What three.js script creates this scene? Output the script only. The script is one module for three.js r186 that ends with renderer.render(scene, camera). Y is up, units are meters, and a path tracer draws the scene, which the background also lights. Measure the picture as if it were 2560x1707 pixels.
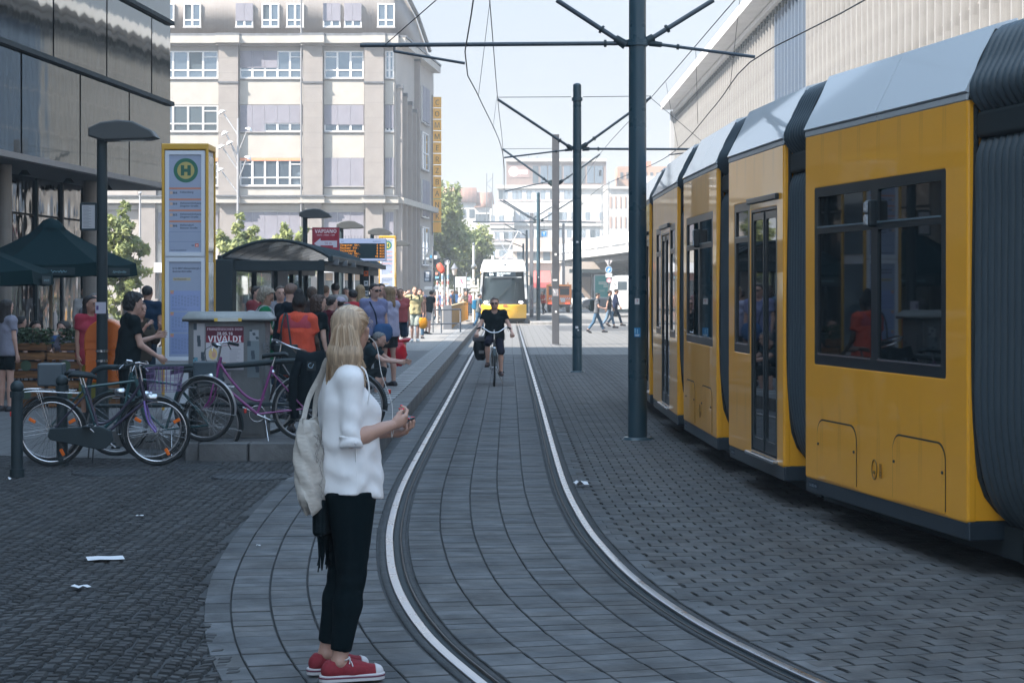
import * as THREE from 'three';
import { mergeGeometries, mergeVertices, toCreasedNormals } from 'three/addons/utils/BufferGeometryUtils.js';
import { RoundedBoxGeometry } from 'three/addons/geometries/RoundedBoxGeometry.js';

// ---------------------------------------------------------------- camera, sky, sun, exposure
const scene = new THREE.Scene();
const FOCAL = 4600, EYE = 1.8, CX = 1280, HY = 722;                 // lens in pixels of the 2560 x 1707 photograph, eye height, vanishing point
const camera = new THREE.PerspectiveCamera(2 * Math.atan(853.5 / FOCAL) * 180 / Math.PI, 2560 / 1707, 0.1, 3000);
camera.position.set(0, EYE, 0);
camera.lookAt(0, EYE, -10);
camera.setViewOffset(2560, 1707, 0, 853.5 - HY, 2560, 1707);
camera.updateProjectionMatrix();
const renderer = new THREE.WebGLRenderer({ antialias: true });
renderer.toneMapping = THREE.LinearToneMapping;
renderer.toneMappingExposure = 3.3;
renderer.shadowMap.enabled = true;
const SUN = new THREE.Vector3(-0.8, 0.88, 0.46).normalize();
{
  const W = 1024, Hh = 512, d = new Float32Array(W * Hh * 4), v = new THREE.Vector3();
  for (let j = 0; j < Hh; j++) for (let i = 0; i < W; i++) {
    const th = ((j + 0.5) / Hh - 0.5) * Math.PI, ph = ((i + 0.5) / W - 0.5) * 2 * Math.PI;
    v.set(Math.cos(th) * Math.cos(ph), Math.sin(th), Math.cos(th) * Math.sin(ph));
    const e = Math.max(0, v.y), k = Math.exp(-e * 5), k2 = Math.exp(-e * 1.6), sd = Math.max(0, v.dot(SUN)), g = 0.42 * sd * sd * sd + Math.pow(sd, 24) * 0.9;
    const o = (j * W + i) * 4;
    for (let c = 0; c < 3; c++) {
      const zen = [0.26, 0.45, 0.71][c], mid = [0.190, 0.198, 0.206][c], hor = [0.258, 0.266, 0.271][c];  // zenith and broad sun glow raised beyond the visible sky to fill the shade
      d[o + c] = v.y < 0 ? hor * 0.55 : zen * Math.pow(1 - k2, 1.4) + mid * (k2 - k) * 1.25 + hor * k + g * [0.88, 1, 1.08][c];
    }
    d[o + 3] = 1;
  }
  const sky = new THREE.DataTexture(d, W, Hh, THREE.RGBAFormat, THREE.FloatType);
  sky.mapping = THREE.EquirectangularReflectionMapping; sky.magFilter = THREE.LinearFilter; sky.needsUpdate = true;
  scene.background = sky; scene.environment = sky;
}
const sun = new THREE.DirectionalLight(new THREE.Color().setRGB(1, 0.91, 0.8), 4.6);
sun.position.copy(SUN).multiplyScalar(150).add(new THREE.Vector3(0, 0, -60)); sun.target.position.set(0, 0, -60);
sun.castShadow = true; sun.shadow.mapSize.set(4096, 4096);
Object.assign(sun.shadow.camera, { left: -90, right: 90, top: 120, bottom: -120, near: 1, far: 500 });
scene.add(sun, sun.target);
scene.fog = new THREE.FogExp2(new THREE.Color().setRGB(0.72, 0.76, 0.8), 0.0011);

// ---------------------------------------------------------------- helpers
const V = (x, y, z) => new THREE.Vector3(x, y, z);
const rng = (s) => () => { s = (s + 0x6d2b79f5) | 0; let t = Math.imul(s ^ (s >>> 15), 1 | s); t = (t + Math.imul(t ^ (t >>> 7), 61 | t)) ^ t; return ((t ^ (t >>> 14)) >>> 0) / 4294967296; };
const lerp = (a, b, t) => a + (b - a) * t, clamp = (x, a = 0, b = 1) => Math.min(b, Math.max(a, x)), sstep = (a, b, x) => { const t = clamp((x - a) / (b - a)); return t * t * (3 - 2 * t); };
const X = (px, D) => (px - CX) * D / FOCAL, Y = (py, D) => EYE - (py - HY) * D / FOCAL;      // metres across / above ground of a photograph pixel at depth D
const used = {};
const numbered = (n) => { const k = used[n] = (used[n] ?? -1) + 1; return k ? n + '_' + String(k).padStart(3, '0') : n; };

// tiling value noise textures
function noise2(n, seed) {
  const r = rng(seed), t = new Float32Array(n * n).map(() => r());
  return (x, y) => { x = ((x % n) + n) % n; y = ((y % n) + n) % n; const i = x | 0, j = y | 0, f = x - i, g = y - j, a = f * f * (3 - 2 * f), b = g * g * (3 - 2 * g), i1 = (i + 1) % n, j1 = (j + 1) % n;
    return lerp(lerp(t[j * n + i], t[j * n + i1], a), lerp(t[j1 * n + i], t[j1 * n + i1], a), b); };
}
function tex(size, metres, fn, srgb = true) {                      // fn(u, v) in 0..1 -> 0..1 or [r, g, b] as displayed
  const d = new Uint8Array(size * size * 4);
  for (let y = 0; y < size; y++) for (let x = 0; x < size; x++) { const q = fn(x / size, y / size), o = (y * size + x) * 4; for (let c = 0; c < 3; c++) d[o + c] = 255 * clamp(q.length ? q[c] : q); d[o + 3] = 255; }
  const t = new THREE.DataTexture(d, size, size); t.wrapS = t.wrapT = THREE.RepeatWrapping; t.magFilter = THREE.LinearFilter; t.minFilter = THREE.LinearMipmapLinearFilter;
  if (srgb) t.colorSpace = THREE.SRGBColorSpace; t.repeat.set(1 / metres, 1 / metres); t.needsUpdate = true; return t;
}
const fbm = (seed, base, oct) => { const ns = []; for (let o = 0; o < oct; o++) ns.push(noise2(base << o, seed + o)); return (u, v) => { let s = 0, a = 0.5, w = 0; ns.forEach((n, o) => { s += a * n(u * (base << o), v * (base << o)); w += a; a *= 0.6; }); return s / w; }; };
const fA = fbm(11, 4, 7), fB = fbm(37, 8, 6), fC = fbm(71, 3, 5);
const G = {};
G.stone = tex(512, 1.3, (u, v) => { const a = fA(u, v), b = fB(u, v); return 0.72 + 0.34 * (a - 0.3) + 0.3 * (b - 0.5); });
G.stoneB = tex(512, 0.5, (u, v) => fB(u, v), false);
G.plaster = tex(512, 4, (u, v) => 0.9 + 0.1 * (fA(u, v) - 0.5) + 0.08 * (fB(u, v) - 0.5));
G.streak = tex(512, 3, (u, v) => 0.85 + 0.3 * (fC(u * 4 % 1, v * 0.25) - 0.5) + 0.18 * (fA(u, v) - 0.5));
G.cloth = tex(256, 0.06, (u, v) => 0.84 + 0.09 * Math.sin(u * 64 * 6.2832) * Math.sin(v * 64 * 6.2832) + 0.14 * (fB(u, v) - 0.5));
G.clothB = tex(256, 0.5, (u, v) => fC(u, v) * 0.8 + 0.2 * fB(u, v), false);
G.paint = tex(512, 1.5, (u, v) => 0.93 + 0.12 * (fA(u, v) - 0.5));
const fW = fbm(91, 3, 2);
G.wave = tex(512, 2.4, (u, v) => fW(u * 2 % 1, v), false);
G.tram = tex(512, 2.2, (u, v) => { const k = fC(u * 6 % 1, v * 0.5), d = sstep(0.62, 0.8, k) * 0.1; return [0.97 - d * 0.9 + 0.05 * (fA(u, v) - 0.5), 0.97 - d + 0.05 * (fA(u, v) - 0.5), 0.97 - d]; });
G.grime = tex(512, 1.0, (u, v) => 0.35 + 0.5 * fA(u, v), false);
G.hair = tex(512, 0.16, (u, v) => { const a = fB(u * 4 % 1, v * 0.5), b = fA(u * 2 % 1, v * 0.25); return 0.55 + 0.5 * a + 0.45 * (b - 0.4); });
G.hairB = tex(512, 0.16, (u, v) => fB(u * 4 % 1, v * 0.5), false);
G.crease = tex(512, 0.42, (u, v) => { const a = fW(u, v), b = fC(u, v); return Math.pow(1 - Math.abs(2 * ((a * 2.2 + b * 0.7) % 1) - 1), 2) * 0.6 + 0.4 * b; }, false);
G.wood = tex(512, 1.0, (u, v) => { const r = Math.sin((v * 14 + fC(u * 0.5, v) * 2.2) * 6.28); return [0.8 + 0.14 * r * fB(u, v), 0.74 + 0.14 * r * fB(u, v), 0.66 + 0.14 * r * fB(u, v)]; });
const mats = {};
function mat(rgb, rough = 0.8, o = {}) {
  const key = JSON.stringify([rgb, rough, o, o.map?.uuid, o.bumpMap?.uuid]); if (mats[key]) return mats[key];
  const P = o.transmission !== undefined || o.clearcoat !== undefined || o.sheen !== undefined || o.specularIntensity !== undefined;
  const { emissive3, ...rest } = o;
  const m = new (P ? THREE.MeshPhysicalMaterial : THREE.MeshStandardMaterial)({ roughness: rough, ...rest }); m.color.setRGB(...rgb);
  if (emissive3) m.emissive.setRGB(...emissive3);
  return mats[key] = m;
}
const cloth = (rgb, o = {}) => mat(rgb, 0.92, { map: G.cloth, bumpMap: G.clothB, bumpScale: 0.012, specularIntensity: 0.3, ...o });
const steel = (rgb, rough = 0.45) => mat(rgb, rough, { map: G.paint, roughnessMap: G.grime });
const M = {
  teal: steel([0.026, 0.066, 0.09], 0.5), dark: mat([0.012, 0.026, 0.032], 0.6), black: mat([0.008, 0.016, 0.02], 0.75), grey: steel([0.16, 0.18, 0.2], 0.5), white: mat([0.72, 0.72, 0.72], 0.5, { map: G.paint }),
  chrome: mat([0.62, 0.63, 0.65], 0.22, { metalness: 1 }), alu: mat([0.5, 0.51, 0.53], 0.38, { metalness: 0.9, roughnessMap: G.grime }), rubber: mat([0.012, 0.016, 0.018], 0.85),
  glass: mat([0.75, 0.82, 0.82], 0.03, { transmission: 1, thickness: 0, ior: 1.5 }), orangeReflector: mat([0.85, 0.16, 0.01], 0.25), yellow: mat([0.78, 0.42, 0.03], 0.35),
};
// geometry
function prep(g) {
  for (const k of Object.keys(g.attributes)) if (!['position', 'normal', 'uv', 'color'].includes(k)) g.deleteAttribute(k);
  if (!g.attributes.normal) g.computeVertexNormals();
  if (!g.index) g.setIndex([...Array(g.attributes.position.count).keys()]);
  if (!g.attributes.uv) g.setAttribute('uv', new THREE.BufferAttribute(new Float32Array(g.attributes.position.count * 2), 2));
  g.morphAttributes = {}; return g;
}
function metric(g) {                                               // uv in metres, taken from the side each face looks to
  const p = g.attributes.position, n = g.attributes.normal, u = g.attributes.uv;
  for (let i = 0; i < p.count; i++) {
    const ax = Math.abs(n.getX(i)), ay = Math.abs(n.getY(i)), az = Math.abs(n.getZ(i)), x = p.getX(i), y = p.getY(i), z = p.getZ(i);
    if (ay >= ax && ay >= az) u.setXY(i, x, z); else if (ax >= az) u.setXY(i, z, y); else u.setXY(i, x, y);
  }
  return g;
}
function roundUV(g, c) { prep(g); const p = g.attributes.position, u = g.attributes.uv; for (let i = 0; i < p.count; i++) u.setXY(i, Math.abs(Math.atan2(p.getX(i) - c.x, p.getZ(i) - c.z)) * 0.16, p.getY(i)); return g; }   // wrapped once round an upright axis, without a seam
function mesh(name, geoms, material, parent = scene, keepUV) {
  const list = (Array.isArray(geoms) ? geoms : [geoms]).map(prep), g = list.length > 1 ? mergeGeometries(list) : list[0];
  if (!keepUV) metric(g);
  const m = new THREE.Mesh(g, material); m.name = parent === scene ? numbered(name) : name; m.castShadow = m.receiveShadow = true; parent.add(m); return m;
}
const tag = (o, label, category, group) => { Object.assign(o.userData, { label, category }); if (group) o.userData.group = group; return o; };
function thing(name, label, category, [x, y, z] = [0, 0, 0], turn = 0, group) {
  const o = new THREE.Group(); o.name = numbered(name); o.position.set(x, y, z); o.rotation.y = turn; scene.add(o); return tag(o, label, category, group);
}
const sub = (name, parent) => { const o = new THREE.Group(); o.name = name; parent.add(o); return o; };
const struct = (name, geoms, material) => { const m = mesh(name, geoms, material); m.userData.kind = 'structure'; return m; };
const stuff = (o) => { o.userData.kind = 'stuff'; return o; };
function copy(root, pos, turn, label, group) { const r = root.clone(); r.name = numbered(root.name.replace(/_\d{3}$/, '')); r.userData = { ...root.userData }; scene.add(r); r.position.set(...pos); r.rotation.y = turn; r.userData.label = label; if (group) r.userData.group = group; return r; }
const box = (w, h, d, x = 0, y = 0, z = 0) => new THREE.BoxGeometry(w, h, d).translate(x, y, z);
const rbox = (w, h, d, r, x = 0, y = 0, z = 0, s = 2) => new RoundedBoxGeometry(w, h, d, s, r).translate(x, y, z);
const plane = (w, h) => new THREE.PlaneGeometry(w, h);
const orient = (g, a, b) => { const d = b.clone().sub(a), L = d.length(); g.applyQuaternion(new THREE.Quaternion().setFromUnitVectors(V(0, 1, 0), d.divideScalar(L))); return g.translate((a.x + b.x) / 2, (a.y + b.y) / 2, (a.z + b.z) / 2); };
const bar = (a, b, r, r2 = r, seg = 8) => orient(new THREE.CylinderGeometry(r2, r, a.distanceTo(b), seg), a, b);
const beam = (a, b, w, d) => orient(new THREE.BoxGeometry(w, a.distanceTo(b), d), a, b);
const cyl = (r, h, x, y, z, r2 = r, seg = 16) => new THREE.CylinderGeometry(r2, r, h, seg).translate(x, y, z);
const ball = (r, x, y, z, sx = 1, sy = 1, sz = 1, n = 12) => new THREE.SphereGeometry(r, n, Math.max(6, n * 0.7 | 0)).scale(sx, sy, sz).translate(x, y, z);
const tube = (pts, r, n = 24, seg = 6, closed = false) => new THREE.TubeGeometry(new THREE.CatmullRomCurve3(pts.map((p) => p.isVector3 ? p : V(...p)), closed), n, r, seg, closed);
const poly = (pts, depth, bevel = 0) => { const s = new THREE.Shape(pts.map(([x, y]) => new THREE.Vector2(x, y))); return new THREE.ExtrudeGeometry(s, { depth, bevelEnabled: bevel > 0, bevelSize: bevel, bevelThickness: bevel, bevelSegments: 1, curveSegments: 6 }); };
const slab = (pts, y0, y1) => poly(pts.map(([x, z]) => [x, -z]), y1 - y0).rotateX(-Math.PI / 2).translate(0, y0, 0);   // ground polygon [x, z] standing from y0 to y1
const lathe = (pts, seg = 20) => new THREE.LatheGeometry(pts.map(([x, y]) => new THREE.Vector2(x, y)), seg);
const torus = (R, r, n = 40, m = 8) => new THREE.TorusGeometry(R, r, m, n);
function loft(rings, closed = true, caps = true) {                 // rings: arrays of Vector3 of equal length
  const n = rings[0].length, pos = [], idx = [];
  rings.forEach((r) => r.forEach((p) => pos.push(p.x, p.y, p.z)));
  for (let i = 0; i < rings.length - 1; i++) for (let j = 0; j < (closed ? n : n - 1); j++) { const a = i * n + j, b = i * n + (j + 1) % n, c = a + n, d = b + n; idx.push(a, b, c, b, d, c); }
  if (caps && closed) for (const [k, f] of [[0, 1], [rings.length - 1, 0]]) { const c = pos.length / 3, q = rings[k].reduce((s, p) => s.add(p), V(0, 0, 0)).divideScalar(n); pos.push(q.x, q.y, q.z); for (let j = 0; j < n; j++) { const a = k * n + j, b = k * n + (j + 1) % n; f ? idx.push(c, b, a) : idx.push(c, a, b); } }
  const g = new THREE.BufferGeometry(); g.setAttribute('position', new THREE.Float32BufferAttribute(pos, 3)); g.setIndex(idx); g.computeVertexNormals(); return g;
}
function print(w, h, draw, rough = 0.7, { glow, ...o } = {}) {                  // flat print: canvas w x h pixels
  const c = document.createElement('canvas'); c.width = w; c.height = h; const g = c.getContext('2d'); draw(g, w, h);
  const t = new THREE.CanvasTexture(c); t.colorSpace = THREE.SRGBColorSpace; const m = new THREE.MeshStandardMaterial({ map: t, roughness: rough, ...o });
  if (glow) { m.emissiveMap = t; m.emissive.setRGB(glow, glow, glow); }
  return m;
}
const text = (g, s, x, y, size, color, font = 'sans-serif', align = 'left', weight = '') => { g.fillStyle = color; g.font = weight + ' ' + size + 'px ' + font; g.textAlign = align; g.textBaseline = 'middle'; g.fillText(s, x, y); };
function sheet(name, w, h, m, parent, x, y, z, ry = 0) { const q = mesh(name, plane(w, h).rotateY(ry).translate(x, y, z), m, parent, true); return q; }

// ---------------------------------------------------------------- ground, track, platform
const PC = [[4, 2.5], [5.5, 1.72], [6.8, 1.19], [7.7, 0.86], [8.65, 0.56], [9.8, 0.27], [11.3, 0.03], [13.1, -0.13], [14.5, -0.2], [16.6, -0.255], [20, -0.275], [30, -0.29], [50, -0.34], [95, -0.45], [220, -0.74]];
function cX(D) {                                                   // centre line of the near track
  let i = 0; while (i < PC.length - 2 && D > PC[i + 1][0]) i++;
  const m = (k) => { const a = PC[Math.max(0, k - 1)], b = PC[Math.min(PC.length - 1, k + 1)]; return (b[1] - a[1]) / (b[0] - a[0]); };
  const [d0, x0] = PC[i], [d1, x1] = PC[i + 1], h = d1 - d0, t = clamp((D - d0) / h, -1, 2), t2 = t * t, t3 = t2 * t;
  return x0 * (2 * t3 - 3 * t2 + 1) + m(i) * h * (t3 - 2 * t2 + t) + x1 * (-2 * t3 + 3 * t2) + m(i + 1) * h * (t3 - t2);
}
const trackPt = (D, off) => { const s = (cX(D + 0.15) - cX(D - 0.15)) / 0.3, n = Math.hypot(1, s); return [cX(D) + off / n, -D + off * s / n]; };
function stations(d0, d1, step) { const out = [d0]; let D = d0; while (D < d1) { const s = (cX(D + 0.1) - cX(D - 0.1)) / 0.2; D += step / Math.hypot(1, s); out.push(D); } return out; }
function blockGeo(pts, y, ch, y0, tone) {                          // one stone: outline [x, z], top height, chamfer
  const n = pts.length, c = pts.reduce((s, p) => [s[0] + p[0] / n, s[1] + p[1] / n], [0, 0]), pos = [], idx = [], nor = [], col = [];
  const ins = pts.map(([x, z]) => { const dx = c[0] - x, dz = c[1] - z, l = Math.hypot(dx, dz); return [x + dx / l * ch * 1.4, z + dz / l * ch * 1.4]; });
  const v = (x, yy, z, a, b, d) => { pos.push(x, yy, z); nor.push(a, b, d); col.push(tone[0], tone[1], tone[2]); return pos.length / 3 - 1; };
  const t = ins.map(([x, z]) => v(x, y, z, 0, 1, 0)); for (let i = 1; i < n - 1; i++) idx.push(t[0], t[i], t[i + 1]);
  for (let i = 0; i < n; i++) {
    const j = (i + 1) % n, [x0, z0] = pts[i], [x1, z1] = pts[j]; let nx = z1 - z0, nz = -(x1 - x0); const l = Math.hypot(nx, nz); nx /= -l; nz /= -l; if (nx * (x0 - c[0]) + nz * (z0 - c[1]) < 0) { nx = -nx; nz = -nz; }
    const a = v(ins[i][0], y, ins[i][1], nx * .6, .8, nz * .6), b = v(ins[j][0], y, ins[j][1], nx * .6, .8, nz * .6), d = v(x0, y - ch, z0, nx * .8, .6, nz * .8), e = v(x1, y - ch, z1, nx * .8, .6, nz * .8); idx.push(a, d, b, b, d, e);
    const f = v(x0, y - ch, z0, nx, 0, nz), g2 = v(x1, y - ch, z1, nx, 0, nz), h = v(x0, y0, z0, nx, 0, nz), k = v(x1, y0, z1, nx, 0, nz); idx.push(f, h, g2, g2, h, k);
  }
  const g = new THREE.BufferGeometry(); g.setAttribute('position', new THREE.Float32BufferAttribute(pos, 3)); g.setAttribute('normal', new THREE.Float32BufferAttribute(nor, 3)); g.setAttribute('color', new THREE.Float32BufferAttribute(col, 3)); g.setIndex(idx); return g;
}
const stoneMat = (rgb, rough = 0.72) => mat(rgb, rough, { map: G.stone, bumpMap: G.stoneB, bumpScale: 0.006, vertexColors: true, specularIntensity: 0.4 });
function paveSet(parent, piece, list, m) {                          // the 300 nearest stones singly, the others as one
  list.sort((a, b) => a.D - b.D); list.slice(0, 298).forEach((q) => mesh(piece, q.g, m, parent));
  if (list.length > 298) stuff(mesh(piece + 's', list.slice(298).map((q) => q.g), m, parent));
}
{
  const r = rng(5), tone = (a = 0.12) => { const k = 1 + (r() - 0.5) * 2 * a, h = (r() - 0.5) * 0.05; return [k * (1 + h), k, k * (1 - h)]; };
  const gm = mat([0.17, 0.17, 0.17], 0.9, { map: G.stone });
  const g0 = new THREE.PlaneGeometry(2400, 2400).rotateX(-Math.PI / 2).translate(0, -0.014, 0); struct('ground', g0, mat([0.07, 0.075, 0.08], 0.95, { map: G.stone }));
  // stones between and beside the rails
  const rows = stations(7.4, 50.4, 0.135), trk = [], cols = [];
  for (let j = 0; j < 5; j++) cols.push([-0.61 + j * 0.244, 0.244, 1]);
  for (let j = 0; j < 4; j++) cols.push([-1.73 + j * 0.225, 0.225, 1]);
  cols.push([-1.88, 0.15, 2]); cols.push([0.83, 0.14, 2]);
  rows.forEach((D, i) => {
    if (!i) return; const Da = rows[i - 1];
    for (const [o, w, every] of cols) {
      if (o < -1 && D > 19.1 && cX(D) + o < -1.43) continue;
      if (every === 2 && i % 2) continue; const D0 = every === 2 ? rows[Math.max(0, i - 2)] : Da, gj = 0.0032, gl = 0.003;
      const h = -0.001 + (r() - 0.5) * 0.006, skew = (r() - 0.5) * 0.006;
      const P = [trackPt(D0 + gl, o + gj), trackPt(D0 + gl + skew, o + w - gj), trackPt(D - gl + skew, o + w - gj), trackPt(D - gl, o + gj)];
      trk.push({ D: D0, g: blockGeo(P, h, 0.004, -0.034, tone(r() < 0.06 ? 0.34 : 0.13)) });
    }
  });
  const tp = new THREE.Group(); tp.name = 'track_paving'; tp.userData.kind = 'structure'; scene.add(tp); paveSet(tp, 'paving_block', trk, stoneMat([0.18, 0.184, 0.19], 0.92));
  // double-T interlocking pavers between the tracks and under the tram
  const rows2 = stations(6.6, 50.4, 0.168), pav = [];
  rows2.forEach((D, i) => {
    if (!i) return; const Da = rows2[i - 1];
    for (let j = 0; j < 15; j++) {
      const o = 0.985 + j * 0.2 - (i % 2) * 0.1, w = 0.2, g1 = 0.003, e = 0.004;
      const mD = (Da + D) / 2, q = (D - Da) * 0.2;
      const P = [trackPt(Da + g1, o + g1), trackPt(Da + g1, o + w - g1), trackPt(mD - q, o + w - g1 - e * 0.3), trackPt(mD, o + w - g1 - e), trackPt(mD + q, o + w - g1 - e * 0.3), trackPt(D - g1, o + w - g1), trackPt(D - g1, o + g1), trackPt(mD + q, o + g1 + e * 0.3), trackPt(mD, o + g1 + e), trackPt(mD - q, o + g1 + e * 0.3)];
      if (P[0][0] > 5.2) continue;
      pav.push({ D: Da + Math.max(0, Math.abs(P[0][0]) - 0.29 * Da) * 9, g: blockGeo(P, (r() - 0.5) * 0.004, 0.004, -0.034, tone(0.1)) });
    }
  });
  const ip = new THREE.Group(); ip.name = 'paver_field'; ip.userData.kind = 'structure'; scene.add(ip); paveSet(ip, 'interlocking_paver', pav, stoneMat([0.155, 0.156, 0.158], 0.92));
  // small cobbles laid in arcs on the left
  const cob = [], S = 0.082;
  for (let a = 0; a < 92; a++) for (let b = 0; b < 160; b++) {
    const u = -8.2 + a * S + (r() - 0.5) * 0.02, ph = ((u + 8) / 1.3) % 1, v = 7.2 + b * S * 0.98 + 0.34 * Math.sin(Math.PI * ph) + (r() - 0.5) * 0.02;
    if (v > 19.25 - (u < -3.55 ? -2.6 : 0) || u < -0.3 * v - 0.2) continue;
    const lim = trackPt(v, -1.9); if (u > lim[0] - 0.025) continue;
    if ([[-3.94, 18.1, .42], [-3.2, 18.6, .32], [-2.5, 17.7, .42]].some(([x, d, R]) => Math.hypot(u - x, v - d) < R)) continue;
    const s = S * (0.4 + r() * 0.07), sl = Math.cos(Math.PI * ph) * 0.6 * 0.34 * 2.4 / 1.3 * 1.3, P = [];
    for (const [px, pz] of [[-1, -1], [0, -1.12], [1, -1], [1.1, 0], [1, 1], [0, 1.1], [-1, 1], [-1.08, 0]]) { const xx = u + px * s * (0.9 + r() * 0.16), zz = v + pz * s * (0.88 + r() * 0.16) + sl * px * s * 0.8; P.push([xx, -zz]); }
    cob.push({ D: v, g: blockGeo(P, (r() - 0.5) * 0.008, 0.011, -0.02, tone(0.2)) });
  }
  const cf = new THREE.Group(); cf.name = 'cobbled_pavement'; cf.userData.kind = 'structure'; scene.add(cf); paveSet(cf, 'cobble', cob, stoneMat([0.11, 0.111, 0.113], 0.95));
  // farther surfaces
  const joint = tex(512, 1, (u, v) => { const a = (u * 4) % 1, b = (v * 4 + (Math.floor(u * 4) % 2) * 0) % 1; return (a < 0.05 || b < 0.05 ? 0.55 : 0.85) + 0.25 * (fA(u, v) - 0.5); });
  const strip = (o0, o1, d0, d1, y) => { const st = stations(d0, d1, 1), A = [], B = []; return loft(st.map((D) => { const a = trackPt(D, o0), b = trackPt(D, o1); return [V(a[0], y, a[1]), V(b[0], y, b[1])]; }), false, false); };
  struct('track_pavement', [strip(-1.25, -0.82, 50.5, 90, 0), strip(-0.62, 0.62, 50.5, 90, 0), strip(0.82, 2.3, 50.5, 90, 0)], mat([0.195, 0.196, 0.198], 0.9, { map: joint }));
  struct('plaza', slab([[3.7, -34], [14, -34], [14, -79], [1.6, -79], [1.9, -50.5], [3.7, -50.5]], -0.033, -0.002), mat([0.2, 0.2, 0.199], 0.9, { map: joint }));
  struct('plaza_left', slab([[-3.6, -19.35], [-14, -21.9], [-14, -100], [-6.2, -100], [-6.2, -29.6], [-4.95, -27], [-4.75, -21.5]], -0.033, 0.004), mat([0.17, 0.171, 0.172], 0.9, { map: joint }));
  struct('road', slab([[-12, -108], [-12, -160], [40, -160], [40, -90], [-1.8, -90]], -0.033, -0.006), mat([0.27, 0.265, 0.26], 0.9, { map: G.stone }));
  struct('crossing', slab([[1.7, -79], [30, -79], [30, -90], [1.6, -90]], -0.033, 0.001), mat([0.11, 0.115, 0.125], 0.9, { map: G.stone }));
  struct('asphalt_lane', [slab([[-1.2, -96], [6.8, -96], [0.3, -128], [-3, -128]], -0.006, 0.003), slab([[1, -136], [12, -136], [13, -143], [1, -143]], -0.006, 0.003)], mat([0.11, 0.115, 0.125], 0.9, { map: G.stone }));
  // grooved rails
  for (const sd of [-1, 1]) {
    const st = [...stations(5, 30, 0.2), ...stations(30.5, 110, 2)], sweep = (cs) => loft(st.map((D) => cs.map(([o, y]) => { const p = trackPt(D, sd * o); return V(p[0], y, p[1]); })), true, true);
    const rail = thing('tram_rail', sd < 0 ? 'left polished steel rail of the near tram track passing the woman' : 'right polished steel rail of the near tram track, next to the mast row', 'rail');
    const fix = (cs) => sd > 0 ? cs : cs.slice().reverse();
    mesh('rail_head', sweep(fix([[0.715, -0.03], [0.768, -0.03], [0.772, 0.001], [0.766, 0.006], [0.722, 0.007], [0.715, 0.002]])), mat([0.5, 0.5, 0.52], 0.5, { metalness: 1, roughnessMap: G.grime }), rail);
    mesh('groove', sweep(fix([[0.668, -0.034], [0.715, -0.034], [0.715, -0.012], [0.668, -0.012]])), M.black, rail);
    mesh('guard_lip', sweep(fix([[0.655, -0.034], [0.668, -0.034], [0.668, 0.0], [0.655, 0.0]])), mat([0.1, 0.09, 0.085], 0.6, { metalness: .6 }), rail);
    mesh('sealing_strip', [sweep(fix([[0.625, -0.034], [0.654, -0.034], [0.654, -0.003], [0.625, -0.003]])), sweep(fix([[0.773, -0.034], [0.815, -0.034], [0.815, -0.003], [0.773, -0.003]]))], mat([0.06, 0.066, 0.072], 0.85, { map: G.stone, bumpMap: G.stoneB, bumpScale: 0.01 }), rail);
  }
  // raised tram platform
  const plat = new THREE.Group(); plat.name = 'platform'; plat.userData.kind = 'structure'; scene.add(plat);
  mesh('slab', slab([[-1.72, -19.6], [-3.3, -19.6], [-3.42, -20.6], [-4.7, -21.4], [-4.9, -27], [-6.2, -29.5], [-6.2, -84], [-2.0, -84]], -0.03, 0.174), mat([0.2, 0.203, 0.21], 0.9, { map: G.stone }), plat);
  const km = mat([0.2, 0.2, 0.2], 0.8, { map: G.stone, bumpMap: G.stoneB, bumpScale: 0.008 }), ex = (D) => -1.44 - 0.0021 * (D - 20);
  for (let D = 19.33, i = 0; D < 84; D += 1.0, i++) { const g = rbox(0.28, 0.21, 0.99, 0.015, 0, 0, 0, 1); mesh('kerb_stone', g.translate(ex(D) - 0.14, 0.078 + (r() - .5) * .003, -D - 0.5), km, plat); }
  for (let i = 0; i < 3; i++) mesh('kerb_stone', rbox(0.52, 0.2, 0.27, 0.015, 0, 0, 0, 1).translate(-1.98 - i * 0.53, 0.076, -19.47), km, plat);
  mesh('kerb_stone', rbox(0.14, 0.2, 1.8, 0.015, 0, 0, 0, 1).rotateY(1.06).translate(-4.15, 0.074, -20.95), km, plat); mesh('kerb_stone', rbox(0.14, 0.2, 1.2, 0.015).rotateY(0.1).translate(-3.45, 0.074, -20.05), km, plat);
  const tm = mat([0.5, 0.5, 0.5], 0.75, { map: G.stone }), dm = mat([0.17, 0.175, 0.18], 0.8, { map: G.stone }), lm = mat([0.33, 0.32, 0.31], 0.8, { map: G.stone });
  for (let D = 19.9, i = 0; D < 84; D += 0.3, i++) mesh('tactile_plate', box(0.36, 0.012, 0.294, ex(D) - 0.465, 0.176, -D), i % 2 ? tm : dm, plat);
  for (let D = 20.2, i = 0; D < 84; D += 0.75, i++) mesh('flagstone', rbox(0.5, 0.03, 0.742, 0.004, ex(D) - 1.95 - 0.1, 0.165, -D - 0.37, 1), lm, plat);
  for (let D = 48.2; D < 84; D += 1.5) for (const [o, w] of [[0.66, 1.1], [2.4, 0.8], [3.25, 1.2]]) mesh('flagstone', rbox(w - 0.01, 0.03, 1.485, 0.004, ex(D) - o - w / 2, 0.164, -D - 0.75, 1), lm, plat);  // paler flags begin at the shadow edge, sunlight put into their colour
  // covers in the cobbles
  const iron = mat([0.045, 0.05, 0.055], 0.6, { bumpMap: G.stoneB, bumpScale: 0.01, map: G.stone });
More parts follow.
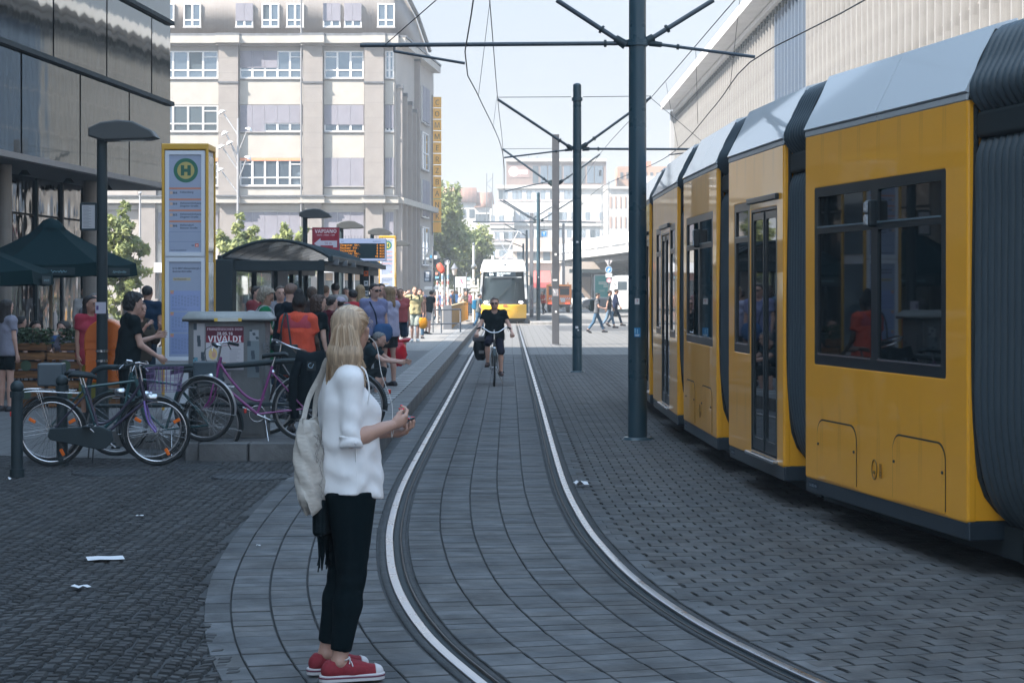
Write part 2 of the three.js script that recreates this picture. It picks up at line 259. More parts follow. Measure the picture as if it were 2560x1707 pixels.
  [[-3.94, 18.1, .39, 'round iron manhole cover in the cobbles beside the front bollard'], [-3.2, 18.6, .29, 'small round cover in the cobbles in front of the parked purple bicycles'], [-2.5, 17.7, .39, 'round iron manhole cover in the cobbles below the kerb and purple bicycle']].forEach(([x, D, R, lb]) => {
    const t = thing('manhole_cover', lb, 'manhole cover', [x, 0, -D]);
    mesh('cover_plate', [cyl(R - 0.04, 0.03, 0, -0.016, 0, R - 0.04, 32), ...[...Array(9)].map((_, i) => box(0.02, 0.008, 2 * Math.sqrt(Math.max(0.001, (R - .07) ** 2 - ((i - 4) * R * .17) ** 2)), (i - 4) * R * .17, 0.0, 0))], iron, t);
    mesh('cover_frame', torus(R - 0.015, 0.02, 32, 6).rotateX(Math.PI / 2).translate(0, -0.012, 0), iron, t);
  });
  // island of light concrete at the mast base
  struct('traffic_island', [slab([[0.95, -92.5], [2.3, -92.5], [2.2, -101], [0.9, -101]], -0.02, 0.13), slab([[-1.0, -92], [0.9, -92], [0.9, -92.6], [-1.0, -92.6]], -0.02, 0.05)], mat([0.4, 0.39, 0.38], 0.85, { map: G.stone }));
}

// ---------------------------------------------------------------- buildings
const PANE = mat([0.22, 0.28, 0.34], 0.06, { metalness: 0.75 }), PANE2 = mat([0.10, 0.13, 0.15], 0.06, { metalness: 0.4 }), OPEN = mat([0.10, 0.13, 0.15], 0.06, { metalness: 0.4 }), FRAME = mat([0.7, 0.69, 0.69], 0.45), BLIND = mat([0.28, 0.272, 0.32], 0.9, { map: G.plaster }), BLINDO = mat([0.75, 0.3, 0.17], 0.8);
// one window: n casements over a row of low lights; x along the wall, z out of the wall
function windowAt(parent, x0, x1, y0, y1, n, o = {}) {
  const w = sub('window', parent), W = x1 - x0, c = W / n, low = o.low ?? 0.3, f = 0.09, fr = [], pn = { pane: [], dark: [], open: [] };
  fr.push(box(W, f, .1, (x0 + x1) / 2, y1 - f / 2, 0), box(W, f, .1, (x0 + x1) / 2, y0 + f / 2, 0), box(W, f, .09, (x0 + x1) / 2, y0 + (y1 - y0) * low, 0));
  for (let i = 0; i <= n; i++) fr.push(box(i && i < n ? f * 1.5 : f, y1 - y0, .105, x0 + clamp(i * c, f / 2, W - f / 2), (y0 + y1) / 2, 0.003));
  for (let i = 0; i < n; i++) {
    const k = o.open?.includes(i) ? 'open' : o.dark?.includes(i) ? 'dark' : 'pane', a = x0 + i * c, ym = y0 + (y1 - y0) * low;
    pn[k].push(box(c - f, y1 - ym - f, .02, a + c / 2, (y1 + ym) / 2, k === 'open' ? -.06 : -.02)); pn[o.dark?.length ? 'dark' : 'pane'].push(box(c - f, ym - y0 - f, .02, a + c / 2, (y0 + ym) / 2, -.02));
    if (o.top?.includes(i)) fr.push(box(c - f, f * .7, .08, a + c / 2, lerp(y0, y1, .78), 0));
  }
  mesh('frame', fr, FRAME, w);
  for (const [k, m] of [['pane', PANE], ['dark', PANE2], ['open', OPEN]]) if (pn[k].length) mesh(k === 'open' ? 'open_casement' : 'pane', pn[k], m, w);
  for (const [i0, i1, d] of o.blind ?? []) for (let i = i0; i < i1; i++) mesh('blind', box(c - 0.02, (y1 - y0) * d, .03, x0 + (i + .5) * c, y1 - (y1 - y0) * d / 2, .08 + (i % 2) * .006), o.orange ? BLINDO : BLIND, w);
  mesh('sill', box(W + .1, .08, .2, (x0 + x1) / 2, y0 - .04, .06), mat([0.3, 0.29, 0.29], .8), w);
  return w;
}
{
  const r = rng(21), st1 = mat([0.44, 0.405, 0.38], 0.85, { map: G.plaster, bumpMap: G.stoneB, bumpScale: .01 }), st2 = mat([0.33, 0.298, 0.28], 0.85, { map: G.plaster, bumpMap: G.stoneB, bumpScale: .01 }), st3 = mat([0.5, 0.47, 0.43], 0.85, { map: G.plaster }), lead = mat([0.16, 0.17, 0.19], .6, { map: G.streak });
  // bank on the left behind the stop
  const b = thing('bank_building', 'large pale stone office building with pilasters and grey window blinds behind the tram stop', 'building', [0, 0, -130]);
  mesh('wall', slab([[-34, 0.001], [-8.2, 0], [-6.4, -17], [-6.4, -20], [-34, -20]], 0, 19.3), st1, b);
  { const top = (x, z, y) => V(x, y, z), ring = (o) => [[-34, -0.6, 24.5], [-8.6, -0.6, 24.5], [-7.3, -9, 22.3], [-6.75, -16.5, 20.7], [-6.75, -20, 20.7], [-34, -20, 24.5]].map(([x, z, y]) => top(x, z, o ? y : 19.2)); mesh('attic', loft([ring(0), ring(1)]), st2, b);
    mesh('roof_edge', [bar(V(-8.4, 24.5, -.4), V(-7.1, 22.35, -9), .16), bar(V(-7.1, 22.35, -9), V(-6.55, 20.75, -16.5), .16)], lead, b); }
  const PL = [[-20.69, -19.31], [-14.73, -13.35], [-10.4, -9.05]];
  for (const [a, c] of [...PL, [-26.4, -25.1]]) { mesh('pilaster', [box(c - a, 11.0, .5, (a + c) / 2, 13.6, .25), box(c - a - .14, 7.9, .42, (a + c) / 2, 3.95, .21)], st2, b); mesh('pilaster_cap', [box(c - a + .1, .12, .6, (a + c) / 2, 16.35, .27)], lead, b); mesh('pilaster_base', box(c - a + .3, 1.1, .7, (a + c) / 2, .55, .3), st2, b);
    for (let i = 0; i < 10; i++) mesh('ashlar_joint', box(c - a + .004, .03, .503, (a + c) / 2, 8.6 + i * 1.05, .25), mat([.2, .19, .18], .9), b); }
  const cor = (y, h, d, m, n) => mesh(n, [box(26.2, h, d, -21.1, y, d / 2), ...PL.map(([a, c]) => box(c - a + .3, h, d + .25, (a + c) / 2, y + .002, (d + .25) / 2))], m, b);
  cor(19.33, .5, .75, st3, 'cornice'); cor(19.0, .16, .45, st2, 'cornice'); cor(19.68, .2, .6, lead, 'ledge'); cor(8.05, .42, .6, st3, 'cornice'); cor(8.33, .12, .7, lead, 'ledge');
  for (const y of [7.55]) mesh('string_course', box(26, .3, .2, -21, y, .1), st3, b);
  const bays = [[-25.1, -20.69, 4], [-19.31, -14.73, 5], [-13.35, -10.4, 3], [-9.05, -8.28, 2]];
  const opt = {
    A: [{ open: [2], top: [3] }, { blind: [[0, 3, .62]], top: [4] }, { top: [0, 2], dark: [] }, { top: [0, 1] }],
    B: [{ dark: [1, 2, 3], top: [3] }, { blind: [[0, 2, 1], [2, 5, .68]] }, { blind: [[0, 3, .74]] }, { blind: [[0, 2, .88]] }],
    C: [{ orange: 1, blind: [[0, 4, .12]], top: [0, 3] }, { orange: 1, blind: [[0, 5, .1]], top: [0, 4] }, { blind: [[0, 3, 1]] }, { blind: [[0, 2, .97]] }],
    D: [{ blind: [[0, 4, 1]] }, { blind: [[0, 5, 1]] }, { blind: [[0, 3, 1]] }, { blind: [[0, 2, 1]] }],
  };
  for (const [k, y0, y1] of [['A', 16.66, 18.6], ['B', 12.9, 14.77], ['C', 9.06, 11.04], ['D', 5.2, 7.2]]) bays.forEach(([x0, x1, n], i) => {
    const w = windowAt(b, x0 + .08, x1 - .08, y0, y1, n, opt[k][i]); w.position.z = .06;
    mesh('spandrel_panel', box(x1 - x0 - .1, 1.7, .12, (x0 + x1) / 2, y0 - 1.0, .06), st3, b);
  });
  for (const [x, bl] of [[-24.6, 0], [-22.7, 2], [-19.0, 1], [-17.15, 2], [-15.4, 0], [-12.8, 1], [-11.3, 1], [-8.95, 0]]) {
    const w = windowAt(b, x - .62, x + .62, 20.36, 22.05, 2, { blind: bl === 1 ? [[0, 2, .74]] : [], open: bl === 2 ? [0] : [] }); w.position.z = -.5;
  }
  // turned flank with its bundle of pilasters, far windows
  const ft = (t, off) => V(-8.2 + 1.8 * t + off, 0, -17 * t);
  for (const t of [0.03, 0.15, 0.28, 0.4, 0.5]) { const p = ft(t, .12), h = t < .45 ? 16.2 - t * 3 : 19; mesh('pilaster', [box(.5, h, .75, p.x, h / 2, p.z)], st2, b); mesh('pilaster_cap', box(.62, .25, .95, p.x, h, p.z), lead, b); }
  const flank = Math.atan2(17, 1.8);
  for (const [y0, y1, bl] of [[14.6, 17.4, 1], [11.0, 13.9, 0], [7.3, 10.2, 1], [3.6, 6.6, 0]]) { const w = windowAt(b, 0, 3.4, y0, y1, 2, { blind: bl ? [[0, 2, .95]] : [], low: .45 }); const p = ft(.66, .09); w.position.copy(p); w.rotation.y = flank; }
  { const p0 = ft(0, .2), p1 = ft(1.02, .2); for (const [y, h, d, m] of [[19.3, .5, .9, st3], [19.65, .14, 1.05, lead], [8.05, .4, .7, st3]]) { const q = box(17.4, h, d, 0, 0, 0).rotateY(flank).translate((p0.x + p1.x) / 2, y, (p0.z + p1.z) / 2); mesh('cornice', q, m, b); } }
  mesh('drainpipe', bar(V(-14.85, 0, .5), V(-14.85, 24, .5), .07), mat([.2, .2, .21], .5), b);
  // shops at street level
  bays.forEach(([x0, x1], i) => { mesh('shop_fascia', box(x1 - x0, .7, .9, (x0 + x1) / 2, 3.3, .6), mat([.62, .64, .68], .6), b); mesh('shop_window', box(x1 - x0 - .3, 2.7, .05, (x0 + x1) / 2, 1.5, .1), PANE2, b); mesh('shop_panel', box(x1 - x0 - .35, .5, .06, (x0 + x1) / 2, 2.65, .13), mat(i % 2 ? [.35, .11, .09] : [.3, .2, .12], .7), b);
    for (let k = 1; k < 4; k++) mesh('shop_post', box(.09, 2.9, .1, lerp(x0, x1, k / 4), 1.45, .16), FRAME, b); });
  // vertical bank sign
  const s = thing('bank_sign', 'tall vertical yellow sign with single letters spelling COMMERZBANK on the building corner', 'sign', [-5.98, 0, -146.9]);
  'COMMERZBANK '.split('').forEach((ch, i) => { const y = 16.7 - i * .908; mesh('letter_panel', rbox(.66, .84, .14, .01, 0, y, 0, 1), mat([.85, .48, .05], .5), s); sheet('letter', .62, .8, print(96, 120, (g, w, h) => { g.fillStyle = '#f0b03a'; g.fillRect(0, 0, w, h); text(g, ch, w / 2, h / 2 + 4, 86, '#4a3a26', 'sans-serif', 'center'); }), s, 0, y, .075); });
  mesh('bracket', [box(.08, 11.2, .08, -.4, 11.7, -.02), ...[0, 1, 2, 3].map((i) => box(.5, .06, .06, -.2, 7 + i * 3, -.03))], lead, s);

  // glass facade on the far left, with its overhang
  const gb = thing('glass_facade_building', 'dark mirror glass building with overhanging upper floors at the left edge', 'building');
  const fx = (D) => -12.51 + .085 * D, gl = mat([0.13, 0.15, 0.16], 0.035, { metalness: 1, bumpMap: G.wave, bumpScale: 0.0015 }), gl2 = mat([0.24, 0.235, 0.235], 0.04, { metalness: 1, bumpMap: G.wave, bumpScale: 0.05 });
  mesh('body', slab([[fx(46.1) - .15, -46.1], [fx(-22) - .15, 22], [-40, 22], [-40, -46.1]], 4.4, 20.6), mat([.2, .2, .2], .7), gb);
  mesh('ground_floor', slab([[fx(45.2) - 1.6, -45.2], [fx(-22) - 1.6, 22], [-40, 22], [-40, -45.2]], 0, 4.4), mat([.2, .19, .18], .8), gb);
  const ang = Math.PI / 2 + Math.atan(.085) * -1, rows = [[4.38, 6.38], [6.46, 8.4], [8.48, 10.4], [10.5, 14], [14.1, 17.5], [17.6, 20.6]];
  rows.forEach(([y0, y1], ri) => { const off = ri % 2 ? 1.85 : 0; for (let D = 46.1; D > (ri < 3 ? 26 : -20); D -= 3.55) { const a = Math.min(46.1, D + off), c = Math.min(46.1, D - 3.5 + off); if (a - c < .3) continue; const m = (a + c) / 2;
    mesh('glass_panel', box(a - c - .03, y1 - y0, .05).rotateY(Math.PI / 2 - Math.atan(.085)).rotateZ((r() - .5) * .008).rotateX((r() - .5) * .006).translate(fx(m), (y0 + y1) / 2, -m), gl, gb); } });
  for (const y of [6.42, 8.44]) mesh('floor_strip', beam(V(fx(46.1) + .05, y, -46.1), V(fx(20) + .05, y, -20), .16, .1), M.black, gb);
  mesh('overhang_edge', beam(V(fx(46.1) + .03, 4.33, -46.12), V(fx(20) + .03, 4.33, -20), .14, .12), mat([.2, .19, .19], .5, { map: G.paint }), gb);
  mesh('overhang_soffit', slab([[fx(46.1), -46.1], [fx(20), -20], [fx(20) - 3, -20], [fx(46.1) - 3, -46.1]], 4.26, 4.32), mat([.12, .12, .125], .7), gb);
  for (let D = 44.9, i = 0; D > 26; D -= 1.7, i++) { for (const [y0, y1] of [[.3, 2.1], [2.15, 3.4], [3.45, 4.25]]) mesh('shop_pane', box(1.62, y1 - y0, .04).rotateY(Math.PI / 2 - Math.atan(.085) + (r() - .5) * .05).rotateX(0).translate(fx(D) - 1.5, (y0 + y1) / 2, -D), gl2, gb); mesh('shop_mullion', box(.08, 4.2, .12, fx(D - .85) - 1.47, 2.1, -D + .85), M.dark, gb); }
  for (const D of [43.6, 40.8, 38]) mesh('downlight', lathe([[.02, .1], [.05, .1], [.13, 0], [.02, .01]]).translate(fx(D) - .8, 4.15, -D), M.black, gb);
  for (const D of [42, 36.5, 31]) mesh('column', cyl(.17, 4.3, fx(D) - .7, 2.15, -D), mat([.3, .27, .24], .5, { map: G.streak }), gb);

  // department store on the right: fins, rails, canopy
  const ds = thing('department_store', 'long pale department store facade of vertical metal fins above the yellow tram', 'building');
  const fin = mat([.37, .36, .352], .45, { map: G.streak, metalness: .1 }), finB = mat([.12, .16, .22], .35, { metalness: .3 });
  mesh('wall', box(14, 15.2, 112, 19.35, 7.6, -81), mat([.5, .47, .44], .6, { map: G.streak }), ds);
  for (let D = 30.4, i = 0; D < 136.6; D += 1.0, i++) {
    const bl = D > 76 && D < 84.5;
    mesh('fin', box(.26, 9.6, .13, 12.19, 9.6, -D), bl ? finB : fin, ds);
    mesh('facade_panel', box(.06, 9.4, .86, 12.32, 9.6, -D - .5), bl ? mat([.16, .22, .3], .15, { metalness: .5 }) : mat([.24, .25, .26], .16, { metalness: .55, bumpMap: G.wave, bumpScale: .012 }), ds);
    mesh('cornice_slot', box(.1, .34, .4, 12.2, 14.62, -D - .42), M.dark, ds);
  }
  for (const y of [13.1, 11.2, 9.3, 7.4]) mesh('facade_rail', box(.05, .06, 106.6, 12.28, y, -83.7), mat([.25, .24, .235], .5), ds);
  mesh('cornice', [box(15.6, .52, 112, 18.9, 15.4, -81), box(.25, .25, 106.6, 12.1, 14.95, -83.7)], mat([.72, .7, .69], .6, { map: G.plaster }), ds);
  mesh('corner_strip', box(.6, 15, .5, 12.1, 7.5, -137.1), mat([.36, .37, .39], .6), ds);
  mesh('shop_window', box(.1, 3.6, 106, 12.28, 1.9, -83.7), PANE2, ds); mesh('canopy', box(2.4, .3, 106, 11.2, 4.3, -83.7), mat([.3, .3, .3], .6), ds);

  // offices with the round roof sign
  const k = 290 / FOCAL, ox = (d) => (d * 1.0884 - CX) * k, oy = (d) => EYE - (d * 1.0884 - HY) * k;
  const wb = thing('office_block', 'white stepped office block with ribbon windows and a brown rooftop storey lettered WBM', 'building', [0, 0, -290]);
  const wh = mat([.62, .6, .57], .8, { map: G.plaster }), rib = mat([.36, .42, .47], .12, { metalness: .6 });
  const R = (n, x0, x1, y0, y1, z0, z1, m) => mesh(n, box(ox(x1) - ox(x0), oy(y0) - oy(y1), z0 - z1, (ox(x0) + ox(x1)) / 2, (oy(y0) + oy(y1)) / 2, (z0 + z1) / 2), m, wb);
  R('body', 1130, 1440, 470, 668, 0, -14, wh); R('body', 1143, 1400, 425, 470, -1.5, -14, wh); R('side_wing', 1125, 1180, 480, 668, 2, -3, wh);
  R('rooftop_storey', 1163, 1395, 366, 426, -3, -12, mat([.27, .2, .18], .7, { map: G.plaster })); R('parapet', 1162, 1396, 361, 368, -2.6, -12.3, wh); R('parapet', 1140, 1404, 424, 432, -1, -3, wh);
  for (let i = 0; i < 9; i++) R('window', 1224 + i * 18, 1237 + i * 18 + (i % 3) * 3, 378, 418, -2.9, -3.1, i % 3 ? PANE : PANE2);
  R('window', 1378, 1384, 388, 402, -2.9, -3.1, PANE2);
  sheet('roof_sign', 3.4, 1.9, print(256, 144, (g, w, h) => { g.fillStyle = '#8f7a76'; g.fillRect(0, 0, w, h); g.fillStyle = '#f2f0ee'; g.beginPath(); g.arc(66, 72, 58, 0, 7); g.fill(); text(g, 'W', 74, 76, 78, '#8f7a76', 'sans-serif', 'center', 'bold'); text(g, 'BM', 122, 78, 72, '#f2f0ee', 'sans-serif', 'left', 'bold'); }), wb, ox(1192), oy(391), -2.93);
  [[1145, 1330, 436, 457, -1.4], [1184, 1432, 487, 506, .1], [1128, 1178, 496, 512, 2.1], [1184, 1432, 528, 546, .1], [1128, 1178, 535, 550, 2.1], [1184, 1432, 567, 585, .1], [1128, 1178, 575, 590, 2.1], [1184, 1432, 605, 622, .1]].forEach(([x0, x1, y0, y1, z], i) => {
    const n = Math.round((x1 - x0) / 11); for (let j = 0; j < n; j++) { const a = lerp(x0, x1, j / n), q = (j * 7 + i * 3) % 11; R('window', a, a + (x1 - x0) / n - 1.2, y0, y1, z + .05, z - .1, q === 0 ? PANE2 : q < 6 ? mat([.6, .61, .63], .5) : rib); }
    R('sill_band', x0 - 3, x1 + 3, y1, y1 + 4, z + .4, z - .1, mat([.4, .34, .33], .8)); R('parapet', x0 - 3, x1 + 3, y1 + 4, y1 + 13, z + .3, z - .1, wh);
  });
  mesh('roof_aerial', [bar(V(ox(1215), oy(361), -6), V(ox(1215), oy(348), -6), .05), bar(V(ox(1235), oy(361), -6), V(ox(1235), oy(352), -6), .05)], M.grey, wb);
  // white flats and brick top behind the first mast
  const fl = thing('white_apartment_house', 'white apartment house with rows of narrow windows behind the second mast', 'building', [0, 0, -250]);
  const fk = 250 / FOCAL, qx = (p) => (p - CX) * fk, qy = (p) => EYE - (p - HY) * fk, Rf = (n, x0, x1, y0, y1, z0, z1, m, p = fl) => mesh(n, box(qx(x1) - qx(x0), qy(y0) - qy(y1), z0 - z1, (qx(x0) + qx(x1)) / 2, (qy(y0) + qy(y1)) / 2, (z0 + z1) / 2), m, p);
  Rf('wall', 1518, 1612, 470, 715, 0, -9, mat([.72, .68, .64], .85, { map: G.plaster })); Rf('cornice', 1516, 1614, 466, 472, .4, -9, wh);
  for (const y of [491, 541]) for (let i = 0; i < 7; i++) Rf('window', 1525 + i * 12, 1529.5 + i * 12, y, y + 29, .08, -.1, mat([.34, .24, .2], .5));
  for (let i = 0; i < 7; i++) Rf('window', 1525 + i * 12, 1530 + i * 12, 592, 598, .08, -.1, mat([.34, .24, .2], .5));
  const bt = thing('brick_roofed_house', 'white house with a brick attic and chimney left of the department store', 'building', [0, 0, -300]);
  const f3 = 300 / 250; const Rb = (n, x0, x1, y0, y1, z0, z1, m) => mesh(n, box((x1 - x0) * fk * f3, (y1 - y0) * fk * f3, z0 - z1, ((x0 + x1) / 2 - CX) * fk * f3, EYE - ((y0 + y1) / 2 - HY) * fk * f3, (z0 + z1) / 2), m, bt);
  Rb('wall', 1614, 1700, 440, 720, 0, -8, mat([.7, .67, .66], .85, { map: G.plaster })); Rb('attic', 1545, 1690, 415, 470, -1, -8, mat([.45, .28, .2], .85, { map: G.plaster })); Rb('chimney', 1620, 1632, 400, 416, -3, -5, mat([.42, .2, .14], .9));
  for (const y of [455, 500, 545]) for (let i = 0; i < 4; i++) Rb('window', 1622 + i * 16, 1628 + i * 16, y, y + 20, .1, -.1, PANE2);
  for (let i = 0; i < 8; i++) Rb('attic_window', 1552 + i * 15, 1559 + i * 15, 430, 446, -.9, -1.2, PANE2);
  // red roofs far behind the big tree
  [[1105, 1190, 466, 21], [1190, 1232, 478, 8]].forEach(([x0, x1, y, d], i) => { const kk = 340 / FOCAL, t = thing('red_roofed_house', ['distant house with a red tiled roof above the tree by the bank sign', 'distant small red roof between the tree and the office block'][i], 'house', [((x0 + x1) / 2 - CX) * kk, 0, -340]), w = (x1 - x0) * kk, h = EYE + (HY - y) * kk; mesh('wall', box(w, h - 3, 9, 0, (h - 3) / 2, -4), wh, t); mesh('roof', loft([[V(-w / 2 - .3, h - 3, 1), V(w / 2 + .3, h - 3, 1), V(w / 2 + .3, h - 3, -9), V(-w / 2 - .3, h - 3, -9)], [V(-w / 2, h, -3.6), V(w / 2, h, -3.6), V(w / 2, h, -4.4), V(-w / 2, h, -4.4)]]), mat([.55, .3, .22], .8, { map: G.streak }), t); for (let j = 0; j < 4; j++) mesh('window', box(.9, 1.5, .1, -w / 2 + (j + .5) * w / 4, h - 5, .55), PANE2, t); });
  // railway bridge with banners
  const br = thing('railway_bridge', 'white railway bridge girder with printed banners crossing above the street at right', 'bridge');
  const A = V(5.4, 0, -204), B = V(13.6, 0, -119.5), at = (y) => [A.clone().setY(y), B.clone().setY(y)];
  mesh('girder', beam(...at(5.05), 1.4, .5), mat([.74, .72, .7], .6, { map: G.paint }), br); mesh('railing_base', beam(...at(5.75), .2, .55), mat([.6, .58, .56], .6), br);
  const bans = [0, 1, 2].map((i) => print(512, 58, (g, w, h) => { g.fillStyle = ['#e9ecf1', '#dfe6ee', '#eceae6'][i % 3]; g.fillRect(0, 0, w, h); for (let q = 0; q < 30; q++) { g.fillStyle = ['#8fa9c9', '#a9b4c4', '#b8b8c0', '#6f93c2'][(q + i) % 4]; if ((q % 9) < 6) g.fillRect(14 + q * 16, 14 + (q * 7 % 9), 10, 26 - (q * 5 % 9)); } }));
  for (let i = 0; i < 9; i++) { const p = A.clone().lerp(B, (i + .5) / 9); mesh('banner', box(8.6, .95, .06).rotateY(-Math.atan2(84.5, 8.2)).translate(p.x - .28, 6.2, p.z + .02), bans[i % 3], br); }
  mesh('deck', slab([[5.4, -204], [13.6, -119.5], [24, -119.5], [16, -204]], 4.3, 4.7), mat([.25, .23, .22], .8), br);
  mesh('abutment', slab([[5.6, -206], [20, -206], [20, -230], [5.6, -230]], 0, 6), mat([.5, .46, .43], .85, { map: G.plaster }), br);
  for (let i = 0; i < 4; i++) { const p = A.clone().lerp(B, .12 + i * .22); mesh('bridge_column', cyl(.25, 4.4, p.x + 4, 2.2, p.z), M.grey, br); }
  // street front under and behind the bridge
  const sf = thing('glazed_shop', 'dark glazed shop front with a flat canopy under the railway bridge', 'shop', [0, 0, -176]);
  mesh('back_wall', box(12, 4.2, 3, 12.3, 2.1, -2), M.dark, sf); mesh('canopy', box(13, .35, 2.5, 12, 3.5, .4), M.dark, sf); mesh('frieze', box(12.6, .9, .3, 12.1, 3.95, -.4), mat([.5, .43, .38], .8, { map: G.plaster }), sf);
  for (let i = 0; i < 8; i++) { mesh('shop_pane', box(1.3, 2.7, .05, 6.9 + i * 1.45, 1.6, -.4), i % 3 ? PANE2 : mat([.3, .24, .2], .3, { metalness: .2 }), sf); mesh('shop_mullion', box(.09, 3.2, .12, 6.2 + i * 1.45, 1.6, -.35), mat([.3, .3, .3], .5), sf); }
  const rs = thing('corner_shop', 'pale shop building with a red awning behind the orange truck', 'building', [0, 0, -212]);
  mesh('wall', box(6.6, 7.6, 6, 3.4, 3.8, -3.2), mat([.58, .5, .44], .85, { map: G.plaster }), rs); mesh('ledge', [box(6.8, .25, .6, 3.4, 4.9, 0), box(6.8, .2, .4, 3.4, 6.2, 0)], mat([.66, .6, .55], .8), rs); mesh('shop_window', box(5.6, 2.0, .1, 3.3, 1.2, -.15), PANE2, rs);
  mesh('awning', loft([[V(2.3, 3.9, -.2), V(4.4, 3.9, -.2), V(4.4, 3.8, -.25), V(2.3, 3.8, -.25)], [V(2.2, 2.5, 1.3), V(4.5, 2.5, 1.3), V(4.5, 2.44, 1.25), V(2.2, 2.44, 1.25)]]), mat([.55, .16, .15], .85, { map: G.cloth }), rs); mesh('awning_valance', box(2.3, .55, .04, 3.35, 2.2, 1.3), mat([.4, .07, .07], .85), rs);
  for (let i = 0; i < 4; i++) mesh('window', box(.8, 1.1, .12, 1 + i * 1.5, 5.55, -.15), PANE2, rs);
}
// ---------------------------------------------------------------- trees
const leafM = [[.22, .26, .08], [.3, .33, .12], [.16, .2, .07]].map((c) => mat(c, .9, { transmission: .35, thickness: 0, side: THREE.DoubleSide }));
function tree(name, label, x, z, h, base, rx, rz, seed, clumps, leaf, trunkR = .18) {
  const r = rng(seed), t = thing(name, label, 'tree', [x, 0, z]), tr = [tube([[0, 0, 0], [.05, h * .25, .03], [-.04, h * .5, 0], [.02, h * .82, 0]], trunkR, 12, 8)], sets = [[], [], []], cy = (h + base) / 2, ry = (h - base) / 2;
  for (let i = 0; i < 9; i++) { const a = i * 2.4, y = base + (h - base) * (.05 + .07 * i); tr.push(bar(V(0, y - .6, 0), V(Math.cos(a) * rx * .6, y + ry * .35, Math.sin(a) * rz * .6), trunkR * .35, trunkR * .12, 6)); }
  mesh('trunk', tr, mat([.09, .075, .06], .95, { map: G.streak }), t);
  for (let c = 0; c < clumps; c++) {
    const u = r() * 2 - 1, a = r() * 6.283, q = Math.sqrt(1 - u * u), k = Math.pow(r(), .45) * (.86 + .22 * Math.sin(a * 3 + u * 5 + seed)), px = Math.cos(a) * q * rx * k, pz = Math.sin(a) * q * rz * k, py = cy + u * ry * k, R = (.5 + r() * .6) * rx * .24;
    const P = [], I = []; const n = 46;
    for (let l = 0; l < n; l++) { const d = V(r() - .5, r() - .5, r() - .5).normalize(), o = d.clone().multiplyScalar(R * (.4 + .6 * r())).add(V(px, py, pz)), s = leaf * (.6 + .8 * r()), e = V(r() - .5, r() - .5, r() - .5).normalize(), f = d.clone().cross(e).normalize(), g = e.clone().multiplyScalar(s), b0 = P.length / 3;
      for (const v of [o.clone().sub(g), o.clone().addScaledVector(f, s * .45), o.clone().add(g), o.clone().addScaledVector(f, -s * .45)]) { P.push(v.x, v.y, v.z); } I.push(b0, b0 + 1, b0 + 2, b0, b0 + 2, b0 + 3); }
    const g = new THREE.BufferGeometry(); g.setAttribute('position', new THREE.Float32BufferAttribute(P, 3)); g.setIndex(I); sets[(c * 7 + (r() * 2 | 0)) % 3].push(g);
  }
  const cr = sub('crown', t); sets.forEach((s, i) => s.length && stuff(mesh('leaves', s, leafM[i], cr)));
  return t;
}
tree('linden_tree', 'big leafy green tree beside the yellow vertical bank sign', -7.3, -168, 11.8, 2.6, 3.4, 3, 3, 560, .24, .25);
tree('linden_tree', 'darker leafy tree filling the street behind the sign posts', -4.6, -182, 8.3, 1.6, 3.2, 2.6, 9, 420, .24, .25);
tree('street_tree', 'slim young tree between the lamp post and the front stop pylon', -15.3, -72, 5.4, .6, 1.05, 1, 14, 150, .12, .07);
tree('street_tree', 'small bright tree above the shelter, beside the tall floodlight mast', -11.8, -80, 5.0, 1.2, 1.3, 1.2, 15, 130, .12, .08);
tree('street_tree', 'small bright tree above the shelter, left of the nearest lamp over it', -9.7, -80, 4.7, 1.2, 1.1, 1.1, 16, 120, .12, .08);

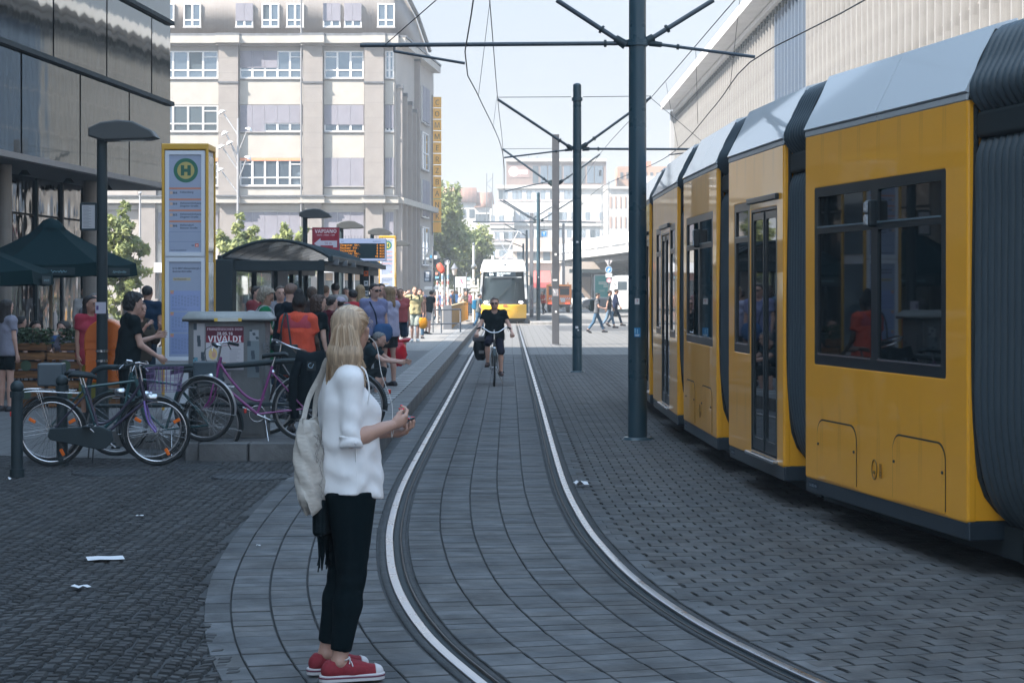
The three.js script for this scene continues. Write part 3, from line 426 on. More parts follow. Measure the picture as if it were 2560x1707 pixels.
// ---------------------------------------------------------------- trams
const tramYellow = mat([.95, .42, .018], .35, { clearcoat: .5, clearcoatRoughness: .03, map: G.tram, bumpMap: G.wave, bumpScale: .006 }), tramWhite = mat([.62, .66, .7], .32, { clearcoat: 1, clearcoatRoughness: .04 }), tramGlass = mat([.006, .01, .012], .02, { specularIntensity: 1 }), tramFrame = mat([.012, .02, .025], .32), tramSkirt = mat([.018, .03, .042], .45, { clearcoat: .2, clearcoatRoughness: .1 }), belM = mat([.045, .065, .08], .42);
{
  const rectPath = (x0, x1, y0, y1, r = .02) => { const p = new THREE.Path(); p.moveTo(x0 + r, y0); p.lineTo(x1 - r, y0); p.absarc(x1 - r, y0 + r, r, -Math.PI / 2, 0); p.lineTo(x1, y1 - r); p.absarc(x1 - r, y1 - r, r, 0, Math.PI / 2); p.lineTo(x0 + r, y1); p.absarc(x0 + r, y1 - r, r, Math.PI / 2, Math.PI); p.lineTo(x0, y0 + r); p.absarc(x0 + r, y0 + r, r, Math.PI, Math.PI * 1.5); return p; };
  const shapeOf = (path) => { const s = new THREE.Shape(); s.curves = path.curves; return s; };
  const ring = (x0, x1, y0, y1, holes, d, r = .02, z = 0) => { const s = shapeOf(rectPath(x0, x1, y0, y1, r)); for (const h of holes) s.holes.push(rectPath(...h)); return new THREE.ExtrudeGeometry(s, { depth: d, bevelEnabled: false, curveSegments: 4 }).translate(0, 0, z); };
  const YB = .35, YT = 2.97;
  const t = thing('yellow_tram', 'long yellow articulated tram with white roof panels and black bellows passing on the right', 'tram');
  function section(R, L, wins, doors, hatches) {                   // R near end, L far end of the side facing the street, as [x, depth]
    const s = sub('car_section', t), d = V(R[0] - L[0], 0, -(R[1] - L[1])), W = d.length(); s.position.set(L[0], 0, -L[1]); s.rotation.y = Math.atan2(-d.z, d.x);
    const holes = [...wins.map((w) => [w[0], w[1], 1.215, 2.58, .03]), ...doors.map((w) => [w[0], w[1], .37, 2.5, .03])];
    const side = shapeOf(rectPath(0.02, W - .02, YB, YT, .012)); for (const h of holes) side.holes.push(rectPath(...h));
    mesh('side_panel', new THREE.ExtrudeGeometry(side, { depth: .03, bevelEnabled: true, bevelSize: .018, bevelThickness: .018, bevelSegments: 3, curveSegments: 5 }).translate(0, 0, -.05), tramYellow, s);
    for (const xe of [.02, W - .02]) mesh('end_panel', box(.03, YT - YB, 2.3, xe, (YT + YB) / 2, -1.2), tramYellow, s);
    mesh('interior', [box(W - .1, 2.5, 1.9, W / 2, 1.65, -1.35)], M.black, s);
    mesh('far_side', box(W - .04, 2.62, .05, W / 2, 1.66, -2.36), tramYellow, s);
    mesh('skirt', [rbox(W, .12, .05, .012, W / 2, .286, -.035), rbox(.04, .12, .5, .012, W - .02, .286, -.28)], tramSkirt, s); mesh('undercarriage', box(W + .5, .2, 1.9, W / 2, .22, -1.2), M.black, s);
    const rp = (a, b) => loft([[V(a, 3.035, .012), V(a, 3.46, -.2), V(a, 3.5, -.34), V(a, 3.46, -.36), V(a, 3.02, -.02)], [V(b, 3.035, .012), V(b, 3.46, -.2), V(b, 3.5, -.34), V(b, 3.46, -.36), V(b, 3.02, -.02)]]);
    const ns = W > 2.5 ? 2 : 1; for (let i = 0; i < ns; i++) mesh('roof_panel', toCreasedNormals(rp(.0 + i * W / ns + .004, (i + 1) * W / ns - .004), .5), tramWhite, s);
    mesh('roof', box(W, .3, 2.0, W / 2, 3.15, -1.3), M.grey, s); for (let i = 0; i < ns; i++) mesh('gutter_rail', rbox(W / ns - .012, .045, .06, .01, (i + .5) * W / ns, 2.998, -.028), mat([.42, .44, .46], .4), s);
    wins.forEach(([a, b, n]) => {
      const c = (b - a) / n, hs = []; for (let i = 0; i < n; i++) { const x0 = a + i * c + (i ? .06 : .08), x1 = a + (i + 1) * c - (i < n - 1 ? .06 : .08); hs.push([x0, x1, 1.3, 2.22, .02], [x0, x1, 2.265, 2.5, .02]); }
      mesh('window_frame', ring(a + .004, b - .004, 1.219, 2.576, hs, .03, .03, -.034), tramFrame, s);
      hs.forEach((h) => mesh('window_pane', ring(h[0] - .01, h[1] + .01, h[2] - .01, h[3] + .01, [], .012, .01, -.03), tramGlass, s));
      hs.forEach((h, i) => mesh('window_trim', [box(h[1] - h[0], .012, .008, (h[0] + h[1]) / 2, h[2] + .004, 0.0)], i % 2 ? mat([.1, .15, .18], .3) : M.alu, s));
      if (n === 2) { mesh('signal_lamp', rbox(.085, .19, .07, .015, a + c, 2.33, .02), tramFrame, s); mesh('lamp_lens', [0, 1].map((i) => rbox(.065, .075, .02, .008, a + c - .012, 2.285 + i * .09, .052)), mat([.5, .55, .6], .15, { metalness: .6, bumpMap: G.stoneB, bumpScale: .02 }), s); }
    });
    doors.forEach(([a, b]) => {
      mesh('door_frame', ring(a - .02, b + .02, .37, 2.54, [[a + .03, b - .03, .39, 2.47, .01]], .03, .01, -.034), tramFrame, s);
      const m = (a + b) / 2; for (const [x0, x1] of [[a + .035, m - .012], [m + .012, b - .035]]) { mesh('door_leaf', ring(x0, x1, .4, 2.46, [[x0 + .05, x1 - .05, .5, 2.4, .03]], .025, .01, -.036), tramFrame, s); mesh('door_glass', ring(x0 + .04, x1 - .04, .49, 2.41, [], .01, .01, -.032), tramGlass, s); }
      mesh('door_seal', box(.03, 2.05, .03, m, 1.43, -.02), M.black, s); mesh('door_step', rbox(b - a + .06, .03, .1, .008, m, .36, .0), M.alu, s); mesh('door_header', rbox(b - a + .12, .05, .05, .01, m, 2.57, .004), tramFrame, s);
    });
    hatches.forEach(([a, b]) => {
      const P = (e, f) => { const q = new THREE.Shape(), rr = .12; q.moveTo(a - e, .17 - f); q.lineTo(b + e, .17 - f); q.lineTo(b + e, .68); q.absarc(b + e - rr, .68, rr, 0, Math.PI / 2); q.lineTo(a - e + rr, .68 + rr + e * 0); q.absarc(a - e + rr, .68, rr, Math.PI / 2, Math.PI); return q; };
      const yel = P(0, -.19); mesh('hatch_gap', new THREE.ExtrudeGeometry(P(.007, -.19), { depth: .003, bevelEnabled: false }).translate(0, .012, -.001), M.black, s); mesh('hatch', new THREE.ExtrudeGeometry(yel, { depth: .004, bevelEnabled: false }).translate(0, 0, 0), tramYellow, s);
      mesh('hatch_bolt', [cyl(.01, .012, 0, 0, 0).rotateX(Math.PI / 2).translate(a + .03, .62, .006), cyl(.01, .012, 0, 0, 0).rotateX(Math.PI / 2).translate(b - .03, .62, .006)], M.dark, s);
    });
    if (hatches.length) { mesh('filler_flap', [torus(.045, .004, 24, 6).scale(1, 1.5, 1).translate(1.42, .53, .002), cyl(.011, .01, 0, 0, 0).rotateX(Math.PI / 2).translate(1.42, .51, .004)], mat([.2, .11, .02], .5), s); sheet('small_marks', .05, .1, print(32, 64, (g) => { g.fillStyle = '#a8721c'; g.fillRect(0, 0, 32, 64); text(g, '1', 16, 18, 26, '#1c2730', 'sans-serif', 'center'); g.strokeStyle = '#1c2730'; g.lineWidth = 3; g.strokeRect(9, 38, 14, 14); }), s, 1.53, .53, .002); }
    sheet('unit_lettering', .2, .045, print(96, 22, (g) => { g.fillStyle = '#26333f'; g.fillRect(0, 0, 96, 22); text(g, '3.4.382 mb', 48, 12, 15, '#aeb7bf', 'sans-serif', 'center'); }), s, .16, .29, -.008);
    return s;
  }
  const SEC = [[[3.98, 7.6], [3.02, 10.62]], [[2.84, 11.47], [2.284, 14.34]], [[2.22, 15.05], [2.03, 17.25]], [[2.0, 17.98], [1.92, 20.6]], [[1.905, 21.2], [1.885, 24.6]], [[1.89, 25.3], [1.93, 30.0]]];
  section(...SEC[0], [], [[.8, 2]], []);
  section(...SEC[1], [[.2, 2.61, 2]], [], [[.285, 1.075], [1.75, 2.6]]);
  section(...SEC[2], [[.25, .93, 1]], [[.97, 1.99]], []);
  section(...SEC[3], [[.24, 2.36, 2]], [], [[.27, 1.0], [1.55, 2.3]]);
  section(...SEC[4], [[.5, 1.25, 1], [2.45, 3.15, 1]], [[1.3, 2.4]], []);
  section(...SEC[5], [[1.6, 3.2, 2]], [[3.4, 4.5]], []);
  for (let i = 0; i < 5; i++) {                                     // bellows
    const A = SEC[i][1], B = SEC[i + 1][0], s = sub('bellows', t), d = V(A[0] - B[0], 0, -(A[1] - B[1])), W = d.length(); s.position.set(B[0], 0, -B[1]); s.rotation.y = Math.atan2(-d.z, d.x);
    const n = Math.max(6, Math.round(W / (i < 2 ? .085 : .075))), st = W / n;
    mesh('membrane', [box(W + .1, 2.5, 1.9, W / 2, 1.55, -1.25), box(W + .06, .45, 1.7, W / 2, 3.05, -1.25)], M.black, s);
    for (let k = 0; k < n; k++) { const x = (k + .5) * st; mesh('fold', tube([[x, .16, -1.0], [x, .24, -.5], [x, .45, -.2], [x, .85, -.085], [x, 1.6, -.07], [x, 2.3, -.075], [x, 2.66, -.085], [x, 2.8, -.16]], st * .43, 36, 8), belM, s); mesh('roof_fold', tube([[x, 2.88, -.14], [x, 3.03, -.03], [x, 3.2, -.1], [x, 3.41, -.23], [x, 3.43, -.5]], st * .42, 20, 8), belM, s); }
    for (const xe of [.012, W - .012]) { mesh('collar', tube([[xe, .2, -.5], [xe, .5, -.13], [xe, .9, -.055], [xe, 2.7, -.055], [xe, 2.95, -.055]], .016, 24, 6), M.rubber, s); mesh('roof_edge_seal', tube([[xe, 2.98, -.02], [xe, 3.2, -.08], [xe, 3.42, -.2]], .016, 12, 6), M.rubber, s); }
    mesh('cover_strip', rbox(W - .03, .17, .1, .03, W / 2, 2.82, -.1), M.black, s);
  }
  // the tram that comes towards us
  const f = thing('approaching_tram', 'yellow tram with a white roof front coming down the track behind the cyclist', 'tram', [cX(95) , 0, -95]), yF = mat([.76, .43, .03], .3, { clearcoat: 1, clearcoatRoughness: .05 });
  const front = (y, w, z) => { const n = 9; return [...Array(n)].map((_, i) => { const a = (i / (n - 1)) * 2 - 1; return V(a * w, y, z - Math.pow(Math.abs(a), 3) * .5); }); };
  mesh('lower_front', loft([front(.28, 1.19, .02), front(.5, 1.2, .1), front(.92, 1.2, .1), front(1.0, 1.2, .06)], false, false), yF, f);
  mesh('bumper', loft([front(.1, 1.1, -.1), front(.28, 1.16, 0)], false, false), M.black, f);
  mesh('dark_band', loft([front(1.0, 1.2, .05), front(1.24, 1.19, -.02)], false, false), mat([.02, .025, .03], .25), f);
  mesh('windscreen', loft([front(1.24, 1.17, -.03), front(2.0, 1.13, -.2), front(2.74, 1.08, -.42)], false, false), mat([.02, .03, .035], .05, { specularIntensity: .45 }), f);
  mesh('roof_front', loft([front(2.7, 1.19, -.3), front(2.95, 1.15, -.42), front(3.28, 1.05, -.8), front(3.34, 1.0, -1.3)], false, false), mat([.8, .8, .8], .35), f);
  for (const q of [-1, 1]) mesh('corner_pillar', beam(V(q * 1.19, 1.24, -.5), V(q * 1.1, 2.72, -.85), .12, .3), mat([.3, .31, .32], .4), f);
  mesh('body', [box(2.38, 2.4, 29, 0, 1.5, -15.4)], yF, f); for (const q of [-1, 1]) mesh('side_window', box(.05, 1.2, 28, q * 1.19, 1.9, -15.8), tramFrame, f); mesh('roof', box(2.1, .62, 28.4, 0, 3.0, -15.5), mat([.66, .67, .68], .4), f);
  sheet('destination_display', 1.5, .24, print(320, 52, (g, w, h) => { g.fillStyle = '#0c1c26'; g.fillRect(0, 0, w, h); text(g, 'M4', 26, h / 2, 40, '#dfe9ee', 'monospace', 'left', 'bold'); text(g, 'Hackescher', 110, 15, 26, '#dfe9ee', 'monospace', 'left', 'bold'); text(g, 'Markt', 110, 39, 24, '#dfe9ee', 'monospace', 'left', 'bold'); }, .5, { glow: .5 }), f, -.1, 2.55, -.2);
  for (const q of [-1, 1]) { mesh('headlight', ball(.1, q * .86, 1.1, -.2, 1.6, .8, .6), mat([.85, .85, .9], .1, { emissive3: [2.2, 2.1, 2.2] }), f); mesh('mirror', [rbox(.1, .42, .22, .03, q * 1.42, 2.2, -.2), bar(V(q * 1.1, 2.6, -.5), V(q * 1.42, 2.4, -.2), .025)], M.dark, f); }
  mesh('number_plate', box(.2, .1, .02, .1, .94, .12), mat([.5, .14, .05], .5), f); mesh('coupling_flap', [box(.9, .012, .02, -.1, .7, .11), box(.012, .3, .02, .75, .7, .02)], mat([.4, .22, .02], .5), f); mesh('wiper', [bar(V(-.3, 1.26, .03), V(.35, 1.95, -.13), .018), bar(V(.55, 1.26, .0), V(.65, 2.1, -.2), .018)], M.black, f); mesh('roof_badge', box(.14, .08, .02, .1, 3.05, -.46), M.grey, f);
  mesh('destination_strip', box(1.9, .04, .04, 0, 2.4, -.26), mat([.5, .52, .53], .4), f);
  const pz = -16; mesh('pantograph', [bar(V(0, 3.3, pz), V(.25, 4.0, pz), .04), bar(V(.15, 4.0, pz), V(-.62, 5.2, pz + .6), .03), bar(V(.15, 4.0, pz), V(.8, 5.2, pz + .6), .03), tube([[-.95, 5.1, pz + .6], [-.75, 5.24, pz + .6], [-.5, 5.26, pz + .6], [.5, 5.26, pz + .6], [.85, 5.24, pz + .6], [1.05, 5.1, pz + .6]], .03, 24, 6), bar(V(-.6, 3.35, pz - .6), V(.25, 4.0, pz), .03), bar(V(.8, 3.35, pz - .6), V(.25, 4, pz), .03)], mat([.5, .5, .52], .4), f);
  mesh('roof_lamp', cyl(.08, .2, -.55, 3.45, -1.2), M.white, f);
}

// ---------------------------------------------------------------- overhead line masts and wires
const P3 = (px, py, D) => V(X(px, D), Y(py, D), -D);
function mast(label, px, D, h, r, m, arms, o = {}) {
  const x = X(px, D), t = thing('overhead_line_mast', label, 'mast', [x, 0, -D], 0, 'masts between the two tram tracks');
  mesh('pole', o.square ? rbox(r * 2, h, r * 2, .015, 0, h / 2, 0) : [cyl(r * 1.06, h, 0, h / 2, 0, r * .9, 24), ball(r * .9, 0, h, 0, 1, .6, 1, 16)], m, t);
  mesh('base_plate', cyl(r * 1.7, .03, 0, .015, 0, r * 1.5, 16), m, t);
  for (const [a, b, w, n = 'arm'] of arms) { const A = P3(a[0], a[1], D).sub(t.position), B = P3(b[0], b[1], D + (b[2] ?? 0)).sub(t.position); mesh(n, bar(A, B, w, w, 10), n === 'tie_wire' ? M.dark : steel([.05, .07, .09], .5), t); if (n === 'arm') { const d = B.clone().sub(A).normalize(), q = A.clone().addScaledVector(d, .1); mesh('clamp', bar(A.clone().addScaledVector(d, -.05), q, w * 1.9, w * 1.6, 10), M.dark, t); mesh('ring_clamp', bar(A.clone().addScaledVector(d, .28), A.clone().addScaledVector(d, .31), w * 1.7), M.dark, t); } }
  for (const y of o.collars ?? []) mesh('collar', cyl(r * 1.18, .07, 0, y, 0, r * 1.18, 24), m, t);
  for (const [dx, py, w, hh, f] of o.stickers ?? []) sheet('sticker', w, hh, f, t, dx, Y(py, D), r * (o.square ? 1 : 1.02) + .004);
  return t;
}
const stW = print(48, 56, (g, w, h) => { g.fillStyle = '#ddd8d6'; g.fillRect(0, 0, w, h); g.strokeStyle = '#c4545a'; g.lineWidth = 4; g.beginPath(); g.moveTo(14, 16); g.lineTo(34, 14); g.lineTo(22, 40); g.stroke(); });
const stB = print(64, 80, (g, w, h) => { g.fillStyle = '#2d7fb4'; g.fillRect(0, 0, w, h); g.fillStyle = '#9cc7dd'; for (let i = 0; i < 14; i++) g.fillRect(6 + (i * 23) % 46, 8 + (i * 17) % 40, 9, 5); g.fillStyle = '#dfe9ee'; g.fillRect(8, 58, 46, 6); g.fillRect(14, 68, 34, 5); });
const stG = print(64, 96, (g, w, h) => { g.fillStyle = '#8d8d93'; g.fillRect(0, 0, w, h); for (let i = 0; i < 22; i++) { g.fillStyle = ['#c9c7c8', '#6b6d75', '#b08f8a'][i % 3]; g.fillRect((i * 19) % 54, (i * 31) % 86, 12, 7); } });
const stD = print(32, 32, (g) => { g.fillStyle = '#e3e2e4'; g.fillRect(0, 0, 32, 32); });
mast('nearest and thickest dark blue steel mast, right of the rails beside the tram', 1594, 22, 7.4, .108, M.teal, [
  [[1575, 108], [900, 113], .026], [[1556, 107], [1392, 0], .03], [[1616, 104], [1784, 0], .03], [[1634, 109], [1888, 142], .02], [[985, 128], [1162, 158], .017, 'registration_arm'], [[985, 113], [985, 130], .012, 'registration_arm'], [[962, 112], [1090, 0, -3], .006, 'tie_wire']],
  { collars: [4.74], stickers: [[-.012, 753, .055, .07, stW], [-.01, 830, .075, .11, stB]] });
mast('second dark blue round mast with a rounded cap, left of the nearest one', 1443, 39.8, 6.2, .1, M.teal, [
  [[1428, 370], [1244, 248], .03], [[1458, 366], [1628, 243], .03], [[1462, 372], [1785, 373], .026], [[1424, 374], [1260, 394], .018], [[1244, 243], [1428, 242], .007, 'tie_wire'], [[1458, 242], [1628, 240], .007, 'tie_wire'], [[1628, 245], [1775, 370], .006, 'tie_wire'], [[1770, 376], [1672, 387], .014, 'registration_arm']],
  { collars: [4.85, 5.9], stickers: [[0, 605, .05, .04, stD], [-.01, 818, .06, .05, stD], [.02, 825, .03, .03, stD]] });
mast('square grey steel mast with stickers, third in the row', 1389, 59, 6.75, .115, steel([.09, .094, .105], .6), [
  [[1378, 460], [1256, 372], .035], [[1400, 456], [1500, 385], .035], [[1378, 452], [1262, 478], .02], [[1258, 372], [1380, 371], .008, 'tie_wire']], { square: 1, stickers: [[-.02, 700, .14, .05, stD], [0, 731, .18, .22, stG], [0, 636, .06, .07, stD], [.01, 779, .06, .06, stD]] });
mast('slim dark blue mast standing on the low concrete island', 1346, 98, 6.9, .1, M.teal, [[[1338, 550], [1258, 500], .04], [[1354, 550], [1432, 500], .04], [[1338, 555], [1182, 554], .035], [[1354, 552], [1490, 556], .03]], { stickers: [[0, 693, .06, .06, stD]] });
mast('grey mast covered with stickers, right of the approaching tram', 1329, 116, 6.6, .12, steel([.16, .165, .18], .6), [[[1329, 548], [1250, 500], .04], [[1329, 548], [1400, 505], .04]], { square: 1, stickers: [[0, 742, .2, 1.6, stG]] });
mast('thin dark mast behind the sticker-covered one', 1317, 136, 6.1, .1, M.teal, [[[1317, 590], [1262, 560], .04]]);
mast('thinnest and farthest dark mast, against the right edge of the approaching tram', 1308.5, 156, 5.6, .1, M.teal, [[[1308, 618], [1262, 600], .04]]);
mast('thin pale grey mast in front of the corner shop, left of the bridge', 1409, 150, 7.1, .12, steel([.3, .3, .31], .6), [[[1409, 572], [1345, 575], .04]]);
const wire = (label, pts, r = .008) => tag(mesh('overhead_wire', tube(pts, r, 60, 5), mat([.02, .026, .03], .5)), label, 'wire');
wire('contact wire of the left track running from the top edge to the mast arms', [P3(1210, -200, 13), P3(1184, 0, 17.3), P3(1162, 160, 22), P3(1196, 240, 27), P3(1254, 371, 39.8), P3(1262, 478, 59), P3(1262, 562, 98), P3(1262, 620, 170)]);
wire('upper carrying wire of the left track, crossing the sky beside the contact wire', [P3(1205, -220, 18), P3(1224, 0, 25), P3(1244, 246, 39.8), P3(1257, 372, 59), P3(1258, 500, 98), P3(1260, 590, 170)]);
wire('contact wire of the right track running along the department store front', [P3(2250, -50, 15.5), P3(2090, 40, 18.5), P3(1888, 146, 22), P3(1790, 262, 28), P3(1672, 389, 39.8), P3(1500, 470, 59), P3(1420, 555, 98)]);
wire('upper carrying wire of the right track above the tram', [P3(1945, -120, 20), P3(1838, 0, 24), P3(1628, 244, 39.8), P3(1500, 385, 59), P3(1432, 500, 98)]);
[[[1225, 0, 25], [1196, 238, 27]], [[1243, 235, 38], [1232, 322, 34]], [[1850, 0, 23.5], [1825, 225, 26]], [[1740, 125, 30], [1745, 310, 31]], [[1665, 205, 36], [1695, 365, 37]]].forEach(([a, b], i) => wire(['thin dropper wire left of the sky between the two left wires', 'short dropper wire just left of the second mast brace', 'long dropper wire above the tram roof near the canopy', 'dropper wire in front of the department store edge', 'slack dropper wire by the end of the department store'][i], [P3(...a), P3(...b)], .004));
[[[1056, 640, 130], [1250, 655, 130]], [[1100, 690, 120], [1230, 668, 120]]].forEach(([a, b], i) => wire(['span wire across the dark tree left of the approaching tram', 'sagging lower span wire behind the old street lantern'][i], [P3(...a), P3((a[0] + b[0]) / 2, (a[1] + b[1]) / 2 + 4, 125), P3(...b)], .02));
{
  [[1224, 260, 434, 520, 'distant lattice railway mast left of the office block'], [1514, 225, 452, 620, 'lattice railway mast in front of the white apartment house'], [1663, 240, 425, 600, 'lattice railway mast at the end of the department store']].forEach(([px, D, y0, y1, lb]) => {
    const h = Y(y0, D), b = Math.max(0, Y(y1, D) - 2), t = thing('railway_mast', lb, 'mast', [X(px, D), 0, -D]), w = .42, m = mat([.16, .17, .18], .6);
    for (const [a, c] of [[-w, -w], [w, -w], [w, w], [-w, w]]) mesh('leg', beam(V(a, b, c), V(a, h, c), .1, .1), m, t);
    const L = []; for (let y = b, i = 0; y < h - .8; y += .9, i++) L.push(beam(V(i % 2 ? w : -w, y, w), V(i % 2 ? -w : w, y + .9, w), .06, .06), beam(V(w, y, i % 2 ? w : -w), V(w, y + .9, i % 2 ? -w : w), .06, .06)); stuff(mesh('lattice', L, m, t));
  });
}
// ---------------------------------------------------------------- street lamps
{
  const t = thing('street_lamp', 'nearest dark street lamp, holding the orange bin and a timetable board', 'street lamp', [-5.42, 0, -24.3], 0, 'street lamps along the platform');
  mesh('post', [cyl(.075, 3.85, 0, 1.925, 0, .068, 20), cyl(.09, .5, 0, .25, 0, .085, 20)], M.dark, t);
  mesh('lamp_head', poly([[-.13, 3.82], [-.13, 3.9], [.02, 3.97], [.24, 4.0], [.42, 3.985], [.66, 3.87], [.72, 3.8], [.62, 3.785], [.05, 3.77]], .3, .02).translate(0, 0, -.15), mat([.075, .08, .08], .5, { map: G.paint }), t);
  mesh('lamp_lens', rbox(.34, .03, .22, .012, .4, 3.77, 0), mat([.5, .5, .47], .25), t);
  mesh('collar', [cyl(.084, .03, 0, .98, 0, .084, 20), cyl(.084, .03, 0, .85, 0, .084, 20)], M.alu, t);
  const L = (px, D, lb) => copy(t, [X(px, D), .0, -D], 0, lb);
  L(762, 51, 'street lamp rising behind the shelter with the red direction sign on it'); L(853, 60, 'street lamp over the right end of the shelter roof, behind the departure board'); L(930, 67, 'street lamp in front of the second stop pylon, its head pale in the sun'); L(986, 84, 'farthest street lamp just right of the second stop pylon');
  sheet('notice', .14, .15, print(48, 52, (g) => { g.fillStyle = '#b9b6c4'; g.fillRect(0, 0, 48, 52); g.fillStyle = '#4a3a72'; g.fillRect(4, 16, 10, 20); }), t, 0, 1.55, .079);
  const tb = thing('timetable_board', 'small framed timetable board fixed to the nearest street lamp post', 'timetable', [-5.42, 0, -24.22]);
  mesh('frame', [rbox(.03, .36, .03, .006, -.06, 2.75, 0), rbox(.03, .36, .03, .006, -.26, 2.75, 0), rbox(.2, .03, .03, .006, -.16, 2.92, 0), rbox(.2, .03, .03, .006, -.16, 2.58, 0)], M.dark, tb); mesh('backing', box(.2, .34, .012, -.16, 2.75, 0), M.grey, tb);
  sheet('timetable_print', .18, .31, print(72, 124, (g, w, h) => { g.fillStyle = '#b4b2b4'; g.fillRect(0, 0, w, h); g.fillStyle = '#6e6c70'; for (let i = 0; i < 16; i++) g.fillRect(8, 10 + i * 7, 30 + (i * 13) % 26, 2); }), tb, -.16, 2.75, .009);
  const bin = thing('waste_bin', 'bright orange round-topped waste bin behind the nearest lamp post', 'bin', [-5.43, 0, -24.55]);
  const arch = (w, y0, y1) => { const P = [[-w, y0], [w, y0], [w, y1]]; for (let i = 1; i < 12; i++) { const a = i / 12 * Math.PI; P.push([Math.cos(a) * w, y1 + Math.sin(a) * w]); } P.push([-w, y1]); return P; };
  const om = mat([.68, .145, .012], .5, { map: G.paint, roughnessMap: G.grime });
  mesh('bin_body', poly(arch(.245, .57, 1.0), .34, .02).translate(0, 0, -.3), om, bin); mesh('lid', poly(arch(.255, 1.0, 1.12).map(([x, y]) => [x, y]), .36, .02).translate(0, .0, -.31), om, bin); mesh('lid_seam', box(.53, .008, .4, 0, 1.1, -.13), mat([.3, .06, .01], .6), bin);
  sheet('bin_sticker', .1, .07, print(64, 44, (g) => { g.fillStyle = '#c4c0bb'; g.fillRect(0, 0, 64, 44); g.fillStyle = '#c0402c'; g.fillRect(6, 8, 52, 10); }), bin, .15, .75, .064);
  // tall mast with many lamp heads, plain pole
  const fm = thing('floodlight_mast', 'tall slim grey mast with seven small floodlight heads in front of the bank', 'floodlight mast', [X(594, 110), 0, -110]), hd = mat([.42, .42, .43], .3, { metalness: .4 });
  mesh('pole', bar(V(0, 0, 0), V(0, 12, 0), .1, .06, 10), hd, fm);
  [[-.9, 12.3, -1.3], [-.7, 11.0, -.6], [-.9, 10.2, -.5], [-.35, 10.4, .4], [.55, 11.2, .5], [.5, 9.5, .4], [-.95, 8.8, -.2]].forEach(([x, y, z]) => { mesh('arm', bar(V(0, y - 1.3, 0), V(x, y, z * .3), .035), hd, fm); mesh('lamp_head', lathe([[.02, .18], [.12, .14], [.26, 0], [.24, -.03], [.02, -.04]], 14).rotateZ(x > 0 ? -.5 : .5).translate(x + Math.sign(x) * .12, y + .08, z * .3), mat([.62, .62, .62], .3, { metalness: .3 }), fm); });
  const pp = thing('lamp_pole', 'thin pale pole in front of the bank, just left of the stop pylon', 'pole', [X(349, 100), 0, -100]); mesh('pole', bar(V(0, 0, 0), V(0, 7, 0), .08, .05), hd, pp); mesh('pole_cap', ball(.1, 0, 7, 0), hd, pp);
}
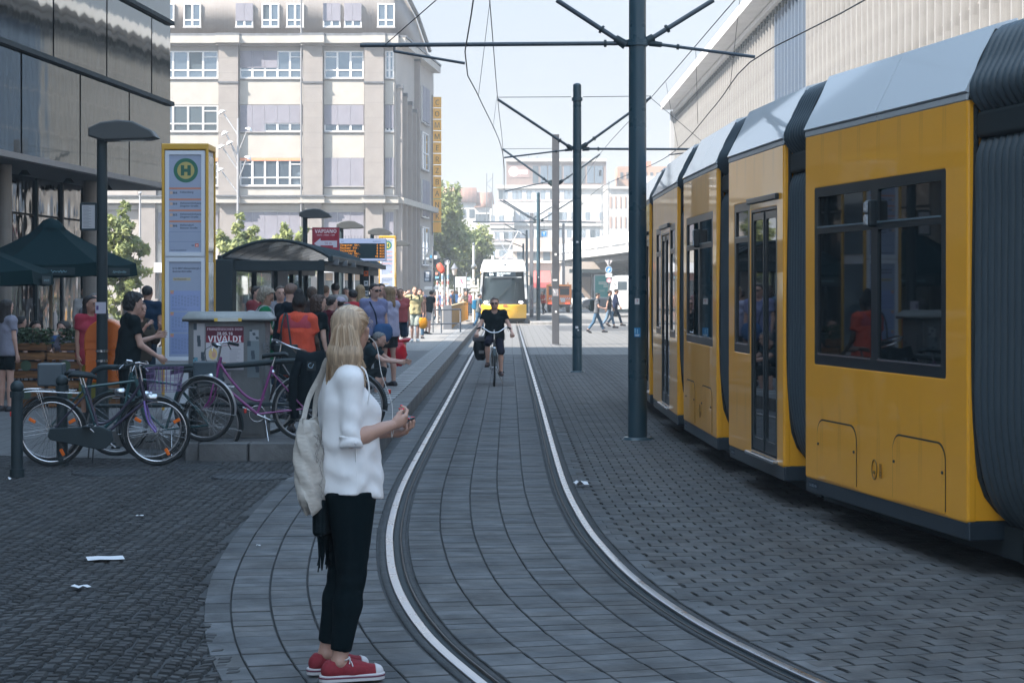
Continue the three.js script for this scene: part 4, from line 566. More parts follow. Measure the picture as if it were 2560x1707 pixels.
// ---------------------------------------------------------------- stop pylons
{
  const t = thing('stop_pylon', 'tall grey and yellow tram stop pylon with green H sign and route panels in front', 'stop sign', [-4.095, 0, -23.3], 0), W = .59, H3 = 3.58, ym = mat([.72, .4, .045], .4, { map: G.paint }), gm = mat([.62, .64, .68], .45, { map: G.paint });
  mesh('column', box(W - .06, H3 - .1, W - .06, 0, H3 / 2, 0), gm, t);
  for (const [x, z] of [[-1, 1], [1, 1], [1, -1], [-1, -1]]) mesh('edge_strip', rbox(.036, H3 - .3, .036, .01, x * (W / 2 - .02), H3 / 2 + .13, z * (W / 2 - .02)), ym, t);
  mesh('cap', [rbox(W, .08, W, .015, 0, H3, 0)], ym, t); mesh('plinth', rbox(W - .02, .3, W - .02, .01, 0, .15, 0), gm, t);
  for (const [y0, y1] of [[2.21, 3.53], [.9, 2.19]]) mesh('panel_frame', [box(W - .1, .05, .02, 0, y1 - .025, W / 2 - .02), box(W - .1, .05, .02, 0, y0 + .025, W / 2 - .02), box(.045, y1 - y0 - .1, .02, -W / 2 + .07, (y0 + y1) / 2, W / 2 - .02), box(.045, y1 - y0 - .1, .02, W / 2 - .07, (y0 + y1) / 2, W / 2 - .02)], mat([.66, .69, .75], .45), t);
  const blue = '#8d9cb6', ink = '#26323e';
  sheet('route_panel', .42, 1.22, print(336, 976, (g, w, h) => {
    g.fillStyle = '#98a3ba'; g.fillRect(0, 0, w, h); g.fillStyle = '#0a6650'; g.beginPath(); g.arc(174, 158, 122, 0, 7); g.fill(); g.fillStyle = '#b0a361'; g.beginPath(); g.arc(174, 158, 86, 0, 7); g.fill();
    g.fillStyle = '#0a5a4a'; g.fillRect(124, 106, 34, 104); g.fillRect(190, 106, 34, 104); g.fillRect(150, 142, 48, 32);
    [['M4', 'Falkenberg', ''], ['M4', 'Hohenschönhausen', 'Zingster Straße'], ['M5', 'Hohenschönhausen', 'Zingster Straße'], ['M6', 'Hellersdorf', 'Riesaer Straße']].forEach(([a, b, c], i) => { const y = 330 + i * 110; g.fillStyle = '#c98468'; g.fillRect(0, y, w, 18); g.fillStyle = '#c9a894'; g.fillRect(14, y + 38, 28, 28); text(g, a, 42, y + 52, 32, ink, 'sans-serif', 'left', 'bold'); text(g, b, 116, y + 46, 25, ink, 'sans-serif', 'left', 'bold'); text(g, c, 116, y + 74, 25, ink, 'sans-serif', 'left', 'bold'); });
    g.fillStyle = '#7886a2'; g.fillRect(0, 772, w, 4); g.fillRect(0, 870, w, 4); text(g, 'NE', 232, 908, 20, ink, 'sans-serif', 'left', 'bold'); g.fillStyle = '#d3684c'; g.fillRect(268, 890, 34, 34); text(g, '0', 285, 908, 22, '#fff', 'sans-serif', 'center', 'bold'); text(g, 'Durch den Bahnhof', 20, 958, 17, ink, 'sans-serif', 'left', 'bold');
  }, .25), t, 0, 2.87, W / 2 - .024);
  sheet('timetable_panel', .42, 1.19, print(336, 952, (g, w, h) => {
    g.fillStyle = '#97a2b8'; g.fillRect(0, 0, w, h); text(g, 'S+U-Bhf Alexanderpl./', 40, 66, 27, ink, 'sans-serif', 'left', 'bold'); text(g, 'Gontardstraße', 40, 96, 27, ink, 'sans-serif', 'left', 'bold'); g.fillStyle = '#b5aa90'; g.fillRect(46, 160, 176, 30); text(g, 'Tarifbereich', 52, 176, 24, ink);
    for (let k = 0; k < 3; k++) { const y = 290 + k * 216; g.fillStyle = ['#8c9cc6', '#8a9ac0', '#8796bd'][k]; g.fillRect(20, y, 300, 204); g.fillStyle = '#cfa05a'; g.fillRect(20, y, 34, 12); g.fillStyle = '#c98c8c'; g.fillRect(20, y + 14, 32, 18); g.fillStyle = '#74839f'; for (let q = 0; q < 12; q++) for (let c = 0; c < 9; c++) if ((q * 7 + c * 5 + k) % 4) g.fillRect(34 + c * 31, y + 50 + q * 9, 20, 4); text(g, 'MetroTram', 34, y + 184, 30, '#7583a6', 'sans-serif'); }
  }, .25), t, 0, 1.545, W / 2 - .024);
  sheet('operator_sign', .13, .15, print(64, 74, (g, w, h) => { g.fillStyle = '#e0a21c'; g.fillRect(0, 0, w, h); text(g, 'BVG', w / 2, 44, 30, '#16242c', 'sans-serif', 'center', 'bold'); }), t, .15, .69, W / 2 - .026);
  for (const [y, h] of [[2.87, 1.2], [1.54, 1.2]]) mesh('side_glass', box(.012, h, .46, W / 2 - .02, y, 0), PANE, t);
  const p2 = copy(t, [X(969, 65), .05, -65], 0, 'second pale stop pylon with H sign, farther along beyond the shelter');
}
// ---------------------------------------------------------------- shelter, boards
{
  const t = thing('tram_shelter', 'dark steel waiting shelter with arched ribbed roof and slim posts on the platform', 'shelter', [-4.63, .174, -36]), w = 1.06, N = 12, arc = (k, e = 0) => { const a = lerp(-1, 1, k); return V(a * (w + e), 2.22 + .34 * (1 - a * a) + e, 0); };
  for (let i = 0; i <= 10; i++) mesh('rib', tube([...Array(9)].map((_, q) => { const p = arc(q / 8, .02); p.z = -i * 1.5; return p; }), .035, 20, 6), M.dark, t);
  for (let i = 0; i < 10; i++) mesh('roof_pane', loft([...Array(N + 1)].map((_, q) => { const p = arc(q / N, 0); return [V(p.x, p.y, -i * 1.5 - .03), V(p.x, p.y, -i * 1.5 - 1.47), V(p.x, p.y - .012, -i * 1.5 - 1.47), V(p.x, p.y - .012, -i * 1.5 - .03)]; }), true, true), mat([.03, .05, .065], .2), t);
  for (let i = 0; i < 22; i++) mesh('roof_batten', tube([...Array(9)].map((_, q) => { const p = arc(q / 8, .03); p.z = -.4 - i * .68; return p; }), .022, 16, 5), M.dark, t);
  for (const s of [-1, 1]) { mesh('eave_beam', rbox(.1, .12, 15.2, .02, s * (w + .02), 2.22, -7.5), M.dark, t); for (const z of [-.15, -3.3, -6.6, -9.9, -13.2]) mesh('post', rbox(.1, 2.2, .1, .015, s * (w - .18), 1.1, z), M.dark, t); mesh('side_beam', rbox(.1, .2, 15, .01, s * (w - .18), 2.08, -7.5), M.dark, t); }
  mesh('end_fascia', rbox(2 * w - .2, .2, .08, .01, 0, 2.08, -.05), M.dark, t);
  mesh('info_panel', rbox(.34, 2.2, .5, .02, -.96, 1.1, .1), M.dark, t);
  for (let i = 0; i < 7; i++) mesh('wall_glass', box(.012, 1.75, 1.8, -w + .17, 1.2, -1.5 - i * 2), M.glass, t);
  for (const x of [-.42, .1, .5]) mesh('partition_post', box(.07, 2.2, .07, x, 1.1, -3.3), M.dark, t);
  mesh('poster_case', box(.35, 1.3, .06, -.35, 1.35, -3.4), mat([.6, .6, .62], .4), t); mesh('bench', rbox(.4, .06, 6, .01, -.7, .46, -6), M.grey, t);
  for (const z of [-.3, -2.2, -4.2]) mesh('bracket', poly([[0, 0], [.35, 0], [.35, .12]], .04).translate(w - .2, 2.1, z), M.grey, t);
  const b = thing('departure_board', 'black electronic departure board with orange text on a post beyond the shelter', 'display', [X(907, 45), .174, -45]);
  mesh('case', rbox(1.15, .55, .18, .02, 0, 2.58, 0), mat([.42, .46, .55], .4), b); mesh('post', rbox(.13, 2.35, .13, .01, .08, 1.17, -.02), M.dark, b); mesh('bird_spikes', [...Array(14)].map((_, i) => box(.006, .07, .006, -.5 + i * .075, 2.89, 0)), M.dark, b);
  sheet('board_print', 1.13, .53, print(600, 282, (g, W, H) => { g.fillStyle = '#8b98b4'; g.fillRect(0, 0, W, H); g.fillStyle = '#0c1e24'; g.fillRect(0, 58, 588, 196); text(g, 'Ziel', 16, 34, 24, '#33405a', 'sans-serif'); text(g, 'Abfahrt in', 430, 34, 24, '#33405a', 'sans-serif'); ['Zingster Str.', 'Riesaer Str.', 'Falkenberg', 'Zingster Str.', 'Riesaer Str.'].forEach((s, i) => { text(g, s, 8, 80 + i * 37, 34, '#ff9a22', 'monospace', 'left', 'bold'); text(g, (2 + i * 2) + ' min', 582, 80 + i * 37, 34, '#ff9a22', 'monospace', 'right', 'bold'); }); }, .5, { glow: .32 }), b, 0, 2.58, .095);
  [...Array(4)].forEach((_, i) => sheet('sticker', .11, .13, print(32, 40, (g) => { g.fillStyle = ['#d86a3a', '#cfd2d8', '#b9bfc9', '#d7d9dd'][i]; g.fillRect(0, 0, 32, 40); g.fillStyle = '#33424c'; g.fillRect(8, 12, 16, 10); }), b, .08, 2.0 - i * .24, .05));
  const s = thing('direction_sign', 'red and white arrow sign reading 10 m on the lamp behind the shelter', 'sign', [X(815, 51), 0, -50.9]);
  mesh('sign_plate', rbox(.76, .68, .03, .008, 0, 3.16, 0, 1), M.grey, s); mesh('bracket', [box(.2, .03, .03, -.46, 3.45, 0), box(.2, .03, .03, -.46, 2.9, 0)], M.dark, s);
  sheet('sign_print', .75, .67, print(360, 320, (g, W, H) => { g.fillStyle = '#a52a3e'; g.fillRect(0, 0, W, H); text(g, 'VAPIANO', W / 2, 48, 66, '#f1e6ea', 'sans-serif', 'center', 'bold'); text(g, 'PASTA  |  PIZZA  |  BAR', W / 2, 100, 22, '#f1e6ea', 'sans-serif', 'center', 'bold'); g.fillStyle = '#d9d4e0'; g.beginPath(); [[24, 210], [110, 138], [110, 172], [330, 172], [330, 262], [276, 262], [276, 236], [110, 236], [110, 280]].forEach(([x, y], i) => i ? g.lineTo(x, y) : g.moveTo(x, y)); g.fill(); text(g, '10 m', 210, 206, 44, '#a85a78', 'sans-serif', 'center'); }), s, 0, 3.16, .017);
}
// ---------------------------------------------------------------- cabinet, railings, bollards
{
  const D = 20, t = thing('utility_cabinet', 'grey utility cabinet with a sloped cap and torn concert poster behind the bicycles', 'cabinet', [-3.11, .174, -20.25]), cm = mat([.235, .245, .25], .7, { map: G.streak, bumpMap: G.stoneB, bumpScale: .004 });
  mesh('cabinet_body', rbox(.84, 1.28, .42, .01, 0, .64, 0), cm, t); mesh('cap', loft([[V(-.48, 1.27, .26), V(.48, 1.27, .26), V(.48, 1.27, -.26), V(-.48, 1.27, -.26)], [V(-.48, 1.31, .26), V(.48, 1.31, .26), V(.48, 1.31, -.26), V(-.48, 1.31, -.26)], [V(-.42, 1.375, .2), V(.42, 1.375, .2), V(.42, 1.375, -.2), V(-.42, 1.375, -.2)]]), mat([.36, .37, .36], .6, { map: G.streak }), t);
  mesh('door', [box(.37, 1.15, .012, -.2, .62, .214), box(.37, 1.15, .012, .2, .62, .214)], cm, t); mesh('hinge', [.2, .6, 1.0].map((y) => cyl(.012, .07, .405, y, .215)), M.grey, t); mesh('vent_slots', [...Array(6)].map((_, i) => box(.02, .016, .02, .422, .9 + i * .035, .1)), M.grey, t);
  sheet('cap_sticker', .3, .035, print(200, 24, (g, w, h) => { g.fillStyle = '#c9c7bd'; g.fillRect(0, 0, w, h); g.fillStyle = '#d9b24c'; g.fillRect(0, 0, 26, h); g.fillRect(w - 26, 0, 26, h); }), t, .02, 1.29, .2625);
  sheet('concert_poster', .41, .47, print(400, 460, (g, w, h) => {
    g.fillStyle = '#b9b6bb'; g.fillRect(0, 0, w, h); g.fillStyle = '#571c30'; g.fillRect(0, 0, w, 96); text(g, 'FRANZÖSISCHER DOM', w / 2, 28, 36, '#c8b6bd', 'sans-serif', 'center', 'bold'); text(g, '28.05.16', w / 2, 74, 44, '#d9d2d6', 'sans-serif', 'center', 'bold'); g.fillStyle = '#7c2438'; g.fillRect(0, 96, w, 74); text(g, 'VIVALDI', w / 2, 132, 92, '#dedadd', 'sans-serif', 'center', 'bold'); text(g, 'Die vier Jahreszeiten', w / 2, 198, 32, '#9a5560', 'serif', 'center', 'italic');
    g.fillStyle = '#d8b87c'; g.beginPath(); g.ellipse(74, 290, 46, 62, 0, 0, 7); g.fill(); g.fillStyle = '#c79a86'; g.beginPath(); g.ellipse(84, 298, 22, 32, 0, 0, 7); g.fill(); g.fillStyle = '#8c3a22'; g.beginPath(); g.moveTo(0, 460); g.lineTo(30, 360); g.lineTo(130, 372); g.lineTo(170, 460); g.fill(); g.fillStyle = '#b98a76'; g.fillRect(120, 380, 90, 22); g.fillStyle = '#8a8590'; for (let i = 0; i < 9; i++) g.fillRect(250, 240 + i * 22, 120 - (i * 29) % 50, 5);
  }), t, -.02, .98, .2235);
  [[-.3, 1.0, .12, .5, '#a5a3a6'], [.29, .86, .13, .4, '#6e7a80'], [-.05, .62, .2, .2, '#99979c'], [.3, 1.12, .1, .12, '#8f9499'], [-.34, .82, .05, .12, '#5d8fa0']].forEach(([x, y, w, h, c], i) => sheet('torn_paper', w, h, print(48, 64, (g) => { g.fillStyle = c; g.fillRect(0, 0, 48, 64); g.fillStyle = '#3c4852'; for (let q = 0; q < 5; q++) g.fillRect((q * 17) % 36, (q * 23) % 52, 14, 9); }), t, x, y, .2215 + i * .0005));
  const rl = thing('railing', 'dark pipe railing with two bars in front of the utility cabinet', 'railing', [0, 0, 0]);
  const a = V(-4.62, .93, -20.1), b = V(-2.1, .99, -19.85); mesh('top_rail', tube([a.clone().setY(.3), a.clone().setY(.8), a.clone().add(V(.08, -.01, 0)), a.clone().lerp(b, .2), a.clone().lerp(b, .6), b.clone().add(V(-.08, 0, 0)), b.clone().setY(.85), b.clone().setY(.2)], .031, 80, 10), M.dark, rl); mesh('lower_rail', bar(V(-4.6, .52, -20.1), V(-2.1, .56, -19.85), .022), M.dark, rl);
  for (const k of [.46]) { const p = a.clone().lerp(b, k); mesh('post', bar(V(p.x, .1, p.z), p, .04, .04, 12), M.dark, rl); }
  const bo = thing('bollard', 'dark ball-topped bollard at the far left edge, closest to us', 'bollard', [-4.74, 0, -17.6], 0, 'bollards by the bicycles'); mesh('shaft', [cyl(.058, .8, 0, .4, 0, .054, 18), cyl(.066, .06, 0, .79, 0, .066, 18), cyl(.07, .08, 0, .04, 0, .07, 18)], M.dark, bo); mesh('knob', ball(.065, 0, .86, 0, 1, 1, 1, 16), M.dark, bo);
  copy(bo, [-4.59, 0, -18.75], 0, 'dark ball-topped bollard in front of the rear wheel of the left bicycle');
  // far end of the platform
  const fr = thing('railing', 'grey two-bar railing at the far sunlit end of the platform', 'railing', [0, .174, 0]), fm = mat([.12, .14, .17], .5), fa = V(X(1020, 65), 0, -65), fb = V(X(1151, 69), 0, -69);
  for (const y of [.86, .34]) mesh('rail', bar(fa.clone().setY(y), fb.clone().setY(y), .028), fm, fr); for (const k of [0, .33, .62, 1]) { const p = fa.clone().lerp(fb, k); mesh('post', bar(p, p.clone().setY(.88), .03), fm, fr); }
  const br = thing('wooden_barrier', 'curved yellow wooden slat barrier at the end of the platform', 'barrier', [0, .174, 0]);
  for (let i = 0; i < 34; i++) { const k = i / 33, D = lerp(74, 98, k), x = -2.46 - .12 * Math.sin(k * 3) + .1 * k; mesh('slat', rbox(.05, .88 + (i % 3) * .01, .68, .008, x, .44, -D, 1), mat([[.62, .37, .08], [.5, .3, .08], [.7, .43, .12]][i % 3], .6, { map: G.wood }), br); }
  mesh('end_board', rbox(.34, .98, .06, .01, -2.58, .49, -73.6), mat([.12, .13, .15], .6), br); mesh('top_rail', rbox(.12, .05, 24.4, .01, -2.5, .93, -86), mat([.5, .38, .2], .6), br);
}

// ---------------------------------------------------------------- signs at the crossing
{
  const pole = (t, h, r = .03, m = M.alu) => mesh('pole', bar(V(0, 0, 0), V(0, h, 0), r, r, 10), m, t), D0 = 68;
  const a = thing('sign_post', 'post with the grey back of a round sign and sticker boards at platform end', 'sign post', [X(1082, D0), .17, -D0]); pole(a, 3.2, .035);
  mesh('round_sign', cyl(.28, .02, 0, 0, 0, .28, 32).rotateX(Math.PI / 2).translate(0, 2.77, -.05), M.grey, a); mesh('sticker_board', [box(.26, .42, .03, -.2, 1.93 + .17, .0)], mat([.06, .08, .11], .6), a); mesh('sticker_board', box(.26, .34, .03, .14, 2.1, -.02), mat([.09, .11, .13], .6), a); mesh('name_plate', rbox(.5, .1, .03, .008, -.06, 1.66, 0), M.white, a); mesh('clamp', box(.09, .14, .09, 0, 1.5, 0), M.dark, a);
  [[-.2, 2.15, .13, .2, '#c6c9d0'], [-.22, 1.98, .16, .1, '#a8b0ba'], [.14, 2.2, .1, .1, '#c98d7c'], [.15, 2.05, .14, .08, '#7fb0c8'], [-.07, 2.82, .07, .1, '#3a8fc0'], [.1, 2.8, .12, .14, '#b9bcc4'], [-.2, 2.75, .1, .08, '#aab3bd']].forEach(([x, y, w, h, c]) => mesh('sticker', box(w, h, .003, x, y, .022), mat(new THREE.Color(c).toArray(), .6), a));
  const rs = thing('traffic_light', 'traffic light wrapped in bright red orange cloth right of the sticker-covered post', 'traffic light', [X(1112, 86), 0, -86]); pole(rs, 3.2, .04, M.grey);
  mesh('red_cover', loft([0, 1, 2, 3].map((i) => [...Array(8)].map((_, k) => V(-.12 + Math.cos(k * .785) * [.12, .2, .17, .08][i] - .05 * i, 2.55 + i * .14 + .06 * Math.sin(k * 2), Math.sin(k * .785) * .14)))), mat([.75, .1, .06], .7), rs); mesh('round_signal', cyl(.19, .12, 0, 0, 0, .19, 24).rotateX(Math.PI / 2).translate(.1, 3.05, 0), mat([.3, .3, .33], .5), rs); mesh('visor', torus(.17, .025, 20, 6).translate(.1, 3.05, .07), M.dark, rs);
  [[1106, 88, 2.35, 'thin post with stickers left of its taller twin at the platform end'], [1120, 84, 2.75, 'pale taller post with stickers behind the curved wooden barrier'], [1093, 92, 2.1, 'thin grey post close behind the round sign back']].forEach(([px, D, h, lb]) => { const t = thing('sticker_post', lb, 'post', [X(px, D), 0, -D]); pole(t, h + .3, .055, mat([.55, .53, .5], .5)); for (let i = 0; i < 6; i++) mesh('sticker', cyl(.057, .1 + (i % 3) * .05, 0, 1.0 + i * .27, 0, .057, 10), mat([[.5, .2, .18], [.2, .3, .4], [.6, .6, .58], [.3, .3, .3]][i % 4], .6), t); mesh('cap', ball(.06, 0, h + .3, 0), M.grey, t); });
  const ph = thing('pharmacy_sign', 'white pharmacy sign with a red gothic letter A behind the wooden barrier', 'sign', [X(1151, 120), 0, -120]); pole(ph, 2.6, .04, M.grey); mesh('sign_box', rbox(.75, .68, .12, .02, 0, 2.24, 0), M.white, ph); sheet('sign_face', .7, .64, print(140, 128, (g, w, h) => { g.fillStyle = '#d3cdd6'; g.fillRect(0, 0, w, h); text(g, 'A', w / 2 + 6, 54, 92, '#c23a5c', 'serif', 'center', 'bold'); g.fillStyle = '#b8687c'; g.fillRect(40, 104, 60, 8); }), ph, 0, 2.24, .063);
  const ph2 = thing('shop_sign', 'bluish white stacked shop signs right of the red A sign', 'sign', [X(1166, 122), 0, -122]); pole(ph2, 2.9, .04, M.grey); for (let i = 0; i < 3; i++) mesh('sign_plate', rbox(.5, .2, .05, .008, .05, 1.95 + i * .26, 0), mat([[.5, .55, .62], [.6, .6, .62], [.3, .42, .5]][i], .5), ph2);
  const gs = thing('crossing_sign', 'tall grey post with a cream sign plate bearing a circle, left of the approaching tram', 'sign post', [X(1184, 99), 0, -99]); pole(gs, 4.2, .07, mat([.4, .42, .43], .5)); mesh('post_cap', ball(.09, 0, 4.2, 0), M.grey, gs); mesh('globe', ball(.16, .02, 3.0, 0), M.grey, gs); mesh('sign_plate', rbox(.46, .5, .04, .01, .06, 2.1, .08), mat([.5, .49, .45], .6), gs); mesh('circle_mark', torus(.11, .012, 24, 6).translate(.06, 2.16, .105), M.grey, gs); mesh('lower_plate', rbox(.44, .16, .04, .01, .06, 1.72, .08), mat([.58, .57, .53], .6), gs);
  const ln = thing('street_lantern', 'old fashioned glazed street lantern hanging in front of the dark tree', 'lantern', [X(1136, 110), 0, -110]); pole(ln, 2.6, .05, M.dark); mesh('lantern_glass', lathe([[.1, 2.62], [.2, 3.02]], 6), mat([.45, .42, .42], .2), ln); mesh('lantern_roof', lathe([[.26, 3.0], [.12, 3.2], [.04, 3.3], [.001, 3.36]], 6), mat([.12, .13, .15], .5), ln); mesh('lantern_foot', lathe([[.05, 2.5], [.11, 2.62]], 6), M.dark, ln);
  const bs = thing('direction_sign', 'round blue turn right sign before the teal billboard', 'sign post', [X(1522, 112), 0, -112]); pole(bs, 3.6, .03);
  mesh('blue_disc', cyl(.2, .015, 0, 0, 0, .2, 32).rotateX(Math.PI / 2).translate(0, 2.97, .04), mat([.04, .22, .5], .5), bs); sheet('arrow', .26, .26, print(64, 64, (g) => { g.fillStyle = '#2a73b5'; g.fillRect(0, 0, 64, 64); g.strokeStyle = '#eef2f5'; g.lineWidth = 10; g.beginPath(); g.moveTo(22, 64); g.lineTo(22, 36); g.quadraticCurveTo(24, 24, 40, 24); g.stroke(); g.fillStyle = '#eef2f5'; g.beginPath(); g.moveTo(36, 8); g.lineTo(60, 24); g.lineTo(36, 42); g.fill(); }), bs, 0, 2.97, .05); mesh('disc_rim', torus(.2, .014, 32, 6).translate(0, 2.97, .045), M.white, bs);
  mesh('plate', rbox(.4, .25, .02, .006, .01, 2.62, .04), M.white, bs); mesh('prohibition_disc', cyl(.14, .015, 0, 0, 0, .14, 24).rotateX(Math.PI / 2).translate(.01, 2.32, .04), mat([.6, .5, .53], .5), bs); mesh('disc_ring', torus(.13, .018, 24, 6).translate(.01, 2.32, .05), mat([.6, .2, .25], .5), bs); mesh('yield_back', poly([[-.24, 3.55], [.24, 3.55], [0, 3.14]], .012).translate(0, 0, -.03), mat([.5, .46, .46], .6), bs);
  const ts = thing('stop_signal', 'tiny blue hanging sign with a white T right of the thin dark mast', 'sign', [X(1360, 98), Y(585, 98), -97.8]); mesh('sign_plate', rbox(.25, .24, .03, .01, 0, 0, 0), mat([.03, .2, .52], .5), ts); mesh('letter', [box(.14, .03, .01, 0, .06, .018), box(.03, .13, .01, 0, -.01, .0185)], M.white, ts); mesh('hanger', bar(V(0, .1, 0), V(0, .65, 0), .01), M.dark, ts);
  const bb = thing('billboard', 'teal advertising billboard with grey lettering in front of the shop under the bridge', 'billboard', [X(1506, 150), 0, -150]); mesh('board_face', box(1.2, 1.75, .1, 0, 2.0, 0), mat([.012, .22, .21], .5), bb); mesh('board_frame', [box(.07, 1.9, .16, -.63, 2, 0), box(.07, 1.9, .16, .63, 2, 0), box(1.3, .07, .16, 0, 2.92, 0), box(1.3, .07, .16, 0, 1.09, 0)], mat([.4, .42, .43], .4), bb); mesh('board_leg', [box(.08, 1.1, .1, -.5, .55, 0), box(.08, 1.1, .1, .5, .55, 0)], M.grey, bb);
  sheet('board_print', 1.1, 1.6, print(110, 160, (g, w, h) => { g.fillStyle = '#1f7f7a'; g.fillRect(0, 0, w, h); g.fillStyle = '#a9b3a9'; for (let i = 0; i < 4; i++) g.fillRect(24 + (i > 1 ? 40 : 0), 42 + i * 12, i > 1 ? 34 : 68, 9); g.fillRect(30, 110, 46, 3); g.fillRect(36, 118, 36, 3); }), bb, 0, 2, .053);
  // crossing bollards and scooters are too small to see; vehicles
  const wheel = (t, x, y, z, r, w, turned) => { const g = sub('wheel', t); g.position.set(x, y, z); if (turned) g.rotation.y = Math.PI / 2; mesh('tyre', torus(r - w * .3, w * .5, 24, 10), M.rubber, g); mesh('rim', cyl(r * .66, w * .5, 0, 0, 0, r * .66, 20).rotateX(Math.PI / 2), M.alu, g); for (let i = 0; i < 5; i++) mesh('spoke', box(.05, r * 1.2, .02).rotateZ(i * 1.257).translate(0, 0, w * .28), mat([.5, .51, .52], .3, { metalness: .6 }), g); };
  function makeCar(name, lb, paint, pos, turn) {
    const t = thing(name, lb, 'car', pos, turn), L = 4.1, W = 1.7, B = [[-2.05, .3], [2.02, .3], [2.05, .62], [1.9, .8], [1.1, .93], [-1.75, .93], [-2.03, .8]], C = [[-1.72, .9], [1.05, .9], [.4, 1.36], [-.9, 1.4], [-1.5, 1.2]];
    mesh('body', poly(B, W - .12, .06).translate(0, 0, -W / 2 + .06), paint, t); mesh('cabin', poly(C, W - .34, .04).translate(0, 0, -W / 2 + .17), tramGlass, t); mesh('roof', poly([[.36, 1.36], [-.9, 1.405], [-1.4, 1.25], [-1.36, 1.29], [-.9, 1.45], [.36, 1.405]], W - .36, .02).translate(0, 0, -W / 2 + .18), paint, t);
    for (const s of [-1, 1]) { for (const x of [-1.3, 1.28]) wheel(t, x, .31, s * (W / 2 - .06), .31, .2); mesh('mirror', rbox(.18, .12, .12, .03, .75, .98, s * (W / 2 + .08)), paint, t); mesh('door_line', box(.015, .55, .01, -.2, .65, s * (W / 2 + .001)), M.black, t); mesh('pillar', box(.07, .48, .02, -.25, 1.14, s * (W / 2 - .125)), paint, t); mesh('headlight', rbox(.12, .14, .32, .03, 2.0, .66, s * .58), mat([.7, .7, .72], .1, { metalness: .5 }), t); mesh('tail_light', rbox(.08, .16, .3, .02, -2.06, .76, s * .6), mat([.5, .03, .03], .2), t); }
    mesh('bumper', [rbox(.12, .2, W - .1, .04, 2.06, .42, 0), rbox(.12, .2, W - .1, .04, -2.06, .42, 0)], M.dark, t); mesh('number_plate', box(.02, .11, .5, -2.13, .5, 0), M.white, t); return t;
  }
  makeCar('parked_car', 'dark grey blue car behind the three crossing men', mat([.05, .065, .085], .25, { clearcoat: 1, clearcoatRoughness: .05 }), [X(1455, 156) + 2.1, 0, -156], Math.PI);
  makeCar('parked_car', 'pale cream car half hidden by the second mast', mat([.62, .6, .56], .3, { clearcoat: 1, clearcoatRoughness: .05 }), [X(1436, 166), 0, -167], -1.2);
  const v = thing('delivery_van', 'white high-roofed delivery van seen from behind, beside the nearest mast', 'van', [X(1534, 118) + 1.0, 0, -118], 0), vw = mat([.72, .73, .75], .35, { clearcoat: .6 });
  mesh('body', loft([[-1, .35], [-1, 1.35], [-.96, 1.9], [-.8, 2.6], [-.7, 2.66], [.7, 2.66], [.8, 2.6], [.96, 1.9], [1, 1.35], [1, .35]].map(([x, y]) => [V(x, y, 0), V(x, y, -5.2)]).reduce((q, [a, b]) => { q[0].push(a); q[1].push(b); return q; }, [[], []]).map((r) => r.reverse())), vw, v);
  mesh('rear_door', [box(.86, 2.0, .03, -.44, 1.5, .01), box(.86, 2.0, .03, .44, 1.5, .01)], vw, v); mesh('door_gap', box(.02, 2.0, .02, 0, 1.5, .02), M.dark, v); for (const s of [-1, 1]) { mesh('tail_light', rbox(.12, .42, .06, .02, s * .9, 1.0, .02), mat([.55, .04, .05], .25), v); mesh('rear_glass', rbox(.6, .55, .02, .05, s * .44, 2.0, .03), PANE2, v); wheel(v, s * .82, .34, -.9, .34, .24, 1); wheel(v, s * .82, .34, -4.2, .34, .24, 1); } mesh('bumper', rbox(2.0, .18, .16, .03, 0, .42, .02), M.dark, v); mesh('number_plate', box(.5, .11, .02, .0, .62, .03), M.white, v); mesh('hinge', [0, 1, 2].map((i) => box(.1, .05, .05, -.92, .9 + i * .6, .02)), M.dark, v);
  const o = thing('orange_truck', 'small orange municipal truck seen from behind, between the masts', 'truck', [X(1366, 142) + .98, 0, -142], 0), om = mat([.8, .2, .03], .4);
  mesh('cab', rbox(1.86, 1.55, 3.0, .06, 0, 1.33, -1.5), om, o); mesh('roof_rim', [rbox(1.92, .16, .2, .02, 0, 2.06, .0), rbox(.14, 1.2, .1, .02, -.9, 1.5, .02), rbox(.14, 1.2, .1, .02, .9, 1.5, .02)], mat([.85, .27, .06], .4), o); mesh('rear_glass', [rbox(.72, .5, .04, .03, -.42, 1.58, .02), rbox(.72, .5, .04, .03, .42, 1.58, .02)], M.black, o); mesh('upper_vent', rbox(1.6, .14, .04, .01, 0, 1.93, .015), M.dark, o);
  sheet('hazard_strip', 1.8, .16, print(256, 24, (g, w, h) => { g.fillStyle = '#d8d0cc'; g.fillRect(0, 0, w, h); g.fillStyle = '#c8452a'; for (let i = 0; i < 12; i++) { g.beginPath(); g.moveTo(i * 24, h); g.lineTo(i * 24 + 12, h); g.lineTo(i * 24 + 24, 0); g.lineTo(i * 24 + 12, 0); g.fill(); } }), o, 0, 1.06, .03); mesh('white_panel', box(.36, .3, .03, .3, .93, .035), M.white, o); mesh('bumper', rbox(1.8, .2, .2, .02, 0, .5, .02), M.dark, o); for (const s of [-1, 1]) { mesh('tail_light', rbox(.32, .12, .06, .02, s * .65, .68, .06), mat([.85, .12, .05], .2, { emissive3: [.5, .05, .02] }), o); wheel(o, s * .72, .32, -.5, .32, .3, 1); wheel(o, s * .72, .32, -2.4, .32, .3, 1); mesh('beacon', cyl(.07, .16, s * .7, 2.2, -.3), mat([.8, .5, .3], .3), o); mesh('mirror', rbox(.12, .3, .06, .02, s * 1.06, 1.6, -2.6), M.dark, o); }
}
